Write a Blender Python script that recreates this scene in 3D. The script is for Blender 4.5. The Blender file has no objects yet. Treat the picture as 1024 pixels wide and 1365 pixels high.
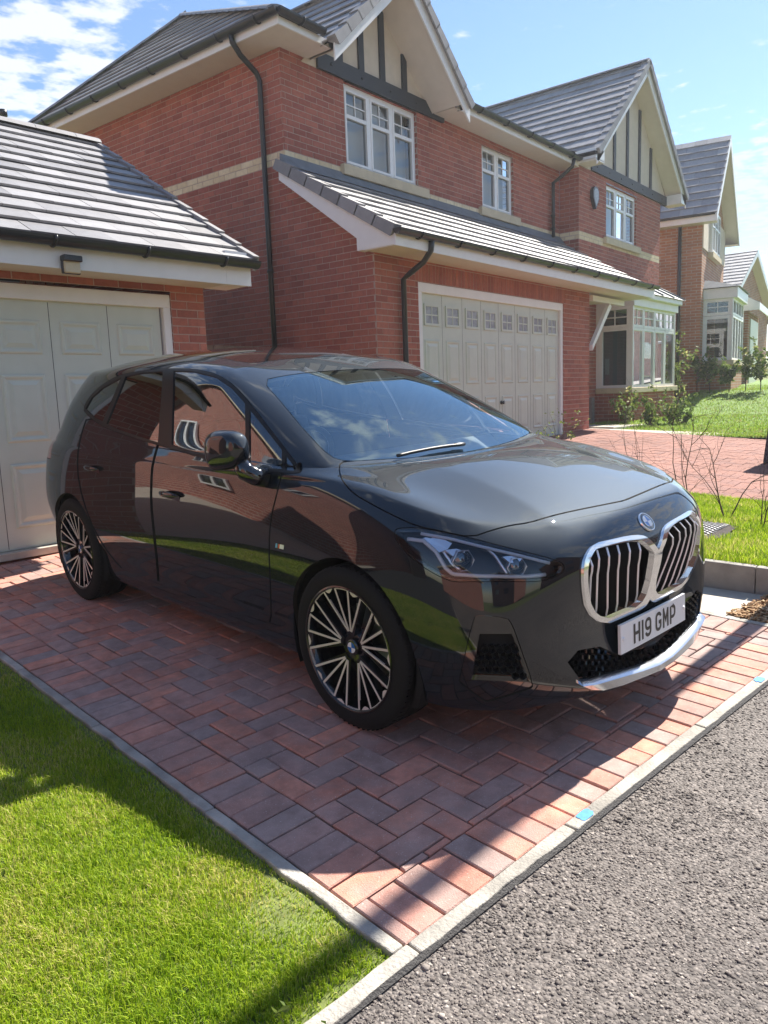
import bpy, bmesh, math, random
import numpy as np
from mathutils import Vector, Matrix
from mathutils.bvhtree import BVHTree
random.seed(7); rng = np.random.default_rng(7)
R = math.radians

# ------------------------------------------------------------------ camera
CAM_H = 1.471
YAW, PITCH, ROLL, FPX = R(51.0894), R(8.6683), R(2.10405), 1027.44     # measured from the house edges
def _cam_axes():
    f = np.array([math.sin(YAW)*math.cos(PITCH), math.cos(YAW)*math.cos(PITCH), -math.sin(PITCH)])
    r = np.array([math.cos(YAW), -math.sin(YAW), 0.0]); d = np.cross(f, r)
    return math.cos(ROLL)*r + math.sin(ROLL)*d, -math.sin(ROLL)*r + math.cos(ROLL)*d, f
CR, CD, CF = _cam_axes(); CPOS = np.array([0, 0, CAM_H])
scene = bpy.context.scene
cam_data = bpy.data.cameras.new('camera'); cam = bpy.data.objects.new('camera', cam_data)
scene.collection.objects.link(cam); scene.camera = cam
cam_data.sensor_fit = 'HORIZONTAL'; cam_data.sensor_width = 36.0; cam_data.lens = 36.0*FPX/1024.0
cam_data.clip_start = 0.05; cam_data.clip_end = 2000
m = Matrix.Identity(4)
for i in range(3):
    m[i][0] = CR[i]; m[i][1] = -CD[i]; m[i][2] = -CF[i]; m[i][3] = CPOS[i]
cam.matrix_world = m

# ------------------------------------------------------------------ light and sky
SUN_AZ, SUN_EL = R(-4.8), R(47.0)           # azimuth measured from +X towards +Y
SUN_DIR = Vector((math.cos(SUN_EL)*math.cos(SUN_AZ), math.cos(SUN_EL)*math.sin(SUN_AZ), math.sin(SUN_EL)))
sun_data = bpy.data.lights.new('sun', 'SUN'); sun_data.energy = 3.8; sun_data.angle = R(0.55); sun_data.color = (1.0, 0.94, 0.85)
sun = bpy.data.objects.new('sun', sun_data); scene.collection.objects.link(sun)
sun.rotation_euler = SUN_DIR.to_track_quat('Z', 'Y').to_euler(); sun.location = (0, 0, 30)
world = bpy.data.worlds.new('World'); scene.world = world; world.use_nodes = True
CLOUD_Z = 1.3
def build_world():
    nt = world.node_tree; nt.nodes.clear(); N = nt.nodes.new; L = nt.links.new
    out = N('ShaderNodeOutputWorld'); bg = N('ShaderNodeBackground'); bg.inputs['Strength'].default_value = 0.062
    sky = N('ShaderNodeTexSky'); sky.sky_type = 'NISHITA'; sky.sun_disc = False
    sky.sun_elevation = SUN_EL; sky.sun_rotation = R(90)-SUN_AZ
    sky.altitude = 50; sky.air_density = 1.0; sky.dust_density = 0.12; sky.ozone_density = 3.6
    tc = N('ShaderNodeTexCoord'); sep = N('ShaderNodeSeparateXYZ'); L(tc.outputs['Generated'], sep.inputs[0])
    # cloud layer: direction projected on a flat ceiling
    zc = N('ShaderNodeMath'); zc.operation = 'MAXIMUM'; L(sep.outputs[2], zc.inputs[0]); zc.inputs[1].default_value = 0.06
    dx = N('ShaderNodeMath'); dx.operation = 'DIVIDE'; L(sep.outputs[0], dx.inputs[0]); L(zc.outputs[0], dx.inputs[1])
    dy = N('ShaderNodeMath'); dy.operation = 'DIVIDE'; L(sep.outputs[1], dy.inputs[0]); L(zc.outputs[0], dy.inputs[1])
    cb = N('ShaderNodeCombineXYZ'); L(dx.outputs[0], cb.inputs[0]); L(dy.outputs[0], cb.inputs[1]); cb.inputs[2].default_value = CLOUD_Z
    nz = N('ShaderNodeTexNoise'); nz.inputs['Scale'].default_value = 8.0; nz.inputs['Detail'].default_value = 6; nz.inputs['Roughness'].default_value = 0.55; nz.inputs['Distortion'].default_value = 0.0
    L(cb.outputs[0], nz.inputs['Vector'])
    big = N('ShaderNodeTexNoise'); big.inputs['Scale'].default_value = 0.42; big.inputs['Detail'].default_value = 2
    L(cb.outputs[0], big.inputs['Vector'])
    r2 = N('ShaderNodeMapRange'); L(big.outputs['Fac'], r2.inputs[0]); r2.inputs[1].default_value = 0.42; r2.inputs[2].default_value = 0.62; r2.inputs[3].default_value = 0.0; r2.inputs[4].default_value = 0.30
    ad = N('ShaderNodeMath'); ad.operation = 'ADD'; L(nz.outputs['Fac'], ad.inputs[0]); L(r2.outputs[0], ad.inputs[1])
    r1 = N('ShaderNodeMapRange'); r1.interpolation_type = 'SMOOTHSTEP'; L(ad.outputs[0], r1.inputs[0]); r1.inputs[1].default_value = 0.68; r1.inputs[2].default_value = 0.86; r1.inputs[4].default_value = 0.9
    lo = N('ShaderNodeMapRange'); L(sep.outputs[2], lo.inputs[0]); lo.inputs[1].default_value = .08; lo.inputs[2].default_value = .30
    ml = N('ShaderNodeMath'); ml.operation = 'MULTIPLY'; L(r1.outputs[0], ml.inputs[0]); L(lo.outputs[0], ml.inputs[1])
    cmix = N('ShaderNodeMix'); cmix.data_type = 'RGBA'; L(ml.outputs[0], cmix.inputs['Factor'])
    L(sky.outputs[0], cmix.inputs['A']); cmix.inputs['B'].default_value = (5.2, 5.5, 6.0, 1)
    L(cmix.outputs['Result'], bg.inputs['Color']); L(bg.outputs[0], out.inputs['Surface'])
build_world()
scene.view_settings.view_transform = 'Standard'; scene.view_settings.look = 'None'
scene.view_settings.gamma = 1.0; scene.view_settings.use_curve_mapping = False
scene.view_settings.exposure = 1.68
scene.cycles.max_bounces = 8; scene.cycles.glossy_bounces = 5; scene.cycles.transparent_max_bounces = 12
scene.cycles.caustics_reflective = False; scene.cycles.caustics_refractive = False
scene.cycles.sample_clamp_indirect = 6.0
scene.cycles.use_denoising = True

# ------------------------------------------------------------------ frames of reference
EXv = np.array([math.cos(R(-8)), math.sin(R(-8)), 0.0]); EYv = np.array([-math.sin(R(-8)), math.cos(R(-8)), 0.0])
SX, SY = 0.033, 0.029                                     # slopes of the plot along and across the road
def gz(u, v): return SX*u + SY*v
def D(u, v, h=0.0):                                        # driveway frame -> world
    p = EXv*u + EYv*v; return np.array([p[0], p[1], gz(u, v)+h])
def ray(x, y): return CR*((x-512)/FPX) + CD*((y-682.5)/FPX) + CF
def project(P):
    q = np.asarray(P, float)-CPOS; c = q@CF
    return np.stack([q@CR/c*FPX+512, q@CD/c*FPX+682.5], -1)

# ------------------------------------------------------------------ object helpers
COL = scene.collection
WORLD_ROOTS = {}                                           # things whose parts are given in world coordinates
def link(o, parent=None):
    COL.objects.link(o)
    if parent is not None:
        o.parent = parent
        if parent.name in WORLD_ROOTS: o.matrix_parent_inverse = Matrix.Translation(-WORLD_ROOTS[parent.name])
    return o
def empty(name, loc=(0, 0, 0), rot=None, parent=None, world=False):
    o = bpy.data.objects.new(name, None); link(o, parent); o.empty_display_size = 0.2
    o.location = loc
    if world: WORLD_ROOTS[o.name] = Vector(loc)
    if rot is not None: o.rotation_euler = rot
    return o
def tag(o, label=None, cat=None, group=None, kind=None):
    if label: o['label'] = label
    if cat: o['category'] = cat
    if group: o['group'] = group
    if kind: o['kind'] = kind
    return o
def mesh_obj(name, V, F, mat, parent=None, smooth=False, normals=None):
    me = bpy.data.meshes.new(name); me.from_pydata([tuple(map(float, v)) for v in V], [], [tuple(map(int, f)) for f in F])
    if smooth: me.polygons.foreach_set('use_smooth', [True]*len(me.polygons))
    if normals is not None:
        me.normals_split_custom_set_from_vertices([tuple(map(float, n)) for n in normals])
    me.update()
    o = bpy.data.objects.new(name, me); link(o, parent)
    for mm in (mat if isinstance(mat, (list, tuple)) else [mat]): me.materials.append(mm)
    return o
class MB:
    """collects simple solids and builds them as one mesh"""
    def __init__(s): s.V = []; s.F = []; s.mi = []; s.sm = []
    def add(s, V, F, mi=0, sm=False):
        b = len(s.V); s.V += [tuple(map(float, v)) for v in V]
        for f in F: s.F.append(tuple(int(i)+b for i in f)); s.mi.append(mi); s.sm.append(sm)
        return s
    def box(s, a, b, mi=0):
        (x0, y0, z0), (x1, y1, z1) = a, b
        V = [(x0,y0,z0),(x1,y0,z0),(x1,y1,z0),(x0,y1,z0),(x0,y0,z1),(x1,y0,z1),(x1,y1,z1),(x0,y1,z1)]
        return s.add(V, [(0,3,2,1),(4,5,6,7),(0,1,5,4),(1,2,6,5),(2,3,7,6),(3,0,4,7)], mi)
    def hexa(s, V8, mi=0): return s.add(V8, [(0,3,2,1),(4,5,6,7),(0,1,5,4),(1,2,6,5),(2,3,7,6),(3,0,4,7)], mi)
    def prism(s, poly, d, mi=0):
        """polygon of 3d points extruded by vector d"""
        n = len(poly); P = [np.array(p, float) for p in poly]; d = np.array(d, float)
        V = P + [p+d for p in P]
        F = [tuple(range(n))[::-1], tuple(range(n, 2*n))] + [(i, (i+1) % n, n+(i+1) % n, n+i) for i in range(n)]
        return s.add(V, F, mi)
    def tube(s, pts, r, n=10, mi=0, caps=True, closed=False):
        P = [np.array(p, float) for p in pts]; k = len(P); rr = r if hasattr(r, '__len__') else [r]*k
        rings = []; up = None; V = []
        for i in range(k):
            if closed: t = P[(i+1) % k]-P[(i-1) % k]
            else: t = P[min(i+1, k-1)]-P[max(i-1, 0)]
            t = t/(np.linalg.norm(t)+1e-12)
            if up is None:
                up = np.array([0, 0, 1.0]) if abs(t[2]) < .9 else np.array([1.0, 0, 0])
            a = np.cross(t, up); a /= np.linalg.norm(a)+1e-12; b = np.cross(a, t); up = b
            for j in range(n):
                th = 2*math.pi*j/n; V.append(P[i]+rr[i]*(math.cos(th)*a+math.sin(th)*b))
        F = []
        for i in range(k if closed else k-1):
            for j in range(n):
                i2 = (i+1) % k; F.append((i*n+j, i2*n+j, i2*n+(j+1) % n, i*n+(j+1) % n))
        if caps and not closed: F += [tuple(range(n)), tuple(range((k-1)*n, k*n))[::-1]]
        return s.add(V, F, mi, True)
    def lathe(s, prof, n=48, axis='y', c=(0, 0, 0), mi=0, closed=False):
        """profile of (radius, offset along axis)"""
        V = []; c = np.array(c, float)
        for r, o in prof:
            for j in range(n):
                th = 2*math.pi*j/n
                if axis == 'y': V.append(c+(r*math.cos(th), o, r*math.sin(th)))
                elif axis == 'z': V.append(c+(r*math.cos(th), r*math.sin(th), o))
                else: V.append(c+(o, r*math.cos(th), r*math.sin(th)))
        F = []; k = len(prof)
        for i in range(k if closed else k-1):
            for j in range(n):
                i2 = (i+1) % k; F.append((i*n+j, i*n+(j+1) % n, i2*n+(j+1) % n, i2*n+j))
        return s.add(V, F, mi, True)
    def xform(s, M):
        s.V = [tuple(M @ Vector(v)) for v in s.V]; return s
    def build(s, name, mat, parent=None, bevel=0.0, seg=1, autosmooth=None):
        me = bpy.data.meshes.new(name); me.from_pydata(s.V, [], s.F)
        me.polygons.foreach_set('use_smooth', s.sm); me.polygons.foreach_set('material_index', s.mi); me.update()
        bm = bmesh.new(); bm.from_mesh(me); bmesh.ops.recalc_face_normals(bm, faces=bm.faces); bm.to_mesh(me); bm.free()
        if autosmooth is not None: me.set_sharp_from_angle(angle=R(autosmooth))
        o = bpy.data.objects.new(name, me); link(o, parent)
        for mm in (mat if isinstance(mat, (list, tuple)) else [mat]): me.materials.append(mm)
        if bevel:
            b = o.modifiers.new('bevel', 'BEVEL'); b.width = bevel; b.segments = seg; b.limit_method = 'ANGLE'; b.angle_limit = R(40)
        return o

# ------------------------------------------------------------------ materials
def new_mat(name):
    mt = bpy.data.materials.new(name); mt.use_nodes = True; nt = mt.node_tree
    return mt, nt, nt.nodes['Principled BSDF']
def pmat(name, col, rough=.5, metal=0.0, spec=.5, coat=0.0, coat_rough=.03, var=0.0, scale=8.0, bump=0.0, bscale=60.0, coords='Object'):
    mt, nt, b = new_mat(name); N = nt.nodes.new; L = nt.links.new
    b.inputs['Base Color'].default_value = (*col, 1); b.inputs['Roughness'].default_value = rough; b.inputs['Metallic'].default_value = metal
    b.inputs['Specular IOR Level'].default_value = spec; b.inputs['Coat Weight'].default_value = coat; b.inputs['Coat Roughness'].default_value = coat_rough
    tc = N('ShaderNodeTexCoord')
    if var:
        nz = N('ShaderNodeTexNoise'); nz.inputs['Scale'].default_value = scale; nz.inputs['Detail'].default_value = 6; L(tc.outputs[coords], nz.inputs['Vector'])
        mr = N('ShaderNodeMapRange'); L(nz.outputs['Fac'], mr.inputs[0]); mr.inputs[1].default_value = .3; mr.inputs[2].default_value = .7; mr.inputs[3].default_value = 1-var; mr.inputs[4].default_value = 1+var
        hs = N('ShaderNodeHueSaturation'); hs.inputs['Color'].default_value = (*col, 1); L(mr.outputs[0], hs.inputs['Value']); L(hs.outputs[0], b.inputs['Base Color'])
    if bump:
        nb = N('ShaderNodeTexNoise'); nb.inputs['Scale'].default_value = bscale; nb.inputs['Detail'].default_value = 5; L(tc.outputs[coords], nb.inputs['Vector'])
        bp = N('ShaderNodeBump'); bp.inputs['Strength'].default_value = bump; bp.inputs['Distance'].default_value = .01; L(nb.outputs['Fac'], bp.inputs['Height']); L(bp.outputs[0], b.inputs['Normal'])
    return mt
def piece_mat(name, ramp, rough=.85, noise=.18, nscale=22.0, bump=.5, bscale=120.0, spec=.3, speck=None, macro=0.0, mscale=.9, blend=None):
    """colour picked per piece (per object and per mesh island), mottled by noise"""
    mt, nt, b = new_mat(name); N = nt.nodes.new; L = nt.links.new
    oi = N('ShaderNodeObjectInfo'); ge = N('ShaderNodeNewGeometry'); ad = N('ShaderNodeMath'); ad.operation = 'ADD'
    L(oi.outputs['Random'], ad.inputs[0]); L(ge.outputs['Random Per Island'], ad.inputs[1])
    fr = N('ShaderNodeMath'); fr.operation = 'FRACT'; L(ad.outputs[0], fr.inputs[0])
    cr = N('ShaderNodeValToRGB'); L(fr.outputs[0], cr.inputs[0]); cr.color_ramp.interpolation = 'LINEAR'
    el = cr.color_ramp.elements
    while len(el) < len(ramp): el.new(.5)
    for e, (p, c) in zip(el, ramp): e.position = p; e.color = (*c, 1)
    tc = N('ShaderNodeTexCoord'); mp = N('ShaderNodeVectorMath'); mp.operation = 'ADD'; L(ge.outputs['Position'], mp.inputs[0])
    nz = N('ShaderNodeTexNoise'); nz.inputs['Scale'].default_value = nscale; nz.inputs['Detail'].default_value = 7; nz.inputs['Roughness'].default_value = .65; L(mp.outputs[0], nz.inputs['Vector'])
    mr = N('ShaderNodeMapRange'); L(nz.outputs['Fac'], mr.inputs[0]); mr.inputs[1].default_value = .3; mr.inputs[2].default_value = .7; mr.inputs[3].default_value = 1-noise; mr.inputs[4].default_value = 1+noise
    hs = N('ShaderNodeHueSaturation'); L(cr.outputs[0], hs.inputs['Color']); L(mr.outputs[0], hs.inputs['Value'])
    col = hs.outputs[0]
    if blend:
        bz = N('ShaderNodeTexNoise'); bz.inputs['Scale'].default_value = 7.0; bz.inputs['Detail'].default_value = 3; bv = N('ShaderNodeVectorMath'); bv.operation = 'ADD'; L(ge.outputs['Position'], bv.inputs[0])
        cbv = N('ShaderNodeCombineXYZ'); k1 = N('ShaderNodeMath'); k1.operation = 'MULTIPLY'; k1.inputs[1].default_value = 31.0; L(fr.outputs[0], k1.inputs[0]); L(k1.outputs[0], cbv.inputs[2]); L(cbv.outputs[0], bv.inputs[1]); L(bv.outputs[0], bz.inputs['Vector'])
        br_ = N('ShaderNodeMapRange'); L(bz.outputs['Fac'], br_.inputs[0]); br_.inputs[1].default_value = .42; br_.inputs[2].default_value = .66; br_.inputs[4].default_value = .5
        bm_ = N('ShaderNodeMix'); bm_.data_type = 'RGBA'; L(br_.outputs[0], bm_.inputs['Factor']); L(col, bm_.inputs['A']); bm_.inputs['B'].default_value = (*blend, 1); col = bm_.outputs['Result']
    if macro:
        mz = N('ShaderNodeTexNoise'); mz.inputs['Scale'].default_value = mscale; mz.inputs['Detail'].default_value = 5; mz.inputs['Roughness'].default_value = .6; L(ge.outputs['Position'], mz.inputs['Vector'])
        mm_ = N('ShaderNodeMapRange'); L(mz.outputs['Fac'], mm_.inputs[0]); mm_.inputs[1].default_value = .32; mm_.inputs[2].default_value = .68; mm_.inputs[3].default_value = 1-macro; mm_.inputs[4].default_value = 1+macro
        h2 = N('ShaderNodeHueSaturation'); L(col, h2.inputs['Color']); L(mm_.outputs[0], h2.inputs['Value']); h2.inputs['Saturation'].default_value = 1.0; col = h2.outputs[0]
    if speck:
        vz = N('ShaderNodeTexNoise'); vz.inputs['Scale'].default_value = 190; vz.inputs['Detail'].default_value = 2; L(mp.outputs[0], vz.inputs['Vector'])
        vr = N('ShaderNodeMapRange'); L(vz.outputs['Fac'], vr.inputs[0]); vr.inputs[1].default_value = .66; vr.inputs[2].default_value = .74
        mx = N('ShaderNodeMix'); mx.data_type = 'RGBA'; L(vr.outputs[0], mx.inputs['Factor']); L(col, mx.inputs['A']); mx.inputs['B'].default_value = (*speck, 1); col = mx.outputs['Result']
    L(col, b.inputs['Base Color']); b.inputs['Roughness'].default_value = rough; b.inputs['Specular IOR Level'].default_value = spec
    nb = N('ShaderNodeTexNoise'); nb.inputs['Scale'].default_value = bscale; nb.inputs['Detail'].default_value = 4; L(mp.outputs[0], nb.inputs['Vector'])
    bp = N('ShaderNodeBump'); bp.inputs['Strength'].default_value = bump; bp.inputs['Distance'].default_value = .004; L(nb.outputs['Fac'], bp.inputs['Height']); L(bp.outputs[0], b.inputs['Normal'])
    return mt
def glass_mat(name, tint=(.9, .95, .95), refl=(1, 1, 1), f0=.06, power=5.0, extra=0.0):
    mt, nt, b = new_mat(name); N = nt.nodes.new; L = nt.links.new; nt.nodes.remove(b)
    out = nt.nodes['Material Output']; tr = N('ShaderNodeBsdfTransparent'); tr.inputs[0].default_value = (*tint, 1)
    gl = N('ShaderNodeBsdfGlossy'); gl.inputs['Color'].default_value = (*refl, 1); gl.inputs['Roughness'].default_value = 0.0
    fr = N('ShaderNodeFresnel'); fr.inputs['IOR'].default_value = 1.52
    mr = N('ShaderNodeMapRange'); L(fr.outputs[0], mr.inputs[0]); mr.inputs[1].default_value = 0.0; mr.inputs[2].default_value = 1.0; mr.inputs[3].default_value = f0; mr.inputs[4].default_value = 1.0
    mx = N('ShaderNodeMixShader'); L(mr.outputs[0], mx.inputs[0]); L(tr.outputs[0], mx.inputs[1]); L(gl.outputs[0], mx.inputs[2]); L(mx.outputs[0], out.inputs['Surface'])
    return mt
MT = {}
# ================================================================== materials of the place
def asphalt_mat():
    mt, nt, b = new_mat('asphalt'); N = nt.nodes.new; L = nt.links.new
    ge = N('ShaderNodeNewGeometry'); v1 = N('ShaderNodeTexVoronoi'); v1.inputs['Scale'].default_value = 95; L(ge.outputs['Position'], v1.inputs['Vector'])
    cr = N('ShaderNodeValToRGB'); sp = N('ShaderNodeSeparateColor'); L(v1.outputs['Color'], sp.inputs[0]); L(sp.outputs[0], cr.inputs[0])
    cr.color_ramp.elements[0].color = (.08, .069, .062, 1); cr.color_ramp.elements[1].color = (.215, .187, .167, 1)
    nz = N('ShaderNodeTexNoise'); nz.inputs['Scale'].default_value = 1.3; nz.inputs['Detail'].default_value = 5; L(ge.outputs['Position'], nz.inputs['Vector'])
    mr = N('ShaderNodeMapRange'); L(nz.outputs['Fac'], mr.inputs[0]); mr.inputs[1].default_value = .3; mr.inputs[2].default_value = .7; mr.inputs[3].default_value = .8; mr.inputs[4].default_value = 1.25
    hs = N('ShaderNodeHueSaturation'); L(cr.outputs[0], hs.inputs['Color']); L(mr.outputs[0], hs.inputs['Value']); L(hs.outputs[0], b.inputs['Base Color'])
    b.inputs['Roughness'].default_value = .8
    bp = N('ShaderNodeBump'); bp.inputs['Strength'].default_value = 1; bp.inputs['Distance'].default_value = .006; bp.invert = True; L(v1.outputs['Distance'], bp.inputs['Height']); L(bp.outputs[0], b.inputs['Normal'])
    return mt
def grass_mat(name, dark, light, dry=(.30, .26, .10), rough=.55):
    mt, nt, b = new_mat(name); N = nt.nodes.new; L = nt.links.new
    ge = N('ShaderNodeNewGeometry'); oi = N('ShaderNodeObjectInfo')
    cr = N('ShaderNodeValToRGB'); el = cr.color_ramp.elements; el[0].color = (*dark, 1); el[1].color = (*light, 1); el[1].position = .82
    e = el.new(.93); e.color = (*dry, 1)
    ad = N('ShaderNodeMath'); ad.operation = 'ADD'; L(ge.outputs['Random Per Island'], ad.inputs[0])
    nz = N('ShaderNodeTexNoise'); nz.inputs['Scale'].default_value = 2.6; nz.inputs['Detail'].default_value = 4; L(ge.outputs['Position'], nz.inputs['Vector'])
    mr = N('ShaderNodeMapRange'); L(nz.outputs['Fac'], mr.inputs[0]); mr.inputs[1].default_value = .3; mr.inputs[2].default_value = .7; mr.inputs[3].default_value = -.34; mr.inputs[4].default_value = .30
    L(mr.outputs[0], ad.inputs[1]); L(ad.outputs[0], cr.inputs[0]); L(cr.outputs[0], b.inputs['Base Color'])
    b.inputs['Roughness'].default_value = rough; b.inputs['Specular IOR Level'].default_value = .3
    b.inputs['Transmission Weight'].default_value = 0.0
    tr = N('ShaderNodeBsdfTranslucent'); L(cr.outputs[0], tr.inputs['Color']); mx = N('ShaderNodeMixShader'); mx.inputs[0].default_value = .45
    L(b.outputs[0], mx.inputs[1]); L(tr.outputs[0], mx.inputs[2]); L(mx.outputs[0], nt.nodes['Material Output'].inputs['Surface'])
    return mt
def brick_tex_mat(name, c1, c2, mortar, scale_note=1.0, axis='XZ'):
    mt, nt, b = new_mat(name); N = nt.nodes.new; L = nt.links.new
    ge = N('ShaderNodeNewGeometry'); sp = N('ShaderNodeSeparateXYZ'); L(ge.outputs['Position'], sp.inputs[0]); cb = N('ShaderNodeCombineXYZ')
    if axis == 'XZ':
        ad = N('ShaderNodeMath'); ad.operation = 'ADD'; L(sp.outputs[0], ad.inputs[0]); L(sp.outputs[1], ad.inputs[1]); L(ad.outputs[0], cb.inputs[0])
    L(sp.outputs[2], cb.inputs[1])
    br = N('ShaderNodeTexBrick'); br.inputs['Scale'].default_value = 1.0; br.inputs['Brick Width'].default_value = .225; br.inputs['Row Height'].default_value = .075; br.inputs['Mortar Size'].default_value = .010; br.inputs['Bias'].default_value = .0
    br.inputs['Color1'].default_value = (*c1, 1); br.inputs['Color2'].default_value = (*c2, 1); br.inputs['Mortar'].default_value = (*mortar, 1); L(cb.outputs[0], br.inputs['Vector'])
    nz = N('ShaderNodeTexNoise'); nz.inputs['Scale'].default_value = 3; nz.inputs['Detail'].default_value = 6; L(ge.outputs['Position'], nz.inputs['Vector'])
    mr = N('ShaderNodeMapRange'); L(nz.outputs['Fac'], mr.inputs[0]); mr.inputs[1].default_value = .3; mr.inputs[2].default_value = .7; mr.inputs[3].default_value = .85; mr.inputs[4].default_value = 1.15
    hs = N('ShaderNodeHueSaturation'); L(br.outputs['Color'], hs.inputs['Color']); L(mr.outputs[0], hs.inputs['Value']); L(hs.outputs[0], b.inputs['Base Color']); b.inputs['Roughness'].default_value = .85
    bp = N('ShaderNodeBump'); bp.inputs['Strength'].default_value = .6; bp.inputs['Distance'].default_value = .006; bp.invert = True; L(br.outputs['Fac'], bp.inputs['Height']); L(bp.outputs[0], b.inputs['Normal'])
    return mt
MT['brick'] = piece_mat('red brick', [(0, (.29, .088, .064)), (.35, (.36, .115, .080)), (.7, (.42, .140, .098)), (1, (.31, .095, .072))], .82, .16, 18, .6, 90, macro=.12, mscale=.7)
MT['mortar'] = pmat('lime mortar', (.48, .35, .29), .95, var=.12, scale=20, bump=.3, bscale=150)
MT['cream_brick'] = piece_mat('buff brick', [(0, (.66, .53, .33)), (1, (.78, .66, .45))], .85, .12, 18, .5, 90)
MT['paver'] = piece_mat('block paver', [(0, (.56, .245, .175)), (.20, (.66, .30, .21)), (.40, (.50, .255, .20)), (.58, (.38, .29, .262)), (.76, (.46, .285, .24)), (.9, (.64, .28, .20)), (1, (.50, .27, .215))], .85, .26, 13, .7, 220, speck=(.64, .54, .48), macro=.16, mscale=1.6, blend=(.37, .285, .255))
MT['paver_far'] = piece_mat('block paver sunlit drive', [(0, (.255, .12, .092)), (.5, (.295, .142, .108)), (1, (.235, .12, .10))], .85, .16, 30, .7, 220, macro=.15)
MT['joint_sand'] = pmat('joint sand', (.045, .034, .028), .95, var=.4, scale=25, bump=.6, bscale=120)
MT['concrete'] = pmat('pale concrete', (.37, .345, .30), .85, var=.34, scale=7, bump=.6, bscale=90)
MT['slab'] = pmat('concrete slab', (.46, .42, .35), .85, var=.12, scale=9, bump=.3, bscale=90)
MT['asphalt'] = asphalt_mat()
MT['chip'] = piece_mat('road chipping', [(0, (.095, .081, .072)), (.5, (.16, .138, .123)), (.85, (.22, .194, .172)), (1, (.38, .34, .30))], .75, .2, 40, .4, 200, macro=.30, mscale=1.7)
MT['dark_ground'] = pmat('dark reflection ground', (.035, .034, .036), .85, var=.2, scale=30, bump=.5, bscale=150)  # dark tone for the unseen sheet that the car doors mirror
MT['bitumen'] = pmat('bitumen seal', (.045, .042, .040), .7, bump=.5, bscale=160)
MT['soil'] = pmat('lawn soil', (.145, .175, .045), .95, var=.3, scale=10, bump=.6, bscale=60)
MT['grass'] = grass_mat('lawn grass', (.19, .325, .010), (.45, .56, .035), (.64, .57, .20))
MT['grass_far'] = grass_mat('verge grass', (.17, .27, .025), (.34, .46, .07))
MT['bark'] = piece_mat('bark chips', [(0, (.18, .09, .04)), (.5, (.36, .22, .11)), (1, (.55, .40, .24))], .9, .2, 60, .5, 200)
MT['white_pvc'] = pmat('white upvc', (.80, .79, .77), .35, var=.03)
MT['soffit'] = pmat('cream soffit board', (.66, .60, .53), .5, var=.03)
MT['render'] = pmat('cream render', (.62, .54, .44), .9, var=.05, bump=.2, bscale=200)
MT['black_pipe'] = pmat('black pvc', (.014, .015, .018), .32)
MT['timber'] = pmat('painted timber', (.022, .026, .034), .55, bump=.3, bscale=70)
MT['lead'] = pmat('lead flashing', (.16, .18, .20), .5, var=.2, scale=7)
MT['tile'] = piece_mat('grey concrete tile', [(0, (.20, .195, .20)), (.5, (.24, .233, .236)), (1, (.30, .292, .295))], .50, .12, 12, .35, 140, spec=1.0, macro=.12, mscale=.8)
MT['ridge'] = piece_mat('ridge tile', [(0, (.22, .215, .22)), (1, (.30, .294, .30))], .55, .10, 12, .4, 140)
MT['sage'] = pmat('sage painted door', (.57, .61, .53), .40, var=.03, bump=.06, bscale=300)
MT['house_glass'] = glass_mat('window glass', (.72, .78, .80), (.95, .98, 1), f0=.05)
MT['blind'] = pmat('white blind', (.62, .64, .66), .8)
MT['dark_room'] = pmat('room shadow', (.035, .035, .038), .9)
MT['stone'] = pmat('cast stone', (.60, .50, .34), .85, var=.08, bump=.2, bscale=80)
MT['iron'] = pmat('galvanised iron', (.35, .35, .36), .5, metal=.6, var=.2, scale=20)
MT['wood_gate'] = pmat('weathered timber', (.16, .11, .08), .8, var=.25, scale=12, bump=.3, bscale=60)
MT['twig'] = pmat('twig bark', (.085, .050, .040), .8, bump=.3, bscale=200)
MT['orange_tex'] = brick_tex_mat('orange brick', (.42, .19, .09), (.34, .14, .07), (.42, .34, .26))
MT['red_tex'] = brick_tex_mat('red brick far', (.36, .095, .06), (.27, .065, .045), (.42, .33, .27))
MT['leaf'] = grass_mat('shrub leaf', (.07, .12, .02), (.20, .26, .06), (.42, .40, .16))
MT['bin'] = pmat('dark blue plastic', (.016, .022, .05), .45)
MT['blue_paint'] = pmat('blue marker paint', (.06, .28, .62), .7, var=.2, scale=60)

# ================================================================== polygon helpers
def clip_poly(P, C):
    """Sutherland-Hodgman: polygon P against convex counter-clockwise polygon C"""
    out = [np.array(p, float) for p in P]
    for a, b in zip(C, list(C[1:])+[C[0]]):
        a = np.array(a, float); e = np.array(b, float)-a; inp = out; out = []
        if not inp: return []
        sd_ = [e[0]*(p[1]-a[1])-e[1]*(p[0]-a[0]) for p in inp]
        for i in range(len(inp)):
            j = (i+1) % len(inp)
            if sd_[i] >= 0: out.append(inp[i])
            if (sd_[i] >= 0) != (sd_[j] >= 0):
                t = sd_[i]/(sd_[i]-sd_[j]); out.append(inp[i]+(inp[j]-inp[i])*t)
    return out
def area2(P): return .5*abs(sum(P[i][0]*P[(i+1) % len(P)][1]-P[(i+1) % len(P)][0]*P[i][1] for i in range(len(P))))
def inset_rect(r, k): return (r[0]+k, r[1]-k, r[2]+k, r[3]-k)

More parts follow.
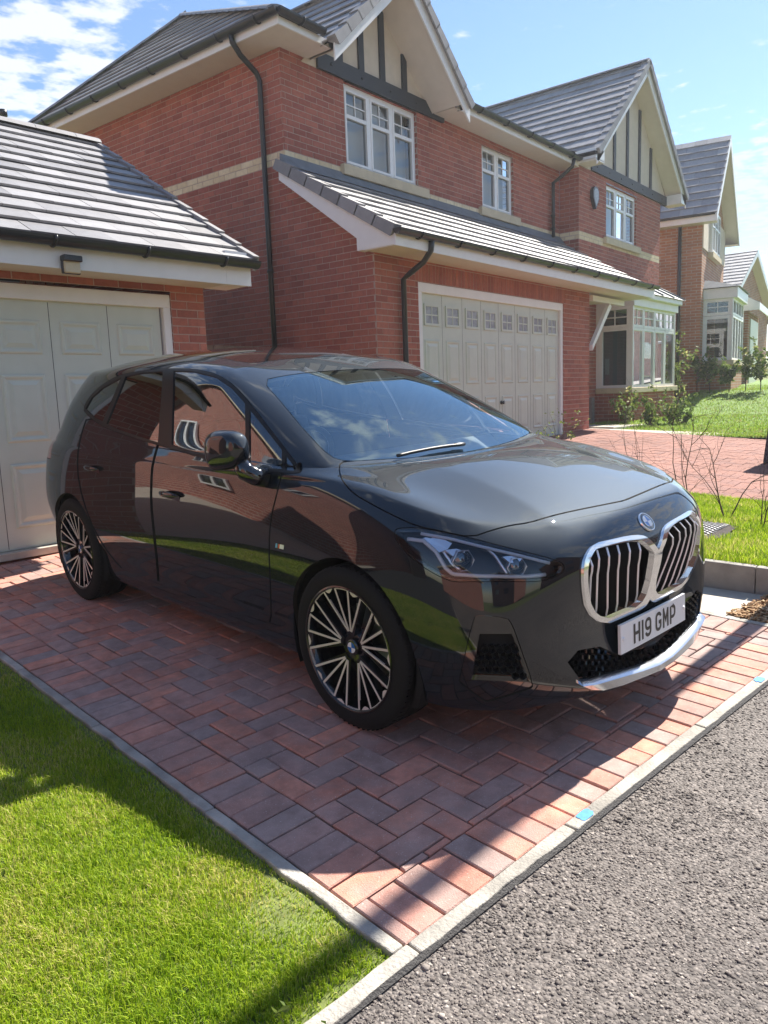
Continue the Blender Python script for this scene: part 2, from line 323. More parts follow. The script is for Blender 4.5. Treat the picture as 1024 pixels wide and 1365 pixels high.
def solid(P, b, ch):
    n = len(P); P = np.asarray(P, float)
    if not ch: return list(P)+[p+b for p in P], [tuple(range(n))]+[(j, n+j, n+(j+1) % n, (j+1) % n) for j in range(n)]
    c = P.mean(0); up = -b/np.linalg.norm(b); T = []
    for i in range(n):
        e0 = P[i]-P[i-1]; e1 = P[(i+1) % n]-P[i]; e0 = e0/np.linalg.norm(e0); e1 = e1/np.linalg.norm(e1); d = np.cross(up, e0)+np.cross(up, e1); T.append(P[i]+d*ch)
    M_ = [p-up*ch for p in P]
    return T+M_+[p+b for p in P], [tuple(range(n))]+[(j, n+j, n+(j+1) % n, (j+1) % n) for j in range(n)]+[(n+j, 2*n+j, 2*n+(j+1) % n, n+(j+1) % n) for j in range(n)]
class Pieces:
    """bricks, tiles or pavers: the largest in the picture become objects, the rest one joined part"""
    def __init__(s, name, mat, parent, limit=300, rest=None, front=.012):
        s.name, s.mat, s.parent, s.limit, s.rest = name, mat, parent, limit, rest; s.items = []; s.ch = 0.0
    def add(s, P3, back, key=None):
        """P3: front polygon in 3d (counter-clockwise seen from outside), back: vector to the back face"""
        s.items.append((np.array(P3, float), np.array(back, float)))
    def build(s, hide=None):
        sz = []
        for P, b in s.items:
            q = P-CPOS
            if (q@CF).min() < .3: sz.append(-1); continue
            p = project(P); c = p.mean(0)
            a = 0.0 if not (-5 < c[0] < 1029 and -5 < c[1] < 1370) else area2(p)
            if a > 0 and hide is not None and hide(c): a = a*1e-4
            sz.append(a)
        order = np.argsort(-np.array(sz)); rest = MB(); shared = {}
        inv = s.parent.matrix_world.inverted() if s.parent else Matrix.Identity(4)
        for k, i in enumerate(order):
            P, b = s.items[i]; n = len(P)
            if k < s.limit and sz[i] > 0:
                c = P.mean(0); Q = P-c
                # orthonormal frame from the first edge so that alike pieces share one mesh
                e1 = Q[1]-Q[0]; e1 = e1/np.linalg.norm(e1); nn = -b/np.linalg.norm(b); e1 = e1-nn*(e1@nn); e1 /= np.linalg.norm(e1); e2 = np.cross(nn, e1); Mx = np.stack([e1, e2, nn], 1)
                L_ = Q@Mx; key = tuple(np.round(L_.ravel(), 3))+(round(float(np.linalg.norm(b)), 4),)
                if key not in shared:
                    me = bpy.data.meshes.new(s.name); bl = float(np.linalg.norm(b)); V, Fc = solid(L_, np.array([0, 0, -bl]), s.ch)
                    me.from_pydata([tuple(v) for v in V], [], Fc+[tuple(range(len(V)-1, len(V)-n-1, -1))]); me.materials.append(s.mat); me.update(); shared[key] = me
                o = bpy.data.objects.new(s.name, shared[key]); COL.objects.link(o); o.parent = s.parent
                W_ = Matrix.Identity(4)
                for r_ in range(3):
                    W_[r_][0], W_[r_][1], W_[r_][2], W_[r_][3] = Mx[r_][0], Mx[r_][1], Mx[r_][2], c[r_]
                o.matrix_local = inv @ W_
            else:
                V_, F_ = solid(P, b, s.ch); rest.add(V_, F_)
        if rest.V:
            me = bpy.data.meshes.new(s.name+'_field'); me.from_pydata([tuple(inv @ Vector(v)) for v in rest.V], [], rest.F); me.materials.append(s.mat); me.update()
            o = bpy.data.objects.new(s.rest or s.name+'_field', me); COL.objects.link(o); o.parent = s.parent; tag(o, kind='stuff')
            return o

class Wall:
    """brick panel standing on a line; s runs along it, t up, n outwards"""
    def __init__(w, o, sdir, n): w.o = np.array(o, float); w.s = np.array(sdir, float); w.s /= np.linalg.norm(w.s); w.n = np.array(n, float); w.n /= np.linalg.norm(w.n); w.t = np.array([0, 0, 1.0])
    def P(w, s, t, d=0.0): return w.o+w.s*s+w.t*t+w.n*d
    def lay(w, W, z0, z1, pcs, mortar, openings=(), polys=None, string=None, cream=None, off=0.0, soldiers=()):
        """rows on a common grid of 75 mm from height .29"""
        base = .29; r0 = int(math.floor((z0-base)/.075)); r1 = int(math.ceil((z1-base)/.075))
        ccw = np.dot(np.cross(w.s, w.t), w.n) > 0
        cells = []
        for r_ in range(r0, r1):
            a, b = base+r_*.075, base+(r_+1)*.075; a2, b2 = max(a, z0), min(b, z1)
            if b2-a2 < .012: continue
            mid = (a2+b2)/2; spans = [(0.0, W)]
            for (s0, s1, t0, t1) in list(openings)+[q[:4] for q in soldiers]:
                if t0-.01 < mid < t1+.01:
                    ns = []
                    for (p, q) in spans:
                        if s1 <= p or s0 >= q: ns.append((p, q)); continue
                        if s0 > p: ns.append((p, s0))
                        if s1 < q: ns.append((s1, q))
                    spans = ns
            sh = off+(.1125 if r_ % 2 else 0.0)
            for (p, q) in spans:
                k = math.floor((p-sh)/.225)
                while True:
                    c0, c1 = max(p, sh+k*.225), min(q, sh+(k+1)*.225); k += 1
                    if c0 >= q-1e-6: break
                    if c1-c0 < .006: continue
                    cells.append((c0, c1, a2, b2, string is not None and string[0]-.01 < mid < string[1]+.01))
        for (s0, s1, t0, t1, wd) in soldiers:
            k = s0
            while k < s1-.02: cells.append((k, min(k+wd, s1), t0, t1, False)); k += wd
        for (c0, c1, a, b, isc) in cells:
            j = .0052; cell = [(c0, a), (c1, a), (c1, b), (c0, b)]; br = [(c0+j, a+j), (c1-j, a+j), (c1-j, b-j), (c0+j, b-j)]
            for C in (polys or [None]):
                cc = clip_poly(cell, C) if C else cell; bb = clip_poly(br, C) if C else br
                if len(cc) < 3 or area2(cc) < 1e-5: continue
                V = [w.P(s_, t_, -.0035) for s_, t_ in (cc if ccw else cc[::-1])]; mortar.add(V, [tuple(range(len(V)))])
                if len(bb) >= 3 and area2(bb) > 3e-4 and c1-c0 > .02:
                    jt = np.random.default_rng(int(c0*977+a*7919) % 2**31).normal(0, .0009)
                    V = [w.P(s_, t_, jt) for s_, t_ in (bb if ccw else bb[::-1])]
                    (cream if (isc and cream is not None) else pcs).add(V, -w.n*.012)

def wall_box(mb, x0, x1, y0, y1, z0, z1): mb.box((x0, y0, z0), (x1, y1, z1))

def lay_tiles(pcs, under, o, e, w_, polys, gauge=.30, width=.332, off=0.0, thick=.020):
    """tiles on a slope: o lower-left corner, e along the eaves, w_ up the slope (3d unit vectors), polys convex ccw in (s,t)"""
    o = np.array(o, float); e = np.array(e, float)/np.linalg.norm(e); w_ = np.array(w_, float)/np.linalg.norm(w_); n = np.cross(e, w_); n /= np.linalg.norm(n)
    if n[2] < 0: n = -n
    ccw = np.dot(np.cross(e, w_), n) > 0
    for C in polys:
        A = np.array(C); s0, t0 = A.min(0); s1, t1 = A.max(0)
        V = [o+e*p[0]+w_*p[1]-n*.012 for p in C]; under.add(V, [tuple(range(len(V)))])
        for r_ in range(int(math.floor(t0/gauge)), int(math.ceil(t1/gauge))):
            sh = off+(width/2 if r_ % 2 else 0)
            for k in range(int(math.floor((s0-sh)/width)), int(math.ceil((s1-sh)/width))):
                a = sh+k*width; cell = [(a+.002, r_*gauge), (a+width-.002, r_*gauge), (a+width-.002, (r_+1)*gauge+.02), (a+.002, (r_+1)*gauge+.02)]
                cc = clip_poly(cell, C)
                if len(cc) < 3 or area2(cc) < 2e-3: continue
                g_ = np.random.default_rng((r_*7919+k*104729+17) % 2**31); jt = g_.normal(0, .0012)
                P = [o+e*p[0]+w_*p[1]+n*(.030-.026*(p[1]-r_*gauge)/gauge+jt) for p in (cc if ccw else cc[::-1])]
                pcs.add(P, -n*thick)
def gutter(parent, a, b, r=.058, brackets=0, name='gutter'):
    a = np.array(a, float); b = np.array(b, float); t = b-a; L_ = np.linalg.norm(t); t /= L_; side = np.cross(t, [0, 0, 1.0]); side /= np.linalg.norm(side); g = MB(); n = 10
    V = []
    for p in (a, b):
        for rr in (r, r-.006):
            for j in range(n+1):
                th = math.pi+math.pi*j/n; V.append(p+side*rr*math.cos(th)+np.array([0, 0, rr*math.sin(th)*1.05]))
    m_ = n+1; F = []
    for j in range(n): F += [(j, j+1, 2*m_+j+1, 2*m_+j), (m_+j, 3*m_+j, 3*m_+j+1, m_+j+1), (j, m_+j, m_+j+1, j+1), (2*m_+j, 2*m_+j+1, 3*m_+j+1, 3*m_+j)]
    F += [(0, 2*m_, 3*m_, m_), (n, m_+n, 3*m_+n, 2*m_+n)]
    g.add(V, F); V0 = [a+side*(r-.004)*math.cos(math.pi+math.pi*j/n)+np.array([0, 0, (r-.004)*math.sin(math.pi+math.pi*j/n)]) for j in range(n+1)]; g.add(V0, [tuple(range(n+1))]); g.add([v+(b-a) for v in V0], [tuple(range(n+1))])
    o = g.build(name, MT['black_pipe'], parent)
    for k in range(brackets):
        c = a+(b-a)*(k+.5)/brackets; q = MB(); q.tube([c+side*r*1.12*math.cos(math.pi+math.pi*j/8)+np.array([0, 0, r*1.15*math.sin(math.pi+math.pi*j/8)]) for j in range(9)], .011, 6); q.build('gutter_bracket', MT['black_pipe'], o)
    return o
def downpipe(parent, pts, r=.034, square=False):
    g = MB(); g.tube(pts, r, 12); o = g.build('downpipe', MT['black_pipe'], parent)
    P = [np.array(p) for p in pts]; a, b = P[-2], P[-1]
    for k in range(2):
        c = a+(b-a)*(.25+.45*k); q = MB(); q.lathe([(r*1.05, -.02), (r*1.22, -.02), (r*1.22, .02), (r*1.05, .02)], 14, 'z', c); q.box(c+np.array([-.012, -.005, -.012]), c+np.array([.012, .05, .012])); q.build('pipe_bracket', MT['black_pipe'], o)
    return o
class Local:
    """local panel frame: s right, t up, d outwards -> box adder"""
    def __init__(f, o, s, n): f.o = np.array(o, float); f.s = np.array(s, float); f.n = np.array(n, float); f.t = np.array([0, 0, 1.0])
    def p(f, s, t, d): return f.o+f.s*s+f.t*t+f.n*d
    def box(f, mb, s0, s1, t0, t1, d0, d1, mi=0):
        mb.hexa([f.p(s0, t0, d1), f.p(s1, t0, d1), f.p(s1, t0, d0), f.p(s0, t0, d0), f.p(s0, t1, d1), f.p(s1, t1, d1), f.p(s1, t1, d0), f.p(s0, t1, d0)], mi)
def window(parent, f, W, H, lights, transom=None, bars=(2, 2), blind=True, top_bars=True, recess=.05, reveal=None, name='window', depth_room=.35, sub=True):
    """frame with casement lights, glazing bars in the upper part, panes and a blind behind"""
    fr = MB(); fw = .055
    f.box(fr, 0, W, 0, fw, -recess-.06, -recess); f.box(fr, 0, W, H-fw, H, -recess-.06, -recess); f.box(fr, 0, fw, fw, H-fw, -recess-.06, -recess); f.box(fr, W-fw, W, fw, H-fw, -recess-.06, -recess)
    wo = fr.build(name, MT['white_pvc'], parent, bevel=.004)
    wl = (W-fw*2)/lights
    for k in range(1, lights):
        m_ = MB(); f.box(m_, fw+wl*k-.032, fw+wl*k+.032, fw, H-fw, -recess-.058, -recess+.002); m_.build('mullion', MT['white_pvc'], wo)
    for k in range(lights):
        a = fw+wl*k+(.032 if k else 0); b = fw+wl*(k+1)-(.032 if k < lights-1 else 0); sash = MB(); sw = .032
        f.box(sash, a, b, fw, fw+sw, -recess-.05, -recess+.010); f.box(sash, a, b, H-fw-sw, H-fw, -recess-.05, -recess+.010); f.box(sash, a, a+sw, fw+sw, H-fw-sw, -recess-.05, -recess+.010); f.box(sash, b-sw, b, fw+sw, H-fw-sw, -recess-.05, -recess+.010)
        if transom:
            f.box(sash, a+sw, b-sw, transom-.024, transom+.024, -recess-.048, -recess+.008)
            nx, nz = bars
            for i in range(1, nx): f.box(sash, a+sw+(b-a-2*sw)*i/nx-.008, a+sw+(b-a-2*sw)*i/nx+.008, transom+.024, H-fw-sw, -recess-.030, -recess-.014)
            for i in range(1, nz): f.box(sash, a+sw, b-sw, transom+(H-fw-sw-transom)*i/nz-.008, transom+(H-fw-sw-transom)*i/nz+.008, -recess-.0305, -recess-.0135)
        sash.build('sash', MT['white_pvc'], wo)
        pn = MB(); pn.add([f.p(a+sw*.6, fw+sw*.6, -recess-.026), f.p(b-sw*.6, fw+sw*.6, -recess-.026), f.p(b-sw*.6, H-fw-sw*.6, -recess-.026), f.p(a+sw*.6, H-fw-sw*.6, -recess-.026)], [(0, 1, 2, 3)]); pn.build('pane', MT['house_glass'], wo)
    rm = MB()
    if blind: f.box(rm, .02, W-.02, .02, H-.02, -recess-.20, -recess-.17)
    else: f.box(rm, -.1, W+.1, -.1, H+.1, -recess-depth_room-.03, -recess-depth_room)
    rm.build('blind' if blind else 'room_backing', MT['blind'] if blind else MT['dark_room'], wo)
    return wo
def reveal(parent, f, W, H, d=.11, mat=None):
    r_ = MB()
    for a, b, c, e in (((0, 0), (0, H), 0, 0), ((W, 0), (W, H), 0, 0), ((0, H), (W, H), 0, 0), ((0, 0), (W, 0), 0, 0)):
        r_.add([f.p(a[0], a[1], -.004), f.p(b[0], b[1], -.004), f.p(b[0], b[1], -d), f.p(a[0], a[1], -d)], [(0, 1, 2, 3)])
    return r_.build('reveal', mat or MT['red_tex'], parent)
def panel_mould(mb, f, s0, s1, t0, t1, d):
    """raised bead and fielded panel"""
    seq = [(0, 0), (.012, .012), (.024, .012), (.040, .002), (.052, .002), (.085, .013)]
    V = []
    for k, h in seq: V += [f.p(s0+k, t0+k, d+h), f.p(s1-k, t0+k, d+h), f.p(s1-k, t1-k, d+h), f.p(s0+k, t1-k, d+h)]
    n = len(seq); F = [(4*i+j, 4*i+(j+1) % 4, 4*(i+1)+(j+1) % 4, 4*(i+1)+j) for i in range(n-1) for j in range(4)]+[(4*n-4, 4*n-3, 4*n-2, 4*n-1)]
    mb.add(V, F)

# ================================================================== ground
def build_ground():
    # base land far beyond the plot
    t = MB(); t.add([D(-60, -60, -.12), D(90, -60, -.12), D(90, 80, -.12), D(-60, 80, -.12)], [(0, 1, 2, 3)])
    tag(t.build('terrain', MT['soil']), kind='structure')
    FE, LE, RE = 1.29, 1.226, 4.15                        # front, left and right edges of the driveway in its own frame
    GAR_V = 6.95
    rd = MB(); n = 40
    rd.add([D(-40, -6.5, -.012), D(60, -6.5, -.012), D(60, FE-.052, -.012), D(-40, FE-.052, -.012)], [(0, 1, 2, 3)])
    road = tag(rd.build('road', MT['asphalt']), kind='structure')
    # loose rough chippings of the surface near the drive
    g = np.random.default_rng(3); ico = []
    for k in range(14):
        bm = bmesh.new(); bmesh.ops.create_icosphere(bm, subdivisions=1, radius=1.0)
        for v in bm.verts: v.co = Vector(np.array(v.co)*g.uniform(.55, 1.25, 3)*g.uniform(.7, 1.15))
        ico.append((np.array([v.co[:] for v in bm.verts]), [tuple(x.index for x in f_.verts) for f_ in bm.faces])); bm.free()
    Vs = []; Fs = []; b = 0
    def chips(n, ulo, uhi, vlo, vhi, r0, r1):
        nonlocal b
        for _ in range(n):
            u = g.uniform(ulo, uhi); v = g.uniform(vlo, vhi)
            p = D(u, v, -.012); px_ = project(p)
            if not (-20 < px_[0] < 1044 and 700 < px_[1] < 1400): continue
            r_ = g.uniform(r0, r1)*(math.exp(g.normal(0, .28)))*(1+.35*math.exp(-(FE-.06-v)/.12)); V0, F0 = ico[g.integers(14)]; a = g.uniform(0, 6.28); c, s_ = math.cos(a), math.sin(a)
            Q = V0*np.array([r_, r_*g.uniform(.7, 1), r_*g.uniform(.35, .65)]); Q = np.stack([Q[:, 0]*c-Q[:, 1]*s_, Q[:, 0]*s_+Q[:, 1]*c, Q[:, 2]], 1)+p+np.array([0, 0, r_*g.uniform(-.30, .14)])
            Vs.append(Q); Fs.append(np.array(F0)+b); b += len(V0)
    chips(30000, .5, 2.4, .30, FE-.058, .0026, .0056)
    chips(16000, 2.3, 4.6, .45, FE-.058, .0028, .0058)
    V = np.concatenate(Vs); F = np.concatenate(Fs)
    me = bpy.data.meshes.new('road_chippings'); me.vertices.add(len(V)); me.vertices.foreach_set('co', V.ravel()); me.loops.add(F.size); me.loops.foreach_set('vertex_index', F.ravel().astype(np.int32)); me.polygons.add(len(F)); me.polygons.foreach_set('loop_start', np.arange(0, F.size, 3, dtype=np.int32)); me.update(); me.materials.append(MT['chip'])
    o = bpy.data.objects.new('road_chippings', me); link(o, road); tag(o, 'coarse grey stone chippings of the road surface', kind='stuff')
    sl = MB(); sl.add([D(-4, FE-.061, -.006), D(8, FE-.061, -.006), D(8, FE-.050, .004), D(-4, FE-.050, .004)], [(0, 1, 2, 3)]); sl.build('joint_seal', MT['bitumen'], road)
    # driveway bed and pavers
    db = MB(); db.add([D(LE, FE, -.011), D(RE, FE, -.011), D(RE, GAR_V, -.011), D(LE, GAR_V, -.011)], [(0, 1, 2, 3)])
    drive = tag(db.build('driveway', MT['joint_sand']), kind='structure')
    pv = Pieces('paver', MT['paver'], drive, 300, 'paver_field'); pv.ch = .0035
    g2 = np.random.default_rng(11)
    def paver(u0, u1, v0, v1):
        j = .0034; h = g2.normal(0, .0016); tl = g2.normal(0, .0012, 2)
        if u1-u0 < .02 or v1-v0 < .02: return
        c = .004
        P = [D(u0+j, v0+j, h), D(u1-j, v0+j, h+tl[0]), D(u1-j, v1-j, h+tl[0]+tl[1]), D(u0+j, v1-j, h+tl[1])]
        pv.add(P, np.array([0, 0, -.03]))
    S = .205
    # border courses: front edge bricks stand across the edge, so do the left and right ones
    u = LE; first = True
    while u < RE-.01:
        w_ = .052 if first else .1035; first = False; paver(u, min(u+w_, RE), FE, FE+S); u += w_
    v = FE+S
    while v < GAR_V:
        paver(LE, LE+S, v, min(v+.1035, GAR_V)); paver(RE-S, RE, v, min(v+.1035, GAR_V)); v += .1035
    # herringbone field at right angles, cut at the borders
    c = .1035; u0, u1, v0, v1 = LE+S, RE-S, FE+S, GAR_V
    nu = int((u1-u0)/c)+4; nv = int((v1-v0)/c)+4
    for i in range(-4, nu):
        for j in range(-4, nv):
            k = (i-j) % 4
            if k == 0: r_ = (i, i+2, j, j+1)
            elif k == 3: r_ = (i, i+1, j, j+2)
            else: continue
            a0, a1, b0, b1 = u0+r_[0]*c, u0+r_[1]*c, v0+.03+r_[2]*c, v0+.03+r_[3]*c
            a0, a1, b0, b1 = max(a0, u0), min(a1, u1), max(b0, v0), min(b1, v1)
            if a1-a0 > .018 and b1-b0 > .018: paver(a0, a1, b0, b1)
    pv.build()
    # concrete edgings, laid in lengths
    kb = MB(); kb.add([D(-4, FE-.05, -.02), D(RE+.6, FE-.05, -.02), D(RE+.6, FE, -.02), D(-4, FE, -.02)], [(0, 1, 2, 3)]); kerb = tag(kb.build('kerb', MT['concrete']), kind='structure')
    def edging(a0, a1, b0, b1, top=.004, dz=.12, along='u'):
        q = MB(); n = 10; V = []
        for i in range(n+1):
            t_ = i/n; wob = g2.normal(0, .0018, 2)
            for side in (0, 1):
                if along == 'u': uu = a0+(a1-a0)*t_; vv = (b0+wob[0]) if side == 0 else (b1+wob[1]*.4)
                else: vv = b0+(b1-b0)*t_; uu = (a0+wob[0]*1.6) if side == 0 else (a1+wob[1]*.4)
                V += [D(uu, vv, top+g2.normal(0, .0008)), D(uu, vv, top-dz)]
        F = []
        for i in range(n):
            a, b_ = 4*i, 4*i+4; F += [(a, b_, b_+2, a+2), (a, a+1, b_+1, b_), (a+2, b_+2, b_+3, a+3)]
        F += [(0, 2, 3, 1), (4*n, 4*n+1, 4*n+3, 4*n+2)]
        q.add(V, F); return q.build('kerb_stone', MT['concrete'], kerb, bevel=.005, seg=2)
    for (a0, a1) in ((-2.6, -1.7), (-1.695, -.785), (-.78, .13), (.135, LE-.058+.06), (LE+.007, 1.93), (1.937, 2.84), (2.847, 3.75), (3.757, 4.66)): edging(a0, a1, FE-.05, FE-.003, .006)
    v = FE+.002
    for k in range(7): edging(LE-.046, LE-.006, v, v+.905, .004, along='v'); v += .91
    for k in range(7): edging(RE+.003, RE+.050, FE+.002+.91*k, FE+.002+.91*k+.905, .004, along='v')
    for (uu, vv, r_) in ((2.02, FE-.026, .030), (3.43, FE-.024, .028)):
        s_ = MB(); V = [D(uu, vv, .0085)]
        for k in range(18): a = 2*math.pi*k/18; rr = r_*(.75+.5*g2.random()); V.append(D(uu+rr*1.1*math.cos(a), vv+min(.019, max(-.019, rr*.8*math.sin(a))), .0085))
        s_.add(V, [(0, k+1, (k+1) % 18+1) for k in range(18)]); s_.build('survey_mark', MT['blue_paint'], kerb)
    return FE, LE, RE, GAR_V

def blades(name, pts, hts, mat, parent, seed=1, wid=.0024, lean=.5, label=None):
    """grass as bent three-face blades rooted at pts"""
    g = np.random.default_rng(seed); n = len(pts); a = g.uniform(0, 2*math.pi, n); l = g.uniform(.1, lean, n)*hts; dx = np.stack([np.cos(a), np.sin(a), np.zeros(n)], 1); b_ = a+math.pi/2+g.normal(0, .4, n); sx = np.stack([np.cos(b_), np.sin(b_), np.zeros(n)], 1)*(wid*g.uniform(.6, 1.3, n))[:, None]
    up = np.array([0, 0, 1.0]); V = np.empty((n, 5, 3))
    mid = pts+dx*(l*.35)[:, None]+up*(hts*.6)[:, None]; tip = pts+dx*l[:, None]+up*(hts*(1-.25*(l/hts)))[:, None]
    V[:, 0] = pts-sx; V[:, 1] = pts+sx; V[:, 2] = mid-sx*.8; V[:, 3] = mid+sx*.8; V[:, 4] = tip
    base = (np.arange(n)*5)[:, None]; F = np.concatenate([base+np.array([[0, 1, 3]]), base+np.array([[0, 3, 2]]), base+np.array([[2, 3, 4]])])
    me = bpy.data.meshes.new(name); me.vertices.add(n*5); me.vertices.foreach_set('co', V.ravel()); me.loops.add(F.size); me.loops.foreach_set('vertex_index', F.ravel().astype(np.int32)); me.polygons.add(len(F)); me.polygons.foreach_set('loop_start', np.arange(0, F.size, 3, dtype=np.int32)); me.polygons.foreach_set('use_smooth', np.ones(len(F), bool)); me.update(); me.materials.append(mat)
    o = bpy.data.objects.new(name, me); link(o, parent); tag(o, label, kind='stuff'); return o

def build_lawn(FE, LE):
    lw = MB(); n = 24; V = []
    lw.add([D(-30, FE-.002, -.012), D(LE-.049, FE-.002, -.012), D(LE-.049, 9, -.012), D(-30, 9, -.012)], [(0, 1, 2, 3)])
    lawn = tag(lw.build('lawn', MT['soil']), kind='structure')
    sd_ = MB(); sd_.add([D(-30, FE-.002, -.004), D(-1.02, FE-.002, -.004), D(-1.02, 16, -.004), D(-30, 16, -.004)], [(0, 1, 2, 3)]); tag(sd_.build('added_dark_ground', MT['dark_ground']), kind='structure')  # unseen dark sheet added over the lawn to darken the car doors' reflections
    g = np.random.default_rng(5); P = []; Hh = []
    N_ = 500000
    u = g.uniform(-1.0, LE-.036, N_); v = g.uniform(FE-.018, 5.2, N_)
    W_ = EXv[None]*u[:, None]+EYv[None]*v[:, None]; W_[:, 2] = SX*u+SY*v-.012
    p = project(W_); vis = (p[:, 0] > -60) & (p[:, 0] < 620) & (p[:, 1] < 1430) & (p[:, 1] > 850)
    dist = np.linalg.norm(W_-CPOS, axis=1); keep = vis & (g.random(N_) < np.clip((2.6/dist)**2, .25, 1))
    # patchy: worn strip along the edging and bare corner
    nz = np.sin(u*9.1+2*np.sin(v*5.3))*np.cos(v*7.7+1.3*np.sin(u*6.1)); edge = np.minimum(LE-.05-u, v-FE)
    worn = np.exp(-((u-1.08)/.12)**2-((v-1.62)/.17)**2)
    keep &= ~((edge < .035) & (g.random(N_) < .45+.3*nz)) & (g.random(N_) > .72*worn)
    u, v, W_, nz, edge = u[keep], v[keep], W_[keep], nz[keep], edge[keep]
    nz2 = np.sin(u*21+3*np.sin(v*13))*np.cos(v*19+2*np.sin(u*17)); h = (1-.45*np.exp(-((u-1.08)/.12)**2-((v-1.62)/.17)**2))*(.018+.014*g.random(len(u))+.005*nz+.005*nz2)*np.clip(.45+edge*6, .45, 1)
    blades('lawn_grass', W_, h, MT['grass'], lawn, 5, .0013, .9, 'short bright green lawn grass beside the driveway')
    N2 = 90000; u = g.uniform(-1.0, LE-.036, N2); v = g.uniform(FE-.018, 7.2, N2); W2 = EXv[None]*u[:, None]+EYv[None]*v[:, None]; W2[:, 2] = SX*u+SY*v-.012
    dpt = (W2-CPOS)@CF; p2 = project(np.where((dpt > .3)[:, None], W2, CPOS+CF*5)); inside = (dpt > .3) & (p2[:, 0] > -60) & (p2[:, 0] < 620) & (p2[:, 1] < 1430) & (p2[:, 1] > 850); k2 = ~inside
    blades('lawn_grass', W2[k2], g.uniform(.020, .036, k2.sum()), MT['grass'], lawn, 15, .0026, .9, 'rest of the short green lawn grass beyond the driveway edge')
    return lawn

# ================================================================== plants
def shrub(name, base, h, r, nb, nl, label, seed, leaf=.03, leafmat=None, bare=False, group=None, cat='shrub', spread=.6, thick=.008, stem=0.0):
    g = np.random.default_rng(seed); root = empty(name, base); tag(root, label, cat, group)
    br = MB(); tips = []
    def grow(p, d, L_, rad, lev):
        k = 6; pts = [p]; rr = [rad]
        for i in range(k):
            d = d+g.normal(0, .16, 3)+np.array([0, 0, .05]); d /= np.linalg.norm(d); p = p+d*L_/k; pts.append(p); rr.append(rad*(1-.75*(i+1)/k))
            tips.append((p, d))
            if lev < 2 and g.random() < (.55 if lev == 0 else .35):
                q = d+g.normal(0, .6, 3); q[2] = abs(q[2])*.7+.15; q /= np.linalg.norm(q); grow(p, q, L_*g.uniform(.35, .6), rad*.5, lev+1)
        br.tube(pts, rr, 5)
    if stem: br.tube([(0, 0, -.02), (0, 0, stem)], thick, 6)
    for k in range(nb):
        a = g.uniform(0, 6.28); d = np.array([math.cos(a)*spread*g.uniform(.2, 1), math.sin(a)*spread*g.uniform(.2, 1), 1.0]); d /= np.linalg.norm(d); grow(np.array([g.normal(0, .01), g.normal(0, .01), stem-.02]), d, (h-stem)*g.uniform(.7, 1.05), thick*g.uniform(.6, 1), 0)
    br.build('branches', MT['twig'], root)
    if not bare:
        lv = MB()
        for k in range(nl):
            p, d = tips[g.integers(len(tips))]; p = p+g.normal(0, r*.07, 3); n = g.normal(0, 1, 3); n[2] = abs(n[2]); n /= np.linalg.norm(n); a = np.cross(n, g.normal(0, 1, 3)); a /= np.linalg.norm(a); b_ = np.cross(n, a); s_ = leaf*g.uniform(.6, 1.2)
            lv.add([p-a*s_, p+b_*s_*.45+n*s_*.12, p+a*s_, p-b_*s_*.45+n*s_*.12], [(0, 1, 2), (0, 2, 3)])
        lv.build('foliage', leafmat or MT['leaf'], root)
    return root
# ================================================================== the car
LFTv = EXv+np.array([0, 0, SX]); LFTv /= np.linalg.norm(LFTv)
FWDv = -(EYv+np.array([0, 0, SY])); FWDv -= LFTv*(FWDv@LFTv); FWDv /= np.linalg.norm(FWDv)
UPv = np.cross(FWDv, LFTv)
CAR_U, CAR_V = 2.82, 2.29
CARO = D(CAR_U, CAR_V, 0.004)
def car_w(P): P = np.atleast_2d(P); return CARO + P[:, :1]*FWDv + P[:, 1:2]*LFTv + P[:, 2:3]*UPv
def car_px(P): return project(car_w(P))

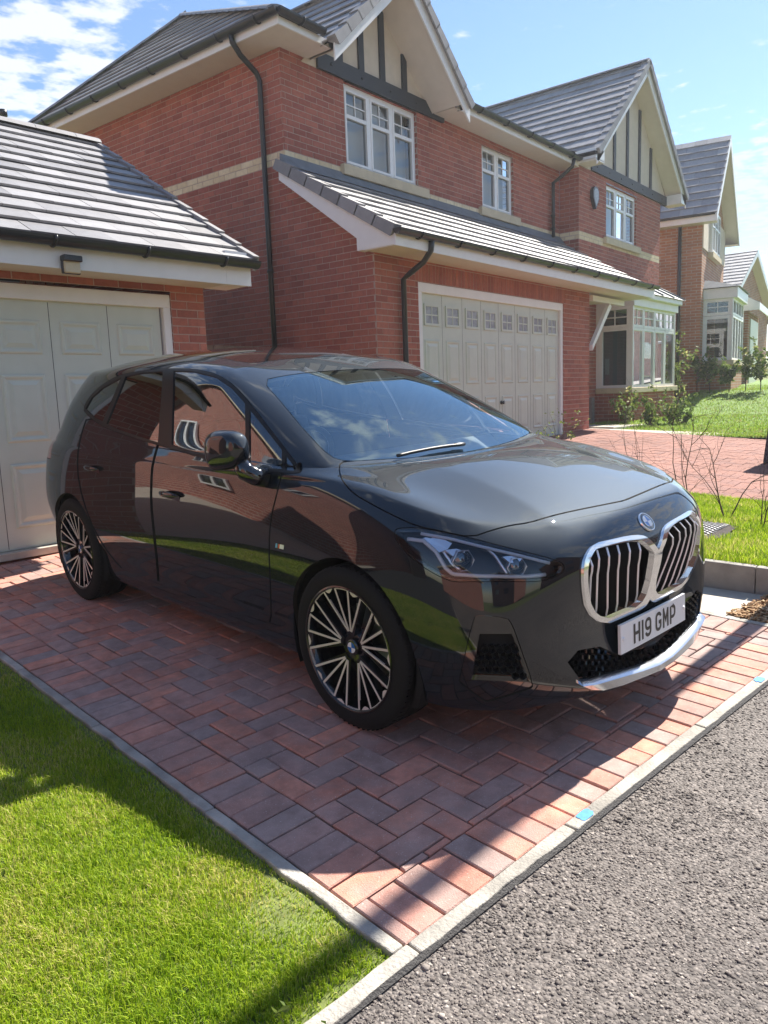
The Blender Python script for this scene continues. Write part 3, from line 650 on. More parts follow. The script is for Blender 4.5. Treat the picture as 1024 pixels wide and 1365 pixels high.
CAGE = {  # columns run from the tail's middle round the right side to the nose's middle (y given positive, mirrored later)
'r0': [(-3.30,0,.22),(-3.28,.32,.22),(-3.22,.58,.22),(-3.08,.70,.22),(-2.80,.76,.18),(-2.30,.78,.17),(-1.50,.78,.16),(-.70,.78,.16),(-.05,.78,.16),(.30,.76,.165),(.50,.66,.165),(.62,.48,.165),(.68,.25,.165),(.70,0,.165)],
'r1': [(-3.44,0,.28),(-3.42,.34,.28),(-3.34,.62,.27),(-3.16,.77,.25),(-2.85,.84,.22),(-2.30,.85,.205),(-1.50,.845,.205),(-.70,.845,.205),(-.05,.855,.205),(.32,.84,.20),(.56,.735,.19),(.70,.53,.185),(.81,.28,.195),(.83,0,.195)],
'r2': [(-3.52,0,.42),(-3.50,.34,.42),(-3.41,.64,.42),(-3.22,.81,.41),(-2.88,0.879,0.4),(-2.3,0.879,0.36),(-1.5,0.866,0.34),(-0.7,0.866,0.34),(-0.05,0.889,0.36),(.35,.885,.34),(.61,.79,.31),(.765,.575,.30),(.85,.29,.25),(.868,0,.25)],
'r3': [(-3.545,0,.60),(-3.525,.34,.60),(-3.43,.65,.60),(-3.28,.84,.60),(-2.9,0.915,0.57),(-2.3,0.915,0.55),(-1.5,0.906,0.54),(-0.7,0.906,0.54),(-0.05,0.922,0.55),(.37,.90,.52),(.63,.81,.47),(.765,.585,.46),(.790,.29,.41),(.800,0,.40)],
'r4': [(-3.54,0,.78),(-3.52,.33,.78),(-3.42,.63,.78),(-3.28,.83,.78),(-2.9,0.897,0.79),(-2.3,0.904,0.78),(-1.5,0.899,0.77),(-0.7,0.897,0.77),(-0.05,0.902,0.76),(.37,.893,.68),(.62,.80,.62),(.765,.575,.62),(.813,.29,.62),(.826,0,.62)],
'r5': [(-3.50,0,.96),(-3.475,.32,.96),(-3.38,.60,.96),(-3.25,.80,.96),(-2.9,0.871,0.955),(-2.3,0.886,0.95),(-1.5,0.884,0.935),(-0.7,0.879,0.925),(-0.05,0.874,0.9),(.35,.866,.82),(.59,.775,.77),(.745,.55,.765),(.81,.28,.742),(.826,0,.735)],
'r6': [(-3.48,0,1.02),(-3.455,.31,1.02),(-3.36,.58,1.02),(-3.20,.765,1.02),(-2.88,0.85,1.015),(-2.3,0.872,1),(-1.5,0.871,0.985),(-0.7,0.865,0.97),(-0.1,0.818,0.985),(.30,.79,.925),(.53,.69,.875),(.69,.49,.845),(.748,.26,.826),(.77,0,.815)],
'h1': {7:(-.685,.870,.995),8:(-.13,.80,1.0),9:(.22,.74,.955),10:(.42,.635,.910),11:(.57,.45,.905),12:(.637,.24,.893),13:(.655,0,.887)},
'h2': {7:(-.70,.861,1.02),8:(-.22,.775,1.015),9:(.02,.69,.993),10:(.14,.58,.980),11:(.23,.41,.99),12:(.28,.215,.997),13:(.29,0,1.001)},
'h3': {7:(-.72,.851,1.043),8:(-.33,.775,1.03),9:(-.20,.70,1.035),10:(-.14,.60,1.029),11:(-.07,.42,1.033),12:(-.035,.21,1.037),13:(-.03,0,1.039)},
'r7': [(-3.45,0,1.10),(-3.42,.31,1.10),(-3.325,.565,1.10),(-3.15,.72,1.11),(-2.87,0.819,1.11),(-2.3,0.842,1.095),(-1.5,0.842,1.08),(-0.75,0.834,1.065),(-0.4,0.794,1.045),(-.30,.745,1.05),(-.255,.66,1.055),(-.19,.45,1.05),(-.155,.22,1.045),(-.145,0,1.045)],
'r8': [(-3.37,0,1.27),(-3.345,.30,1.27),(-3.26,.53,1.27),(-3.09,.665,1.27),(-2.82,.755,1.27),(-2.30,.785,1.26),(-1.50,.79,1.25),(-.95,.775,1.23),(-.70,.735,1.215),(-.61,.69,1.215),(-.57,.615,1.225),(-.535,.42,1.25),(-.515,.21,1.262),(-.51,0,1.267)],
'r9': [(-3.22,0,1.45),(-3.20,.28,1.45),(-3.13,.47,1.445),(-2.98,.58,1.435),(-2.72,.64,1.44),(-2.25,.675,1.46),(-1.60,.685,1.465),(-1.30,.675,1.455),(-1.13,.65,1.435),(-1.05,.61,1.42),(-1.02,.555,1.42),(-1.03,.38,1.44),(-1.04,.19,1.452),(-1.045,0,1.457)],
}
ROOF_X = [-2.95,-2.55,-2.10,-1.70,-1.40,-1.20]
ROOF_Z = [[1.505,1.548,1.572,1.568,1.545,1.505],[1.50,1.542,1.566,1.562,1.539,1.50],[1.48,1.520,1.543,1.538,1.516,1.475]]
ROOF_Y = [0, .23, .46]
def body_cage():
    rows = []
    for k in ('r0','r1','r2','r3','r4','r5','r6'): rows.append([np.array(p, float) for p in CAGE[k]])
    for t, k in ((.25,'h1'),(.5,'h2'),(.75,'h3')):
        rw = []
        for j in range(14):
            if j in CAGE[k]: rw.append(np.array(CAGE[k][j], float))
            else: rw.append(np.array(CAGE['r6'][j])*(1-t)+np.array(CAGE['r7'][j])*t)
        rows.append(rw)
    for k in ('r7','r8','r9'): rows.append([np.array(p, float) for p in CAGE[k]])
    V = []; F = []; key = {}
    def vid(p):
        k = tuple(np.round(p, 5))
        if k not in key: key[k] = len(V); V.append(np.array(p, float))
        return key[k]
    for sgn in (-1, 1):
        S = np.array([1, sgn, 1.0])
        def quad(a, b, c, d):
            q = [vid(a*S), vid(b*S), vid(c*S), vid(d*S)]
            F.append(tuple(q) if sgn < 0 else tuple(q[::-1]))
        for i in range(len(rows)-1):
            for j in range(13): quad(rows[i][j], rows[i][j+1], rows[i+1][j+1], rows[i+1][j])
        top = rows[-1]; grid = []
        for k in range(3):
            grid.append([top[k]] + [np.array([ROOF_X[q], ROOF_Y[k], ROOF_Z[k][q]]) for q in range(6)] + [top[13-k]])
        grid.append(top[3:11])
        for k in range(3):
            for q in range(7): quad(grid[k+1][q], grid[k+1][q+1], grid[k][q+1], grid[k][q])
    CR_ = {}
    nm = ['r0','r1','r2','r3','r4','r5','r6','h1','h2','h3','r7','r8','r9']; ix = {k: i for i, k in enumerate(nm)}
    def cre(a, b, w):
        for sgn in (-1, 1):
            S = np.array([1, sgn, 1.0]); i, j = vid(rows[ix[a[0]]][a[1]]*S), vid(rows[ix[b[0]]][b[1]]*S); CR_[(min(i, j), max(i, j))] = w
    for q in range(3, 7): cre(('r6', q), ('r6', q+1), .65)
    for q in range(7, 10): cre(('r6', q), ('r6', q+1), .8)
    for q in range(10, 13): cre(('r6', q), ('r6', q+1), .30)
    for a, b in (('r6','h1'),('h1','h2'),('h2','h3'),('h3','r7')): cre((a, 11), (b, 11), .85)
    for a, b in (('r7','r8'),('r8','r9')): cre((a, 9), (b, 9), .5)
    for q in range(3, 9): cre(('r9', q), ('r9', q+1), .3)
    for q in range(4, 8): cre(('r4', q), ('r4', q+1), .5)
    for q in range(4, 8): cre(('r2', q), ('r2', q+1), .6)
    return np.array(V), F, CR_
def subdivided(V, F, lev, fit=3, CR_=None):
    T = V.copy(); P = V.copy()
    for it in range(fit+1):
        me = bpy.data.meshes.new('tmp'); me.from_pydata([tuple(p) for p in P], [], F)
        if CR_:
            at = me.attributes.new('crease_edge', 'FLOAT', 'EDGE')
            for e_ in me.edges:
                k_ = (min(e_.vertices), max(e_.vertices))
                if k_ in CR_: at.data[e_.index].value = CR_[k_]
        o = bpy.data.objects.new('tmp', me); COL.objects.link(o)
        md = o.modifiers.new('s', 'SUBSURF'); md.levels = md.render_levels = (1 if it < fit else lev); md.use_limit_surface = True
        dg = bpy.context.evaluated_depsgraph_get(); dg.update(); ev = o.evaluated_get(dg); em = ev.to_mesh()
        n = len(em.vertices); co = np.empty(n*3); em.vertices.foreach_get('co', co); co = co.reshape(-1, 3)
        if it < fit: P = P + .8*(T-co[:len(P)])
        else:
            no = np.empty(n*3); em.vertices.foreach_get('normal', no); no = no.reshape(-1, 3)
            qs = np.empty(len(em.polygons)*4, int); em.loops.foreach_get('vertex_index', qs); qs = qs.reshape(-1, 4)
        ev.to_mesh_clear(); bpy.data.objects.remove(o); bpy.data.meshes.remove(me)
    return co, no, qs
class SM:   # triangle mesh with own normals and a flag for vertices made by a cut
    def __init__(s, V, N, F, C=None, nr=0): s.nr = nr; s.V = V; s.N = N; s.F = F; s.C = np.zeros(len(V), bool) if C is None else C
    def compact(s):
        u, inv = np.unique(s.F, return_inverse=True); return SM(s.V[u], s.N[u], inv.reshape(-1, 3), s.C[u])
    def offset(s, t): return SM(s.V+s.N*t, s.N.copy(), s.F.copy(), s.C.copy())
    def mirror(s): k = np.array([1, -1, 1.]); return SM(s.V*k, s.N*k, s.F[:, ::-1].copy(), s.C.copy(), s.nr)
    def flip(s): return SM(s.V, -s.N, s.F[:, ::-1].copy(), s.C)
def merge(*ms):
    b = 0; Vs = []; Ns = []; Fs = []; Cs = []
    for q in ms:
        Vs.append(q.V); Ns.append(q.N); Fs.append(q.F+b); Cs.append(q.C); b += len(q.V)
    return SM(np.concatenate(Vs), np.concatenate(Ns), np.concatenate(Fs), np.concatenate(Cs))
def clip(M, d):
    """keep the part with d<0"""
    if len(M.F) == 0: return M
    d = np.where(np.abs(d) < 1e-7, 1e-7, d)
    s = d < 0; c = s[M.F].sum(1); out = [M.F[c == 3]]
    n = len(M.V); pairs = []
    def rot(F, k):  # bring the odd vertex first
        return np.stack([F[np.arange(len(F)), k], F[np.arange(len(F)), (k+1) % 3], F[np.arange(len(F)), (k+2) % 3]], 1)
    f1 = M.F[c == 1]; f2 = M.F[c == 2]
    f1 = rot(f1, s[f1].argmax(1)) if len(f1) else f1
    f2 = rot(f2, (~s[f2]).argmax(1)) if len(f2) else f2
    E = np.concatenate([f1[:, [0, 1]], f1[:, [0, 2]], f2[:, [0, 1]], f2[:, [0, 2]]]) if len(f1)+len(f2) else np.zeros((0, 2), int)
    if len(E):
        lo = E.min(1); hi = E.max(1); uk, inv = np.unique(lo.astype(np.int64)*n+hi, return_inverse=True)
        a = uk//n; b = uk % n; t = (d[a]/(d[a]-d[b]))[:, None]
        nv = M.V[a]*(1-t)+M.V[b]*t; nn = M.N[a]*(1-t)+M.N[b]*t; nn /= np.linalg.norm(nn, axis=1, keepdims=True)+1e-12
        inv = inv.ravel()+n; k1 = len(f1); k2 = len(f2)
        i1, i2, j1, j2 = inv[:k1], inv[k1:2*k1], inv[2*k1:2*k1+k2], inv[2*k1+k2:]
        out.append(np.stack([f1[:, 0], i1, i2], 1)); out.append(np.stack([j1, f2[:, 1], f2[:, 2]], 1)); out.append(np.stack([j1, f2[:, 2], j2], 1))
        V = np.concatenate([M.V, nv]); N = np.concatenate([M.N, nn]); C = np.concatenate([M.C, np.ones(len(nv), bool)])
    else: V, N, C = M.V, M.N, M.C
    return SM(V, N, np.concatenate(out), C).compact()
def refine(M, sel):
    """split the selected triangles in four"""
    f = M.F[sel]
    if not len(f): return M
    n = len(M.V); E = np.concatenate([f[:, [0, 1]], f[:, [1, 2]], f[:, [2, 0]]]); lo = E.min(1); hi = E.max(1)
    uk, inv = np.unique(lo.astype(np.int64)*n+hi, return_inverse=True); a = uk//n; b = uk % n
    nv = (M.V[a]+M.V[b])/2; nn = M.N[a]+M.N[b]; nn /= np.linalg.norm(nn, axis=1, keepdims=True)+1e-12
    inv = inv.ravel()+n; k = len(f); m0, m1, m2 = inv[:k], inv[k:2*k], inv[2*k:]
    nf = np.concatenate([np.stack([f[:, 0], m0, m2], 1), np.stack([m0, f[:, 1], m1], 1), np.stack([m2, m1, f[:, 2]], 1), np.stack([m0, m1, m2], 1)])
    return SM(np.concatenate([M.V, nv]), np.concatenate([M.N, nn]), np.concatenate([M.F[~sel], nf]), np.concatenate([M.C, M.C[a] & M.C[b]]))
def chaikin(P, n=2, closed=True):
    P = np.array(P, float)
    for _ in range(n):
        Q = np.roll(P, -1, 0); P = np.stack([.75*P+.25*Q, .25*P+.75*Q], 1).reshape(-1, 2)
    return P
def sdpoly(X, P):
    P = np.array(P, float); Q = np.roll(P, -1, 0); d2 = np.full(len(X), 1e18); ins = np.zeros(len(X), bool)
    for a, b in zip(P, Q):
        e = b-a; w = X-a; t = np.clip((w@e)/(e@e+1e-12), 0, 1); dd = w-t[:, None]*e; d2 = np.minimum(d2, (dd*dd).sum(1))
        cnd = (a[1] <= X[:, 1]) != (b[1] <= X[:, 1])
        xi = a[0]+(X[:, 1]-a[1])/(b[1]-a[1]+1e-18)*(b[0]-a[0]); ins ^= cnd & (X[:, 0] < xi)
    return np.where(ins, -1, 1)*np.sqrt(d2)
BIG = 1e3
def f_px(M, poly, where=None, smooth=1):
    d = sdpoly(car_px(M.V), chaikin(poly, smooth) if smooth else np.array(poly, float))
    if where is not None: d = np.where(where(M.V), d, np.maximum(d, 0)+BIG*0+np.abs(d)+5)
    return d
def f_ax(M, poly, ax, where=None, smooth=1):
    d = sdpoly(M.V[:, ax], chaikin(poly, smooth) if smooth else np.array(poly, float))
    if where is not None: d = np.where(where(M.V), d, np.abs(d)+.05)
    return d
def split(M, fld, gap, ref=1):
    """-> (inside, outside) with a gap between them"""
    for _ in range(ref):
        d = fld(M); L = np.abs(d[M.F]); ext = d[M.F].max(1)-d[M.F].min(1)
        M = refine(M, (L.min(1) < np.maximum(ext, gap)*1.05) & (ext < 60))
    d = fld(M)
    return clip(M, d+gap/2), clip(M, gap/2-d)
def cut_edges(M, every=False):
    E = np.concatenate([M.F[:, [0, 1]], M.F[:, [1, 2]], M.F[:, [2, 0]]]); lo = E.min(1); hi = E.max(1)
    uk, idx, cnt = np.unique(lo.astype(np.int64)*len(M.V)+hi, return_index=True, return_counts=True)
    e = E[idx[cnt == 1]]; ok = np.ones(len(e), bool) if every else (M.C[e[:, 0]] & M.C[e[:, 1]])
    mid = (np.abs(M.V[e[:, 0], 1]) < 1e-5) & (np.abs(M.V[e[:, 1], 1]) < 1e-5)
    return e[ok & ~mid]
def rim(M, depth):
    """turn the cut edges inwards so that panels show an edge"""
    e = cut_edges(M)
    if not len(e): return M
    u, inv = np.unique(e, return_inverse=True); inv = inv.reshape(-1, 2)
    nv = M.V[u]-M.N[u]*depth; b = len(M.V); a0 = e[:, 0]; a1 = e[:, 1]; c0 = inv[:, 0]+b; c1 = inv[:, 1]+b
    F = np.concatenate([M.F, np.stack([a1, a0, c0], 1), np.stack([a1, c0, c1], 1)])
    return SM(np.concatenate([M.V, nv]), np.concatenate([M.N, M.N[u]]), F, np.concatenate([M.C, np.zeros(len(u), bool)]), 2*len(e))
def raised(M, h, depth=.0):
    """patch lifted by h with walls down to -depth"""
    T = SM(M.V+M.N*h, M.N, M.F, M.C); return rim(T, h+depth)
def rim_mask(*ms):
    return np.concatenate([np.r_[np.zeros(len(q.F)-q.nr, bool), np.ones(q.nr, bool)] for q in ms])
def renormal(M):
    fn = np.cross(M.V[M.F[:, 1]]-M.V[M.F[:, 0]], M.V[M.F[:, 2]]-M.V[M.F[:, 0]]); N = np.zeros_like(M.V)
    for k in range(3): np.add.at(N, M.F[:, k], fn)
    N /= np.linalg.norm(N, axis=1, keepdims=True)+1e-12; return SM(M.V, N, M.F, M.C)
def sm_obj(name, M, mat, parent, dark=None):
    me = bpy.data.meshes.new(name); n = len(M.V); k = len(M.F)
    me.vertices.add(n); me.vertices.foreach_set('co', M.V.ravel()); me.loops.add(k*3); me.loops.foreach_set('vertex_index', M.F.ravel().astype(np.int32))
    me.polygons.add(k); me.polygons.foreach_set('loop_start', np.arange(0, k*3, 3, dtype=np.int32)); me.polygons.foreach_set('use_smooth', np.ones(k, bool))
    me.update()
    me.normals_split_custom_set_from_vertices(M.N.tolist())
    me.materials.append(mat)
    if dark is not None and dark.any(): me.materials.append(MT['liner']); me.polygons.foreach_set('material_index', dark.astype(np.int32))
    o = bpy.data.objects.new(name, me); link(o, parent); return o

def car_materials():
    p, nt, b = new_mat('black metallic paint'); N = nt.nodes.new; L = nt.links.new
    b.inputs['Base Color'].default_value = (.004, .006, .010, 1); b.inputs['Metallic'].default_value = .0; b.inputs['Roughness'].default_value = .6; b.inputs['Specular IOR Level'].default_value = .15
    b.inputs['Coat Weight'].default_value = 1.0; b.inputs['Coat Roughness'].default_value = .018; b.inputs['Coat IOR'].default_value = 1.6; b.inputs['Coat Tint'].default_value = (.82, .92, 1.0, 1)
    tc = N('ShaderNodeTexCoord'); nz = N('ShaderNodeTexNoise'); nz.inputs['Scale'].default_value = 3.2; nz.inputs['Detail'].default_value = 1; L(tc.outputs['Object'], nz.inputs['Vector'])
    bp = N('ShaderNodeBump'); bp.inputs['Strength'].default_value = .035; bp.inputs['Distance'].default_value = .02; L(nz.outputs['Fac'], bp.inputs['Height']); L(bp.outputs[0], b.inputs['Coat Normal'])
    MT['paint'] = p
    MT['gloss_black'] = pmat('gloss black trim', (.006, .006, .007), .08, coat=1)
    MT['satin_black'] = pmat('satin black plastic', (.014, .014, .015), .45, bump=.1, bscale=300)
    MT['trim_black'] = pmat('black window seal', (.008, .008, .009), .38, spec=.25)
    MT['liner'] = pmat('matt black liner', (.008, .008, .008), .9)
    MT['chrome'] = pmat('satin chrome', (.78, .79, .80), .09, metal=1)
    MT['silver_trim'] = pmat('silver painted trim', (.50, .53, .58), .16, metal=.9, coat=.6)
    MT['slat'] = pmat('satin silver', (.80, .81, .83), .35, metal=.5)
    MT['rubber'] = pmat('tyre rubber', (.012, .012, .013), .8, spec=.25, bump=.25, bscale=180)
    MT['rim_black'] = pmat('gloss black alloy', (.010, .010, .012), .22, metal=.3, coat=.8)
    MT['rim_cut'] = pmat('diamond cut alloy', (.88, .82, .76), .34, metal=.45)
    MT['disc'] = pmat('brake disc steel', (.30, .30, .31), .35, metal=1)
    MT['windscreen'] = glass_mat('windscreen glass', (.74, .82, .84), (.74, .93, 1.0), f0=.22)
    MT['tint_glass'] = glass_mat('tinted side glass', (.035, .04, .042), (.92, .96, 1), f0=.13)
    MT['side_glass'] = glass_mat('door glass', (.42, .46, .46), (.92, .96, 1), f0=.12)
    MT['lamp_glass'] = glass_mat('headlight cover', (.92, .95, .98), (1, 1, 1), f0=.01)
    MT['lamp_chrome'] = pmat('lamp reflector', (.85, .88, .93), .2, metal=.7)
    MT['lamp_dark'] = pmat('lamp bezel', (.012, .014, .018), .5)
    MT['drl'] = pmat('running light guide', (.85, .88, .92), .25, coat=.5)
    MT['plate'] = pmat('plate white', (.90, .91, .91), .35, coat=.3)
    MT['plate_ink'] = pmat('plate black', (.012, .012, .012), .4)
    MT['cabin'] = pmat('cabin fabric', (.11, .11, .115), .85, var=.2, scale=30)
    MT['dash'] = pmat('dashboard', (.24, .25, .26), .6, bump=.1, bscale=400)
    MT['badge_blue'] = pmat('badge blue', (.02, .16, .50), .15, coat=1); MT['badge_white'] = pmat('badge white', (.82, .83, .85), .15, coat=1)
    MT['red'] = pmat('red enamel', (.55, .02, .03), .2, coat=1); MT['navy'] = pmat('dark blue enamel', (.02, .03, .18), .2, coat=1); MT['sky_blue'] = pmat('light blue enamel', (.10, .35, .75), .2, coat=1)
    MT['tail_red'] = pmat('tail light red', (.35, .01, .012), .12, coat=1)

def build_car():
    car_materials()
    car = empty('parked_car'); mm = Matrix.Identity(4)
    for i in range(3): mm[i][0] = FWDv[i]; mm[i][1] = LFTv[i]; mm[i][2] = UPv[i]; mm[i][3] = CARO[i]
    car.matrix_world = mm
    tag(car, 'glossy black five-door family car parked on the red block driveway', 'car')
    V, F, CR_ = body_cage(); co, no, qs = subdivided(V, F, 4, 3, CR_)
    T = np.concatenate([qs[:, [0, 1, 2]], qs[:, [0, 2, 3]]])
    keep = (co[T][:, :, 1] < 1e-6).all(1); FULL = SM(co, no, T[keep]).compact()
    bvh = BVHTree.FromPolygons([tuple(v) for v in FULL.V], [tuple(map(int, f)) for f in FULL.F])
    cl = np.array([(CPOS-CARO)@FWDv, (CPOS-CARO)@LFTv, (CPOS-CARO)@UPv])
    def hit(x, y):
        r = ray(x, y); d = Vector((r@FWDv, r@LFTv, r@UPv)).normalized(); h = bvh.ray_cast(Vector(cl), d)
        return (np.array(h[0]), np.array(h[1])) if h[0] else (None, None)
    def both(name, M, mat):   # one object over both halves
        return sm_obj(name, merge(M, M.mirror()), mat, car, rim_mask(M, M) if mat is MT['paint'] else None)
    def pair(name, M, mat):
        dk = rim_mask(M) if mat is MT['paint'] else None; return sm_obj(name, M, mat, car, dk), sm_obj(name, M.mirror(), mat, car, dk)
    B = FULL
    # wheel arches
    WZ = .338; AX = (0.0, -2.69)
    for ax in AX:
        fld = lambda M, ax=ax: np.where(M.V[:, 1] < -.45, np.hypot(M.V[:, 0]-ax, (M.V[:, 2]-WZ)*1.0)-.372, 1.0)
        _, B = split(B, fld, 0.0)
    full_arch = B
    # --- glass areas
    WS = [(349,507),(380,500.5),(412,496.5),(450,493.5),(500,491),(560,492),(720,590),(640,600),(560,609.5),(500,613),(462,615),(440,609),(408,576),(376,537)]
    ws, B = split(B, lambda M: f_px(M, WS, lambda V: (V[:, 0] > -1.3) & (V[:, 0] < 0) & (V[:, 2] > 1.0)), .8)
    DLO = [(110,545),(120,528),(134,514),(157,500.5),(188,494),(227.5,491),(259,491.5),(290,498.6),(313.4,514),(337,541.6),(364,577),(391.6,612),(402,627),(399,631.4),(376,630.6),(329,627.5),(274,612),(227.5,598),(188,586.5),(153,575),(134,567),(118,555)]
    sidew = lambda V: (V[:, 1] < -.45) & (V[:, 2] > .96) & (V[:, 0] > -3.1)
    dlo, B = split(B, lambda M: f_px(M, DLO, sidew), .8)
    roofp = [(-1.13,-2),(-1.10,0),(-1.13,2),(-2.85,2),(-2.85,-2)]
    RG = [(-1.16,.6),(-1.16,-.44),(-1.30,-.52),(-2.70,-.51),(-2.86,-.42),(-2.86,.6)]
    rg, B = split(B, lambda M: f_ax(M, RG, [0, 1], lambda V: V[:, 2] > 1.38, 1), .006)
    # --- lamps, bonnet, doors
    HL = [(526,707),(530,704.5),(538,703.4),(558.6,703),(590,709),(627.5,716.8),(675.8,729.4),(722.7,741),(748,749),(752.6,754),(752,764),(734.4,771.8),(716.8,775.4),(664,775.4),(631.8,775.4),(605.5,776),(588,770),(558.6,752.8),(535,732),(526.4,717.6)]
    front = lambda V: V[:, 0] > .12
    hl0, B = split(B, lambda M: f_px(M, HL, front), .8, 2)
    hl, hlb = split(hl0, lambda M: f_px(M, HL, front)+2.6, .0, 1)
    HOOD = [(453.5,616),(452,628),(456.6,641),(470,657),(490,669),(522.5,686.5),(556,701.5),(590,708.5),(627.5,716.5),(658,706),(681.7,700),(705,697),(734,688),(763.7,681),(800,673.7),(838.8,666),(900,640),(900,540),(640,540),(600,590),(535,606),(470,614.5)]
    hood, B = split(B, lambda M: f_px(M, HOOD, lambda V: (V[:, 0] > -.42) & (V[:, 2] > .78)), 1.9, 1)
    FD = [(212,590),(206,612),(203,627),(202,670),(206,709.5),(210.5,752),(213,790),(240,806),(300,822),(350,833),(362,832),(360.6,784),(358.4,729),(361,690),(370,655),(376,630),(384,600),(300,560),(230,560)]
    sd = lambda V: (V[:, 1] < -.6) & (V[:, 0] > -3.0) & (V[:, 0] < -.1)
    fd, B = split(B, lambda M: f_px(M, FD, lambda V: sd(V) & (V[:, 2] > .30)), 1.9, 1)
    RD = [(117,553),(108,580),(103,608),(104.5,643),(118,690),(137,727),(160,756),(185,778),(211.5,789),(209,752),(204.5,709.5),(200.5,670),(201.5,627),(204.5,612),(210.5,590),(215,560)]
    rd, B = split(B, lambda M: f_px(M, RD, lambda V: sd(V) & (V[:, 2] > .30)), 1.9, 1)
    # --- nose openings
    KO = [(775,752),(781,736),(790,725.5),(810,721),(834,715.5),(852,714),(862,718),(875,731.5),(876.5,737),(868,790),(855,812),(830,822),(802,832.7),(780,815),(775,781)]
    KI = [(781,755),(786,741),(793,731.5),(812,727),(835,721.5),(850,720.5),(858,724),(868.5,735),(869.5,739),(861.5,786),(850,806),(828,815.5),(804,825.5),(786,811),(781,780)]
    ko, B = split(B, lambda M: f_px(M, KO, front, 1), .5, 2)
    ki, frame = split(ko, lambda M: f_px(M, KI, front, 1), .0, 2)
    LI = [(757,883),(771,867),(800,862),(824,873),(884,856),(900,845),(900,872),(884,876),(850,887),(775,908)]
    li, B = split(B, lambda M: f_px(M, LI, front, 0), .3, 2)
    LIP = [(768,906),(776,908.6),(850,887.6),(886,875),(900,870),(900,886),(886,889),(840,906),(808,917.5),(790,918.5),(780,915)]
    lip, B = split(B, lambda M: f_px(M, LIP, front, 0), .3, 2)
    VO = [(631,824),(638,820),(676,823.5),(683,832),(692,857),(712,914),(706,919),(652,936),(645,935),(614,912),(612,906)]
    VI = [(639,846),(686,846),(706,910),(628,907)]
    vo, B = split(B, lambda M: f_px(M, VO, front, 1), .9, 2)
    vi, vf = split(vo, lambda M: f_px(M, VI, front, 0), .8, 2)
    TLp = [(-.40,.86),(-.86,.90),(-.95,.93),(-.95,1.04),(-.80,1.03),(-.40,.99)]
    tl, B = split(B, lambda M: f_ax(M, TLp, [1, 2], lambda V: V[:, 0] < -3.05, 0), .004, 1)
    # ---------------------------------------------------------------- parts
    body = both('body', rim(B, .022), MT['paint'])
    both('bonnet', rim(hood, .02), MT['paint'])
    both('windscreen', ws, MT['windscreen'])
    both('roof_glass', rg, MT['gloss_black'])
    doors = []
    for M, nm in ((fd, 'door'), (rd, 'door')):
        doors.append(pair(nm, rim(M, .02), MT['paint']))
    pair('tail_light', rim(tl, .01), MT['tail_red'])
    # side glazing: trim strip and panes
    P1 = [(114.5,545),(123,530),(137,517.5),(158,505.5),(162,503.5),(137,562),(126,556.5)]
    P2 = [(168,502),(190,497.5),(217.5,495.5),(211,590),(187,582.5),(155,571.5),(142.5,565)]
    P3 = [(232,495),(258,495.5),(287,502.5),(309,517.5),(327,538),(328,619.5),(276,606.5),(229.5,593)]
    P4 = [(333,546),(361,581),(376,600.5),(376.5,625.5),(333,622.5)]
    P5 = [(381,607),(395,625.5),(392,628),(381,627)]
    trim = dlo; panes = []
    for P in (P1, P2, P3, P4, P5):
        pn, trim = split(trim, lambda M, P=P: f_px(M, P, sidew, 0), .3, 2); panes.append(pn)
    pair('window_trim', rim(trim.offset(.003), .014), MT['trim_black'])
    for i, pn in enumerate(panes):
        pair('window_pane', pn.offset(-.003), MT['tint_glass'] if i < 2 else MT['side_glass'])
    # bright line under the windows
    # dark shell under the shut lines
    sh = FULL
    for ax in AX:
        sh = clip(sh, .375-np.hypot(sh.V[:, 0]-ax, sh.V[:, 2]-WZ)*np.where(sh.V[:, 1] < -.45, 1, 100))
    sh = clip(sh, -f_px(sh, WS, lambda V: (V[:, 0] > -1.35) & (V[:, 0] < 0.05) & (V[:, 2] > 1.0))+6)
    sh = clip(sh, -f_px(sh, DLO, sidew)-.5)
    for P in (KO, LI, VO, HL): sh = clip(sh, -f_px(sh, P, front, 0)+0)
    sh = clip(sh, np.where(sh.V[:, 0] < -.02, sh.V[:, 2]-.95, -1.0)); both('inner_shell', sh.offset(-.022), MT['liner'])
    # ---------------------------------------------------------------- wheels
    def wheel(x, y, side):
        w = empty('wheel', (x, y, WZ-.002), parent=car)     # outward = local -y for the right side
        if side > 0: w.rotation_euler = (0, 0, math.pi)
        t = MB(); ro = .338; ri = .254
        t.lathe([(ri, -.105), (ri+.006, -.1135), (ri+.025, -.1165), (ro-.035, -.117), (ro-.014, -.110), (ro-.004, -.097), (ro, -.08), (ro, -.062), (ro-.007, -.060), (ro-.007, -.053), (ro, -.051), (ro, -.012), (ro-.007, -.010), (ro-.007, .010), (ro, .012), (ro, .051), (ro-.007, .053), (ro-.007, .06), (ro, .062), (ro-.004, .098), (ro-.014, .113), (ro-.05, .122), (ri, .105)], 96, 'y')
        # shoulder sipes
        for k in range(72):
            a = 2*math.pi*k/72; ca, sa = math.cos(a), math.sin(a); tx, tz = -sa, ca
            for s0, s1, r0 in ((-.099, -.066, ro+.0008),):
                w_ = .0045
                P = [(r0*ca+tx*q, s, r0*sa+tz*q) for s in (s0, s1) for q in (-w_, w_)]
                P2_ = [((r0-.01)*ca+tx*q, s, (r0-.01)*sa+tz*q) for s in (s0, s1) for q in (-w_, w_)]
                t.add([P2_[0], P2_[1], P2_[3], P2_[2], P[0], P[1], P[3], P[2]], [(4, 5, 6, 7), (0, 1, 5, 4), (2, 3, 7, 6), (1, 2, 6, 5), (3, 0, 4, 7)])
        t.build('tyre', MT['rubber'], w)
        r = MB()
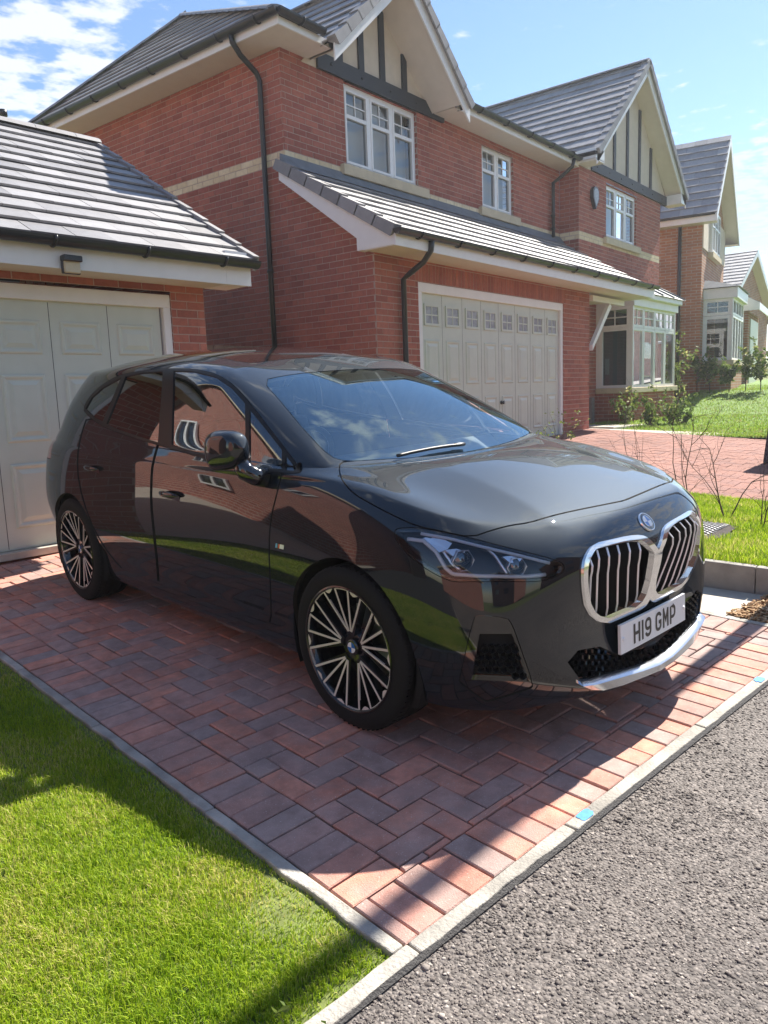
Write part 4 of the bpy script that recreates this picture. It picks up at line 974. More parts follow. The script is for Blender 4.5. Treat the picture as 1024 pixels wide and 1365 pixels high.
        r.lathe([(.2615, -.104), (.2615, -.1165), (.255, -.1185), (.249, -.113), (.238, -.06), (.225, .08), (.252, .105)], 96, 'y')
        r.lathe([(.0, -.070), (.036, -.070), (.045, -.074), (.062, -.076), (.075, -.062), (.07, -.03), (.0, -.03)], 40, 'y')
        FY = -.116; HY = -.088
        def bar(a0, r0, a1, r1, w0, w1, f0, f1, dp, mb, mi=0, lift=0.0):
            p0 = np.array([r0*math.cos(a0), f0-lift, r0*math.sin(a0)]); p1 = np.array([r1*math.cos(a1), f1-lift, r1*math.sin(a1)])
            t_ = p1-p0; t_[1] = 0; t_ /= np.linalg.norm(t_); nn = np.array([-t_[2], 0, t_[0]]); dd = np.array([0, dp, 0])
            mb.hexa([p0-nn*w0, p0+nn*w0, p0+nn*w0+dd, p0-nn*w0+dd, p1-nn*w1, p1+nn*w1, p1+nn*w1+dd, p1-nn*w1+dd], mi)
        cut = MB()
        for c in range(5):
            base = R(90)+c*R(72)+R(4)
            for off in (-27, -9, 9, 27):
                a = base+R(off); ah = base+R(off*.42)
                bar(ah, .055, a, .250, .0085, .0065, HY+.004, FY+.004, .034, r)
                bar(base+R(off*.30 if abs(off) > 10 else off*.55), .068, a, .254, .0036 if abs(off) > 10 else .0040, .0052, HY-.0005, FY+.0032, .006, cut)
            for k in (-1, 0):     # polished rim line across each wedge, tab in the other gaps
                pass
            for a0, a1 in ((-9, 9), (27, 45)):
                n = 8; V_ = []
                for i in range(n+1):
                    a = base+R(a0+(a1-a0)*i/n)
                    for rr in (.2475, .2590): V_ += [(rr*math.cos(a), FY+.0025, rr*math.sin(a)), (rr*math.cos(a), FY+.012, rr*math.sin(a))]
                cut.add(V_, [q for i in range(n) for q in ((4*i, 4*i+4, 4*i+6, 4*i+2), (4*i, 4*i+1, 4*i+5, 4*i+4), (4*i+2, 4*i+6, 4*i+7, 4*i+3))])
            for a0, a1 in ((10.5, 25.5), (46.5-72+0, 61.5-72+0)):
                n = 5; V_ = []
                for i in range(n+1):
                    a = base+R(a0+(a1-a0)*i/n); inner = .2555-.030*max(0, math.sin(math.pi*(i/n)))*(.35+.65*i/n)
                    V_ += [(inner*math.cos(a), FY+.004, inner*math.sin(a)), (.2585*math.cos(a), FY+.0025, .2585*math.sin(a))]
                cut.add(V_, [(2*i, 2*i+2, 2*i+3, 2*i+1) for i in range(n)])
        rimo = r.build('rim', MT['rim_black'], w, autosmooth=40)
        cut.build('rim_facing', MT['rim_cut'], w)
        cp = MB(); cp.lathe([(.0, -.0875), (.028, -.0875), (.033, -.086), (.034, -.074)], 32, 'y', mi=0)
        for q in range(4):
            n = 6; V_ = [(0, -.0885, 0)]+[(.0225*math.cos(R(90*q+90*i/n)), -.0885, .0225*math.sin(R(90*q+90*i/n))) for i in range(n+1)]
            cp.add(V_, [(0, i+1, i+2) for i in range(n)], 1+q % 2)
        cp.build('centre_cap', [MT['gloss_black'], MT['badge_blue'], MT['badge_white']], w)
        dk = MB(); dk.lathe([(.0, -.005), (.158, -.005), (.162, .0), (.162, .022), (.0, .022)], 48, 'y')
        dk.box((.10, -.03, -.07), (.19, .03, .07)) if x > -1 else dk.box((-.19, -.03, -.07), (-.10, .03, .07))
        dk.build('brake_disc', MT['disc'], w, autosmooth=35)
    for ax in AX:
        for sd_ in (-1, 1): wheel(ax, .795*sd_, sd_)
    # arch liners
    for ax in AX:
        for sd_ in (-1, 1):
            lb = MB(); n = 28; V_ = []
            for i in range(n+1):
                a = R(-24+228*i/n)
                for yy in (.905, .87, .55): V_.append((ax+(.374 if yy > .9 else .384)*math.cos(a), sd_*yy*(1 if yy < .9 else .985), WZ+(.374 if yy > .9 else .384)*math.sin(a)))
            lb.add(V_, [q for i in range(n) for q in ((3*i, 3*i+1, 3*i+4, 3*i+3), (3*i+1, 3*i+2, 3*i+5, 3*i+4))])
            b0 = len(lb.V); lb.add([(ax, sd_*.55, WZ)]+[V_[3*i+2] for i in range(n+1)], [(0, i+1, i+2) for i in range(n)])
            lb.build('wheel_arch_liner', MT['liner'], car)
    # ---------------------------------------------------------------- kidney grille
    ks = car
    fr = raised(frame, .012, .012); frames = []
    for Mx in (fr, fr.mirror()):
        frames.append(sm_obj('grille_frame', Mx, MT['chrome'], car))
    dk = ki.offset(-.045); dk.C[:] = False
    pair('grille_backing', dk, MT['liner'])
    # slats: top and bottom pixel of each bar in the near kidney
    SL = [((787,746),(788,808)),((796,733),(797,822)),((809,729.5),(812,822)),((823,726.5),(825,816)),((837,723.5),(838,811)),((851,723),(851,803))]
    for mir in (1, -1):
        for (tx, ty), (bx, by) in SL:
            pts = []
            for i in range(9):
                t = i/8; h, n_ = hit(tx+(bx-tx)*t+ (2.5*math.sin(math.pi*t) if 0 else 0), ty+(by-ty)*t)
                if h is None: continue
                pts.append((h, n_))
            sb = MB(); V_ = []
            for i, (h, n_) in enumerate(pts):
                t = i/(len(pts)-1); out = .004 + .007*math.exp(-((t-.18)/.10)**2) - .012*t
                n2 = np.array([n_[0], n_[1]*.3, 0]); n2 /= np.linalg.norm(n2); s_ = np.array([-n2[1], n2[0], 0]); w_ = .0042
                if t > .97 or t < .03: out -= .006
                c = h+n2*out
                for q in (c-s_*w_, c-s_*w_*.55+n2*.004, c+s_*w_*.55+n2*.004, c+s_*w_, c+s_*w_-n2*.038, c-s_*w_-n2*.038): V_.append((q[0], q[1]*mir, q[2]))
            n = len(pts)
            for k in range(6): sb.add(V_, [(6*i+k, 6*(i+1)+k, 6*(i+1)+(k+1) % 6, 6*i+(k+1) % 6) for i in range(n-1)], 0 if k < 3 else 1)
            sb.build('grille_slat', [MT['slat'], MT['liner']], car)
    # lower intake with its honeycomb, side vents
    pair('lower_intake', li.offset(-.03), MT['liner'])
    def honeycomb(poly, size, name, depth, mat, ncol=40):
        P = np.array(poly); x0, y0 = P.min(0); x1, y1 = P.max(0); mbs = {1: MB(), -1: MB()}; hx = size*1.732; hy = size*1.5
        rows_ = int((y1-y0)/hy)+2; cols = int((x1-x0)/hx)+2
        for r_ in range(rows_):
            for c_ in range(cols):
                cx_, cy_ = x0+c_*hx+(hx/2 if r_ % 2 else 0), y0+r_*hy
                if sdpoly(np.array([[cx_, cy_]]), P)[0] > -1.0: continue
                ring = []
                for k in range(6):
                    a = R(60*k+30)
                    ring.append((cx_+math.cos(a)*size*.97, cy_+math.sin(a)*size*.97, cx_+math.cos(a)*size*.80, cy_+math.sin(a)*size*.80))
                V_ = []; ok = True
                for (ax_, ay_, bx_, by_) in ring:
                    h, n_ = hit(ax_, ay_); h2, n2 = hit(bx_, by_)
                    if h is None or h2 is None or h[1] > -.004: ok = False; break
                    V_ += [h-n_*(depth-.008), h2-n2*depth, h2-n2*(depth+.018)]
                if not ok: continue
                for mir in (1, -1):
                    mbs[mir].add([(v[0], v[1]*mir, v[2]) for v in V_], [q for k in range(6) for q in ((3*k, 3*((k+1) % 6), 3*((k+1) % 6)+1, 3*k+1), (3*k+1, 3*((k+1) % 6)+1, 3*((k+1) % 6)+2, 3*k+2))])
        return [tag(mbs[q].build(name, mat, car), kind='stuff') for q in (1, -1)]
    honeycomb(LI, 5.2, 'intake_mesh', .014, MT['gloss_black'])
    top_ = []
    LT = np.array([(768,905),(772,907),(790,904.5),(815,897.5),(850,887.6),(870,880.5),(888,874)]); BT = np.array([(776,914),(784,917),(800,918),(826,911),(856,899.5),(872,893),(888,888)])
    for t in np.linspace(0, 6, 37):
        a_, na = hit(np.interp(t, range(7), LT[:, 0]), np.interp(t, range(7), LT[:, 1])); b_, nb_ = hit(np.interp(t, range(7), BT[:, 0]), np.interp(t, range(7), BT[:, 1]))
        if a_ is None or b_ is None: continue
        if a_[1] > -.002: a_[1] = b_[1] = 0.0
        n2 = np.array([na[0], na[1], 0]); n2 /= np.linalg.norm(n2); k = min(1, t/.8)
        top_.append([a_-n2*.01, a_+n2*.006*k+np.array([0, 0, -.002]), a_+n2*.026*k+np.array([0, 0, -.014]), b_+n2*.020*k, b_-n2*.012])
        if a_[1] == 0: break
    lp = MB(); full_ = top_+[[p*np.array([1, -1, 1]) for p in r_] for r_ in top_[::-1][1:]]
    lp.add([p for r_ in full_ for p in r_], [(5*i+j, 5*i+j+1, 5*i+j+6, 5*i+j+5) for i in range(len(full_)-1) for j in range(4)], 0, True); lp.build('front_lip', MT['silver_trim'], car, autosmooth=40)
    both('lip_recess', lip.offset(-.004), MT['liner'])
    pair('vent_surround', rim(vf.offset(-.005), .03), MT['gloss_black'])
    pair('vent_backing', vi.offset(-.038), MT['liner'])
    honeycomb([(640,860),(690,858),(703,905),(631,902)], 6.0, 'vent_mesh', .016, MT['satin_black'])
    # ---------------------------------------------------------------- headlights
    def lift_line(pts, off, r, n=24, mir=1, name='x', mat=None, flat=None):
        pp = []
        P = np.array(pts, float); seg = np.linalg.norm(np.diff(P, axis=0), axis=1); cs = np.r_[0, np.cumsum(seg)]
        for s in np.linspace(0, cs[-1], n):
            h, n_ = hit(np.interp(s, cs, P[:, 0]), np.interp(s, cs, P[:, 1]))
            if h is not None: pp.append(h+n_*off)
        return [(p[0], p[1]*mir, p[2]) for p in pp]
    bowl = hl.offset(-.05); pair('lamp_border', rim(hlb.offset(-.002), .02), MT['gloss_black'])
    for mir in (-1, 1):
        L_ = empty('headlight', parent=car)
        cov = hl if mir < 0 else hl.mirror()
        sm_obj('lamp_cover', cov.offset(-.001), MT['lamp_glass'], L_)
        sm_obj('lamp_housing', rim((bowl if mir < 0 else bowl.mirror()), .0), MT['lamp_dark'], L_)
        s_ = 1 if mir < 0 else -1
        # wall between cover and housing
        e = cut_edges(hl); Vw = []; Fw = []
        for a, b in e:
            k = len(Vw)
            for p, q in ((hl.V[a], hl.N[a]), (hl.V[b], hl.N[b])): Vw += [(p-q*.001)*np.array([1, s_, 1]), (p-q*.05)*np.array([1, s_, 1])]
            Fw.append((k, k+2, k+3, k+1))
        mesh_obj('lamp_wall', Vw, Fw, MT['lamp_dark'], L_)
        upper = MB(); upper.tube(lift_line([(560,709.5),(600,716),(640,726),(690,738),(735,750)], -.012, 0, 30, s_), .0062, 8); upper.build('light_guide', MT['drl'], L_)
        g = MB(); g.tube(lift_line([(541,717),(563,719),(580,735),(592,757),(602,765.5),(640,767.5),(700,769),(730,766)], -.016, 0, 40, s_), .0075, 8); g.build('light_guide', MT['drl'], L_)
        g = MB(); g.tube(lift_line([(556,716),(574,716),(588,732),(601,752),(612,759)], -.03, 0, 24, s_), .006, 8); g.build('light_guide', MT['lamp_chrome'], L_)
        g = MB(); g.tube(lift_line([(648,716.5+8),(662,738),(672,755),(678,764)], -.024, 0, 20, s_), .006, 8); g.build('light_guide', MT['lamp_chrome'], L_)
        for (cx_, cy_), rr in (((612, 741), .044), ((691, 750), .040)):
            h, n_ = hit(cx_, cy_); n2 = np.array([.88, -.47, .05]); n2 /= np.linalg.norm(n2); c = h-n_*.052
            pr = MB(); Q = Vector(n2).to_track_quat('Z', 'Y').to_matrix().to_4x4(); Q.translation = Vector(c+n2*.012)
            pr.lathe([(rr*.98, -.01), (rr*1.0, .012), (rr*.93, .016), (rr*.86, .008)], 6, 'z'); pr.lathe([(rr*.88, .004), (rr*.8, .012), (rr*.5, .020), (rr*.2, .024), (.0005, .025)], 20, 'z', mi=1)
            pr.xform(Q); pr.V = [(a, b*s_, c_) for a, b, c_ in pr.V]; pr.build('projector', [MT['lamp_chrome'], MT['tint_glass']], L_)
            # bright wing above each projector
            w = []
            for (wx, wy) in ((cx_-20, cy_-10), (cx_-4, cy_-12), (cx_+8, cy_-8), (cx_+3, cy_-2), (cx_-9, cy_-1)):
                hh, nn_ = hit(wx, wy); w.append(hh-nn_*.016)
            wb = MB(); wb.prism([(p[0], p[1]*s_, p[2]) for p in w], np.array([-.010, .006*s_, -.006])); wb.build('lamp_blade', MT['lamp_chrome'], L_)
        w = []
        for (wx, wy) in ((556,718),(566,714),(573,715.5),(580,711),(602,722),(596,730),(584,735)):
            hh, nn_ = hit(wx, wy); w.append(hh-nn_*.014)
        wb = MB(); wb.prism([(p[0], p[1]*s_, p[2]) for p in w], np.array([-.010, .006*s_, -.006])); wb.build('lamp_blade', MT['lamp_chrome'], L_)
    # ---------------------------------------------------------------- badges, plate, handles, mirrors, wipers
    def roundel(px_, r, name, lift=.004):
        h, n_ = hit(*px_); h = np.array([h[0], 0 if px_[0] > 800 else h[1], h[2]]); n_ = np.array([n_[0], 0 if px_[0] > 800 else n_[1], n_[2]]); n_ /= np.linalg.norm(n_)
        Q = Vector(n_).to_track_quat('Z', 'Y').to_matrix().to_4x4(); Q.translation = Vector(h+n_*lift); b = MB()
        b.lathe([(r, -.012), (r, .002), (r*.95, .004), (r*.90, .003)], 40, 'z', mi=0); b.lathe([(r*.92, .002), (r*.62, .0038)], 40, 'z', mi=1); b.lathe([(r*.63, .0042), (r*.58, .0048)], 40, 'z', mi=0)
        for q in range(4):
            n = 8; b.add([(0, 0, .005)]+[(r*.58*math.cos(R(90*q+90*i/n)), r*.58*math.sin(R(90*q+90*i/n)), .0045) for i in range(n+1)], [(0, i+1, i+2) for i in range(n)], 2+q % 2)
        b.xform(Q); return b.build(name, [MT['chrome'], MT['gloss_black'], MT['badge_blue'], MT['badge_white']], car)
    roundel((853, 699), .041, 'nose_badge')
    # plate
    pl_ = MB(); n = 8; x0 = .836; Wp, Hp = .262, .0575; V_ = []
    for i in range(n+1):
        y = -Wp+2*Wp*i/n; xx = x0-.05*y*y
        V_ += [(xx+.006, y, .392-Hp), (xx+.001, y, .392+Hp), (xx-.006, y, .392-Hp), (xx-.010, y, .392+Hp)]
    Fp = []
    for i in range(n):
        a = 4*i; b = 4*i+4; Fp += [(a, b, b+1, a+1), (a+2, a+3, b+3, b+2), (a+1, b+1, b+3, a+3), (a, a+2, b+2, b)]
    Fp += [(0, 1, 3, 2), (4*n, 4*n+2, 4*n+3, 4*n+1)]
    pl_.add(V_, Fp); plate = pl_.build('number_plate', MT['plate'], car)
    mount = MB(); mount.box((.74, -.20, .355), (x0-.014, .20, .425)); mount.build('plate_mount', MT['satin_black'], car)
    def glyph(ch):       # strokes on a 50 x 79 grid, origin lower left
        w, h = 50, 79; c = 14; r_ = 16
        def arc(cx_, cy_, a0, a1, n=5): return [(cx_+r_*math.cos(R(a0+(a1-a0)*i/n)), cy_+r_*math.sin(R(a0+(a1-a0)*i/n))) for i in range(n+1)]
        s = 7
        if ch == 'H': return [[(s, 0), (s, h)], [(w-s, 0), (w-s, h)], [(s, h/2), (w-s, h/2)]]
        if ch == '1': return [[(s, 0), (s, h)]]
        if ch == '9':
            return [[(w-s, h*.47)]+arc(s+r_, h*.42+r_-2+2, 270, 180)[0:]+arc(s+r_, h-s-r_, 180, 90)+arc(w-s-r_, h-s-r_, 90, 0)+arc(w-s-r_, s+r_, 0, -90)+arc(s+r_, s+r_, 270, 190)]
        if ch == 'G': return [arc(w-s-r_, h-s-r_, 10, 90)+arc(s+r_, h-s-r_, 90, 180)+arc(s+r_, s+r_, 180, 270)+arc(w-s-r_, s+r_, 270, 360)+[(w-s, h*.46), (w*.52, h*.46)]]
        if ch == 'M': return [[(s, 0), (s, h), (s+.5, h)], [(s, h-4), (w/2, h*.38), (w-s, h-4)], [(w-s, 0), (w-s, h)]]
        if ch == 'P': return [[(s, 0), (s, h-s), (w-s-r_, h-s)]+arc(w-s-r_, h-s-r_, 90, 0)+arc(w-s-r_, h*.42+r_-4, 0, -90)+[(s, h*.37)]]
        return []
    adv = {'1': 14}
    text = 'H19 GMP'; tot = sum((33 if c == ' ' else adv.get(c, 50)) + (11 if c != ' ' else 0) for c in text)-11-11
    cur = -tot/2
    for c in text:
        if c == ' ': cur += 33-11; continue
        w_ = adv.get(c, 50); gb = MB()
        for st in glyph(c):
            P = np.array(st, float)
            nrm = []
            for i in range(len(P)):
                t = P[min(i+1, len(P)-1)]-P[max(i-1, 0)]; t /= np.linalg.norm(t)+1e-9; k = np.array([-t[1], t[0]])
                if 0 < i < len(P)-1:
                    t0 = P[i]-P[i-1]; t0 /= np.linalg.norm(t0)+1e-9; k = k/max(.5, abs(k@np.array([-t0[1], t0[0]])))
                nrm.append(k)
            nrm = np.array(nrm); A_ = P+nrm*6.6; B_ = P-nrm*6.6; V_ = []
            for a, b in zip(A_, B_):
                for q in (a, b):
                    yy = (cur+q[0])/1000.; zz = .392+(q[1]-39.5)/1000.; xx = x0-.05*yy*yy+.0062-.005*(zz-(.392-Hp))/(2*Hp)
                    V_ += [(xx+.0008, yy, zz), (xx-.0005, yy, zz)]
            F_ = []
            for i in range(len(P)-1):
                a = 4*i; b = 4*i+4; F_ += [(a, b, b+2, a+2)]
            gb.add(V_, F_)
        gb.build('plate_character', MT['plate_ink'], plate); cur += w_+11
    for yy in (-.245, .245):
        sc = MB(); sc.lathe([(.0085, -.001), (.0085, .003), (.0065, .0045), (.0, .005)], 16, 'x', (x0-.05*yy*yy+.0035, yy, .392)); sc.build('plate_screw', MT['plate'], plate)
    # door handles
    for q, (px_, L2) in enumerate((((228.5, 660), .105), ((124.5, 625), .105))):
        h, n_ = hit(*px_)
        for mir in (1, -1):
            hb = MB(); n2 = np.array([0, n_[1], n_[2]*.4]); n2 /= np.linalg.norm(n2)
            prof = []
            for i in range(13):
                t = -1+2*i/12; rr = max(.05, (1-abs(t)**3.0))
                prof.append((h+np.array([t*L2, 0, .010*t*t*0+.006])+n2*(.016+.014*rr), rr))
            V_ = []; m_ = 10
            for c, rr in prof:
                for j in range(m_):
                    a = 2*math.pi*j/m_; V_.append((c[0], (c[1]+n2[1]*math.cos(a)*.008*rr)*mir, c[2]+math.sin(a)*.016*rr))
            hb.add(V_, [(i*m_+j, (i+1)*m_+j, (i+1)*m_+(j+1) % m_, i*m_+(j+1) % m_) for i in range(12) for j in range(m_)]+[tuple(range(m_)), tuple(range(12*m_, 13*m_))], 0, True)
            hb.build('handle', MT['paint'], doors[q][0 if mir > 0 else 1])
            # finger recess: a shallow dark bowl under the grip
            rc = MB(); V_ = [(h+np.array([0.02, 0, -.012])+n2*.0015)]
            for j in range(24):
                a = 2*math.pi*j/24; ca, sa = math.cos(a), math.sin(a)
                V_.append(h+np.array([.02+.066*math.copysign(abs(ca)**.6, ca), 0, -.010+.030*math.copysign(abs(sa)**.6, sa)])+n2*.0022)
            V_ = [(v[0], v[1]*mir, v[2]) for v in V_]; rc.add(V_, [(0, j+1, (j+1) % 24+1) for j in range(24)]); rc.build('handle_recess', MT['gloss_black'], doors[q][0 if mir > 0 else 1])
    # small tricolour fender badge
    h, n_ = hit(373, 728)
    for mir in (1, -1):
        bb = MB()
        for i, (mi, a, b) in enumerate(((0, -.030, -.020), (1, -.020, -.010), (2, -.010, 0), (3, .0, .03))):
            sk = .006
            P = [h+np.array([-a if 0 else a, 0, -.010])+n_*.002, h+np.array([b, 0, -.010])+n_*.002, h+np.array([b+sk, 0, .010])+n_*.002, h+np.array([a+sk, 0, .010])+n_*.002]
            bb.add([(p[0], (p[1]-.001)*mir, p[2]) for p in P], [(0, 1, 2, 3)], i)
        for sx_ in (0, 1):
            pass
        bb.build('fender_badge', [MT['sky_blue'], MT['navy'], MT['red'], MT['badge_white']], car)
    # door mirrors
    for mir in (1, -1):
        rings = []; bk = 0.0 if mir > 0 else .21; ctr = np.array([-.668-bk, -.975+.04*(mir < 0), 1.106-.01*(mir < 0)]); nA, nB = 20, 14        # folded back along the door
        for i in range(nB+1):
            t = -1+2*i/nB; k = max(0.0, 1-abs(t)**3.2)**.42 if abs(t) < 1 else 0.06
            k = max(k, .06)
            for j in range(nA):
                a = 2*math.pi*j/nA; ca, sa = math.cos(a), math.sin(a)
                yy = .062*math.copysign(abs(ca)**.75, ca)*k; zz = .088*math.copysign(abs(sa)**.72, sa)*k*(1-.10*t)
                rings.append((ctr[0]+.118*t, (ctr[1]+yy+.012*t)*mir, ctr[2]+zz+.010*t))
        mb = MB(); mb.add(rings, [(i*nA+j, i*nA+(j+1) % nA, (i+1)*nA+(j+1) % nA, (i+1)*nA+j) for i in range(nB) for j in range(nA)], 0, True)
        mo = mb.build('door_mirror', [MT['paint'], MT['gloss_black']], car)
        md = mo.modifiers.new('s', 'SUBSURF'); md.levels = md.render_levels = 1
        ar = MB(); ar.tube([(-.60-bk, (-.960+bk*.15)*mir, 1.06), (-.575-bk, (-.945+bk*.15)*mir, 1.015), (-.555-bk, -.91*mir, .99), (-.55-bk, -.865*mir, .98)], [.036, .042, .040, .045], 12); a_ = ar.build('mirror_arm', MT['gloss_black'], mo)
        gl_ = MB(); gl_.box((ctr[0]-.08, (ctr[1]+.050)*mir-.004, ctr[2]-.055), (ctr[0]+.075, (ctr[1]+.050)*mir+.004, ctr[2]+.058)); gl_.build('mirror_glass', MT['lamp_chrome'], mo, bevel=.003)
    # wipers
    for pts in ([(529,612.5),(548,607.5),(575,602),(598,598.5),(640,594.5)], [(604,597),(640,594),(672,590),(690,587.5)]):
        wl = lift_line(pts, .018, 0, 20)
        if len(wl) > 2: wb = MB(); wb.tube(wl, .008, 6); wb.build('wiper', MT['satin_black'], car)
    # scuttle strip at the foot of the windscreen
    # ---------------------------------------------------------------- cabin
    ds = MB(); n = 10; V_ = []
    for i in range(n+1):
        y = -.66+1.32*i/n; k = 1-.10*(y/.66)**2
        V_ += [(-.30, y, .93), (-.36, y, 1.0*k+.0*1), (-.52, y, 1.03*1), (-.72, y, 1.0), (-.80, y, .93), (-.78, y, .70)]
    ds.add(V_, [(6*i+q, 6*(i+1)+q, 6*(i+1)+q+1, 6*i+q+1) for i in range(n) for q in range(5)], 0, True); ds.build('dashboard', MT['dash'], car)
    for s_ in (-1, 1):
        st = MB(); st.box((-1.95, s_*.36-.24, .30), (-1.38, s_*.36+.24, .52)); st.hexa([(-2.0, s_*.36-.23, .45), (-1.85, s_*.36-.23, .45), (-1.85, s_*.36+.23, .45), (-2.0, s_*.36+.23, .45), (-2.16, s_*.36-.20, 1.10), (-2.06, s_*.36-.20, 1.12), (-2.06, s_*.36+.20, 1.12), (-2.16, s_*.36+.20, 1.10)])
        st.hexa([(-2.14, s_*.36-.12, 1.14), (-2.06, s_*.36-.12, 1.14), (-2.06, s_*.36+.12, 1.14), (-2.14, s_*.36+.12, 1.14), (-2.16, s_*.36-.11, 1.31), (-2.08, s_*.36-.11, 1.31), (-2.08, s_*.36+.11, 1.31), (-2.16, s_*.36+.11, 1.31)])
        st.build('front_seat', MT['cabin'], car, bevel=.03, seg=3)
    rs = MB(); rs.box((-2.95, -.62, .35), (-2.45, .62, .55)); rs.hexa([(-3.0, -.62, .5), (-2.85, -.62, .5), (-2.85, .62, .5), (-3.0, .62, .5), (-3.1, -.6, 1.05), (-2.98, -.6, 1.05), (-2.98, .6, 1.05), (-3.1, .6, 1.05)]); rs.build('rear_seat', MT['cabin'], car, bevel=.04, seg=3)
    sw = MB(); c = np.array([-.92, -.37, .97]); ax_ = np.array([-.92, 0, .38]); ax_ /= np.linalg.norm(ax_); e1 = np.array([0, 1.0, 0]); e2 = np.cross(ax_, e1)
    sw.tube([c+.185*(math.cos(a)*e1+math.sin(a)*e2) for a in np.linspace(0, 2*math.pi, 33)[:-1]], .016, 8, closed=True); sw.tube([c-.185*e1, c+.185*e1], .02, 8); sw.tube([c, c-ax_*.25], .04, 8); sw.build('steering_wheel', MT['satin_black'], car)
    rm = MB(); rm.box((-.99, -.12, 1.335), (-.965, .12, 1.395)); rm.box((-.965, -.02, 1.36), (-.935, .02, 1.395)); rm.build('rear_view_mirror', MT['satin_black'], car, bevel=.01)
    fl = MB(); fl.box((-3.2, -.70, .26), (.35, .70, .30)); fl.build('floor_pan', MT['liner'], car)
    return car, hit
CAR_OUT = np.array([(62,600),(110,510),(300,470),(560,495),(690,575),(900,660),(932,720),(930,850),(800,930),(640,950),(560,950),(470,975),(395,880),(150,800),(75,780)], float)
def behind_car(c): return sdpoly(np.array([c]), CAR_OUT)[0] < 0
def garage_leaf(parent, f, W, H, cols, rows, lites=False):
    """up-and-over door: leaf, fielded panels and, in the top row, little windows"""
    lf = MB(); f.box(lf, 0, W, 0, H, -.05, 0); leaf = lf.build('garage_door', MT['sage'], parent)
    cw = W/cols
    for c in range(1, cols):
        g_ = MB(); f.box(g_, c*cw-.0022, c*cw+.0022, .01, H-.01, .0003, .0011); g_.build('door_joint', MT['dark_room'], leaf)
    for c in range(cols):
        a, b = c*cw+cw*.155, (c+1)*cw-cw*.155
        for i, (t0, t1) in enumerate(rows):
            if lites and i == 0:
                fr = MB(); k = .03
                f.box(fr, a, b, t0, t0+k, .001, .016); f.box(fr, a, b, t1-k, t1, .001, .016); f.box(fr, a, a+k, t0+k, t1-k, .001, .016); f.box(fr, b-k, b, t0+k, t1-k, .001, .016)
                f.box(fr, (a+b)/2-.008, (a+b)/2+.008, t0+k, t1-k, .001, .011); f.box(fr, a+k, b-k, (t0+t1)/2-.008, (t0+t1)/2+.008, .0005, .0105)
                fr.build('door_light_frame', MT['sage'], leaf)
                pn = MB(); f.box(pn, a+k*.8, b-k*.8, t0+k*.8, t1-k*.8, .0004, .004); pn.build('pane', MT['frost'], leaf)
            else:
                p = MB(); panel_mould(p, f, a, b, t0, t1, .0006); p.build('door_panel', MT['sage'], leaf)
    return leaf
def frame_of(parent, f, W, H, jamb, head, name='door_frame', d0=-.09, d1=-.012):
    q = MB(); f.box(q, -jamb, W+jamb, H, H+head, d0, d1); f.box(q, -jamb, 0, 0, H, d0, d1-.001); f.box(q, W, W+jamb, 0, H, d0, d1-.001); return q.build(name, MT['white_pvc'], parent, bevel=.004)
MT['frost'] = pmat('obscured glass', (.34, .37, .40), .12, spec=.8, var=.25, scale=14)

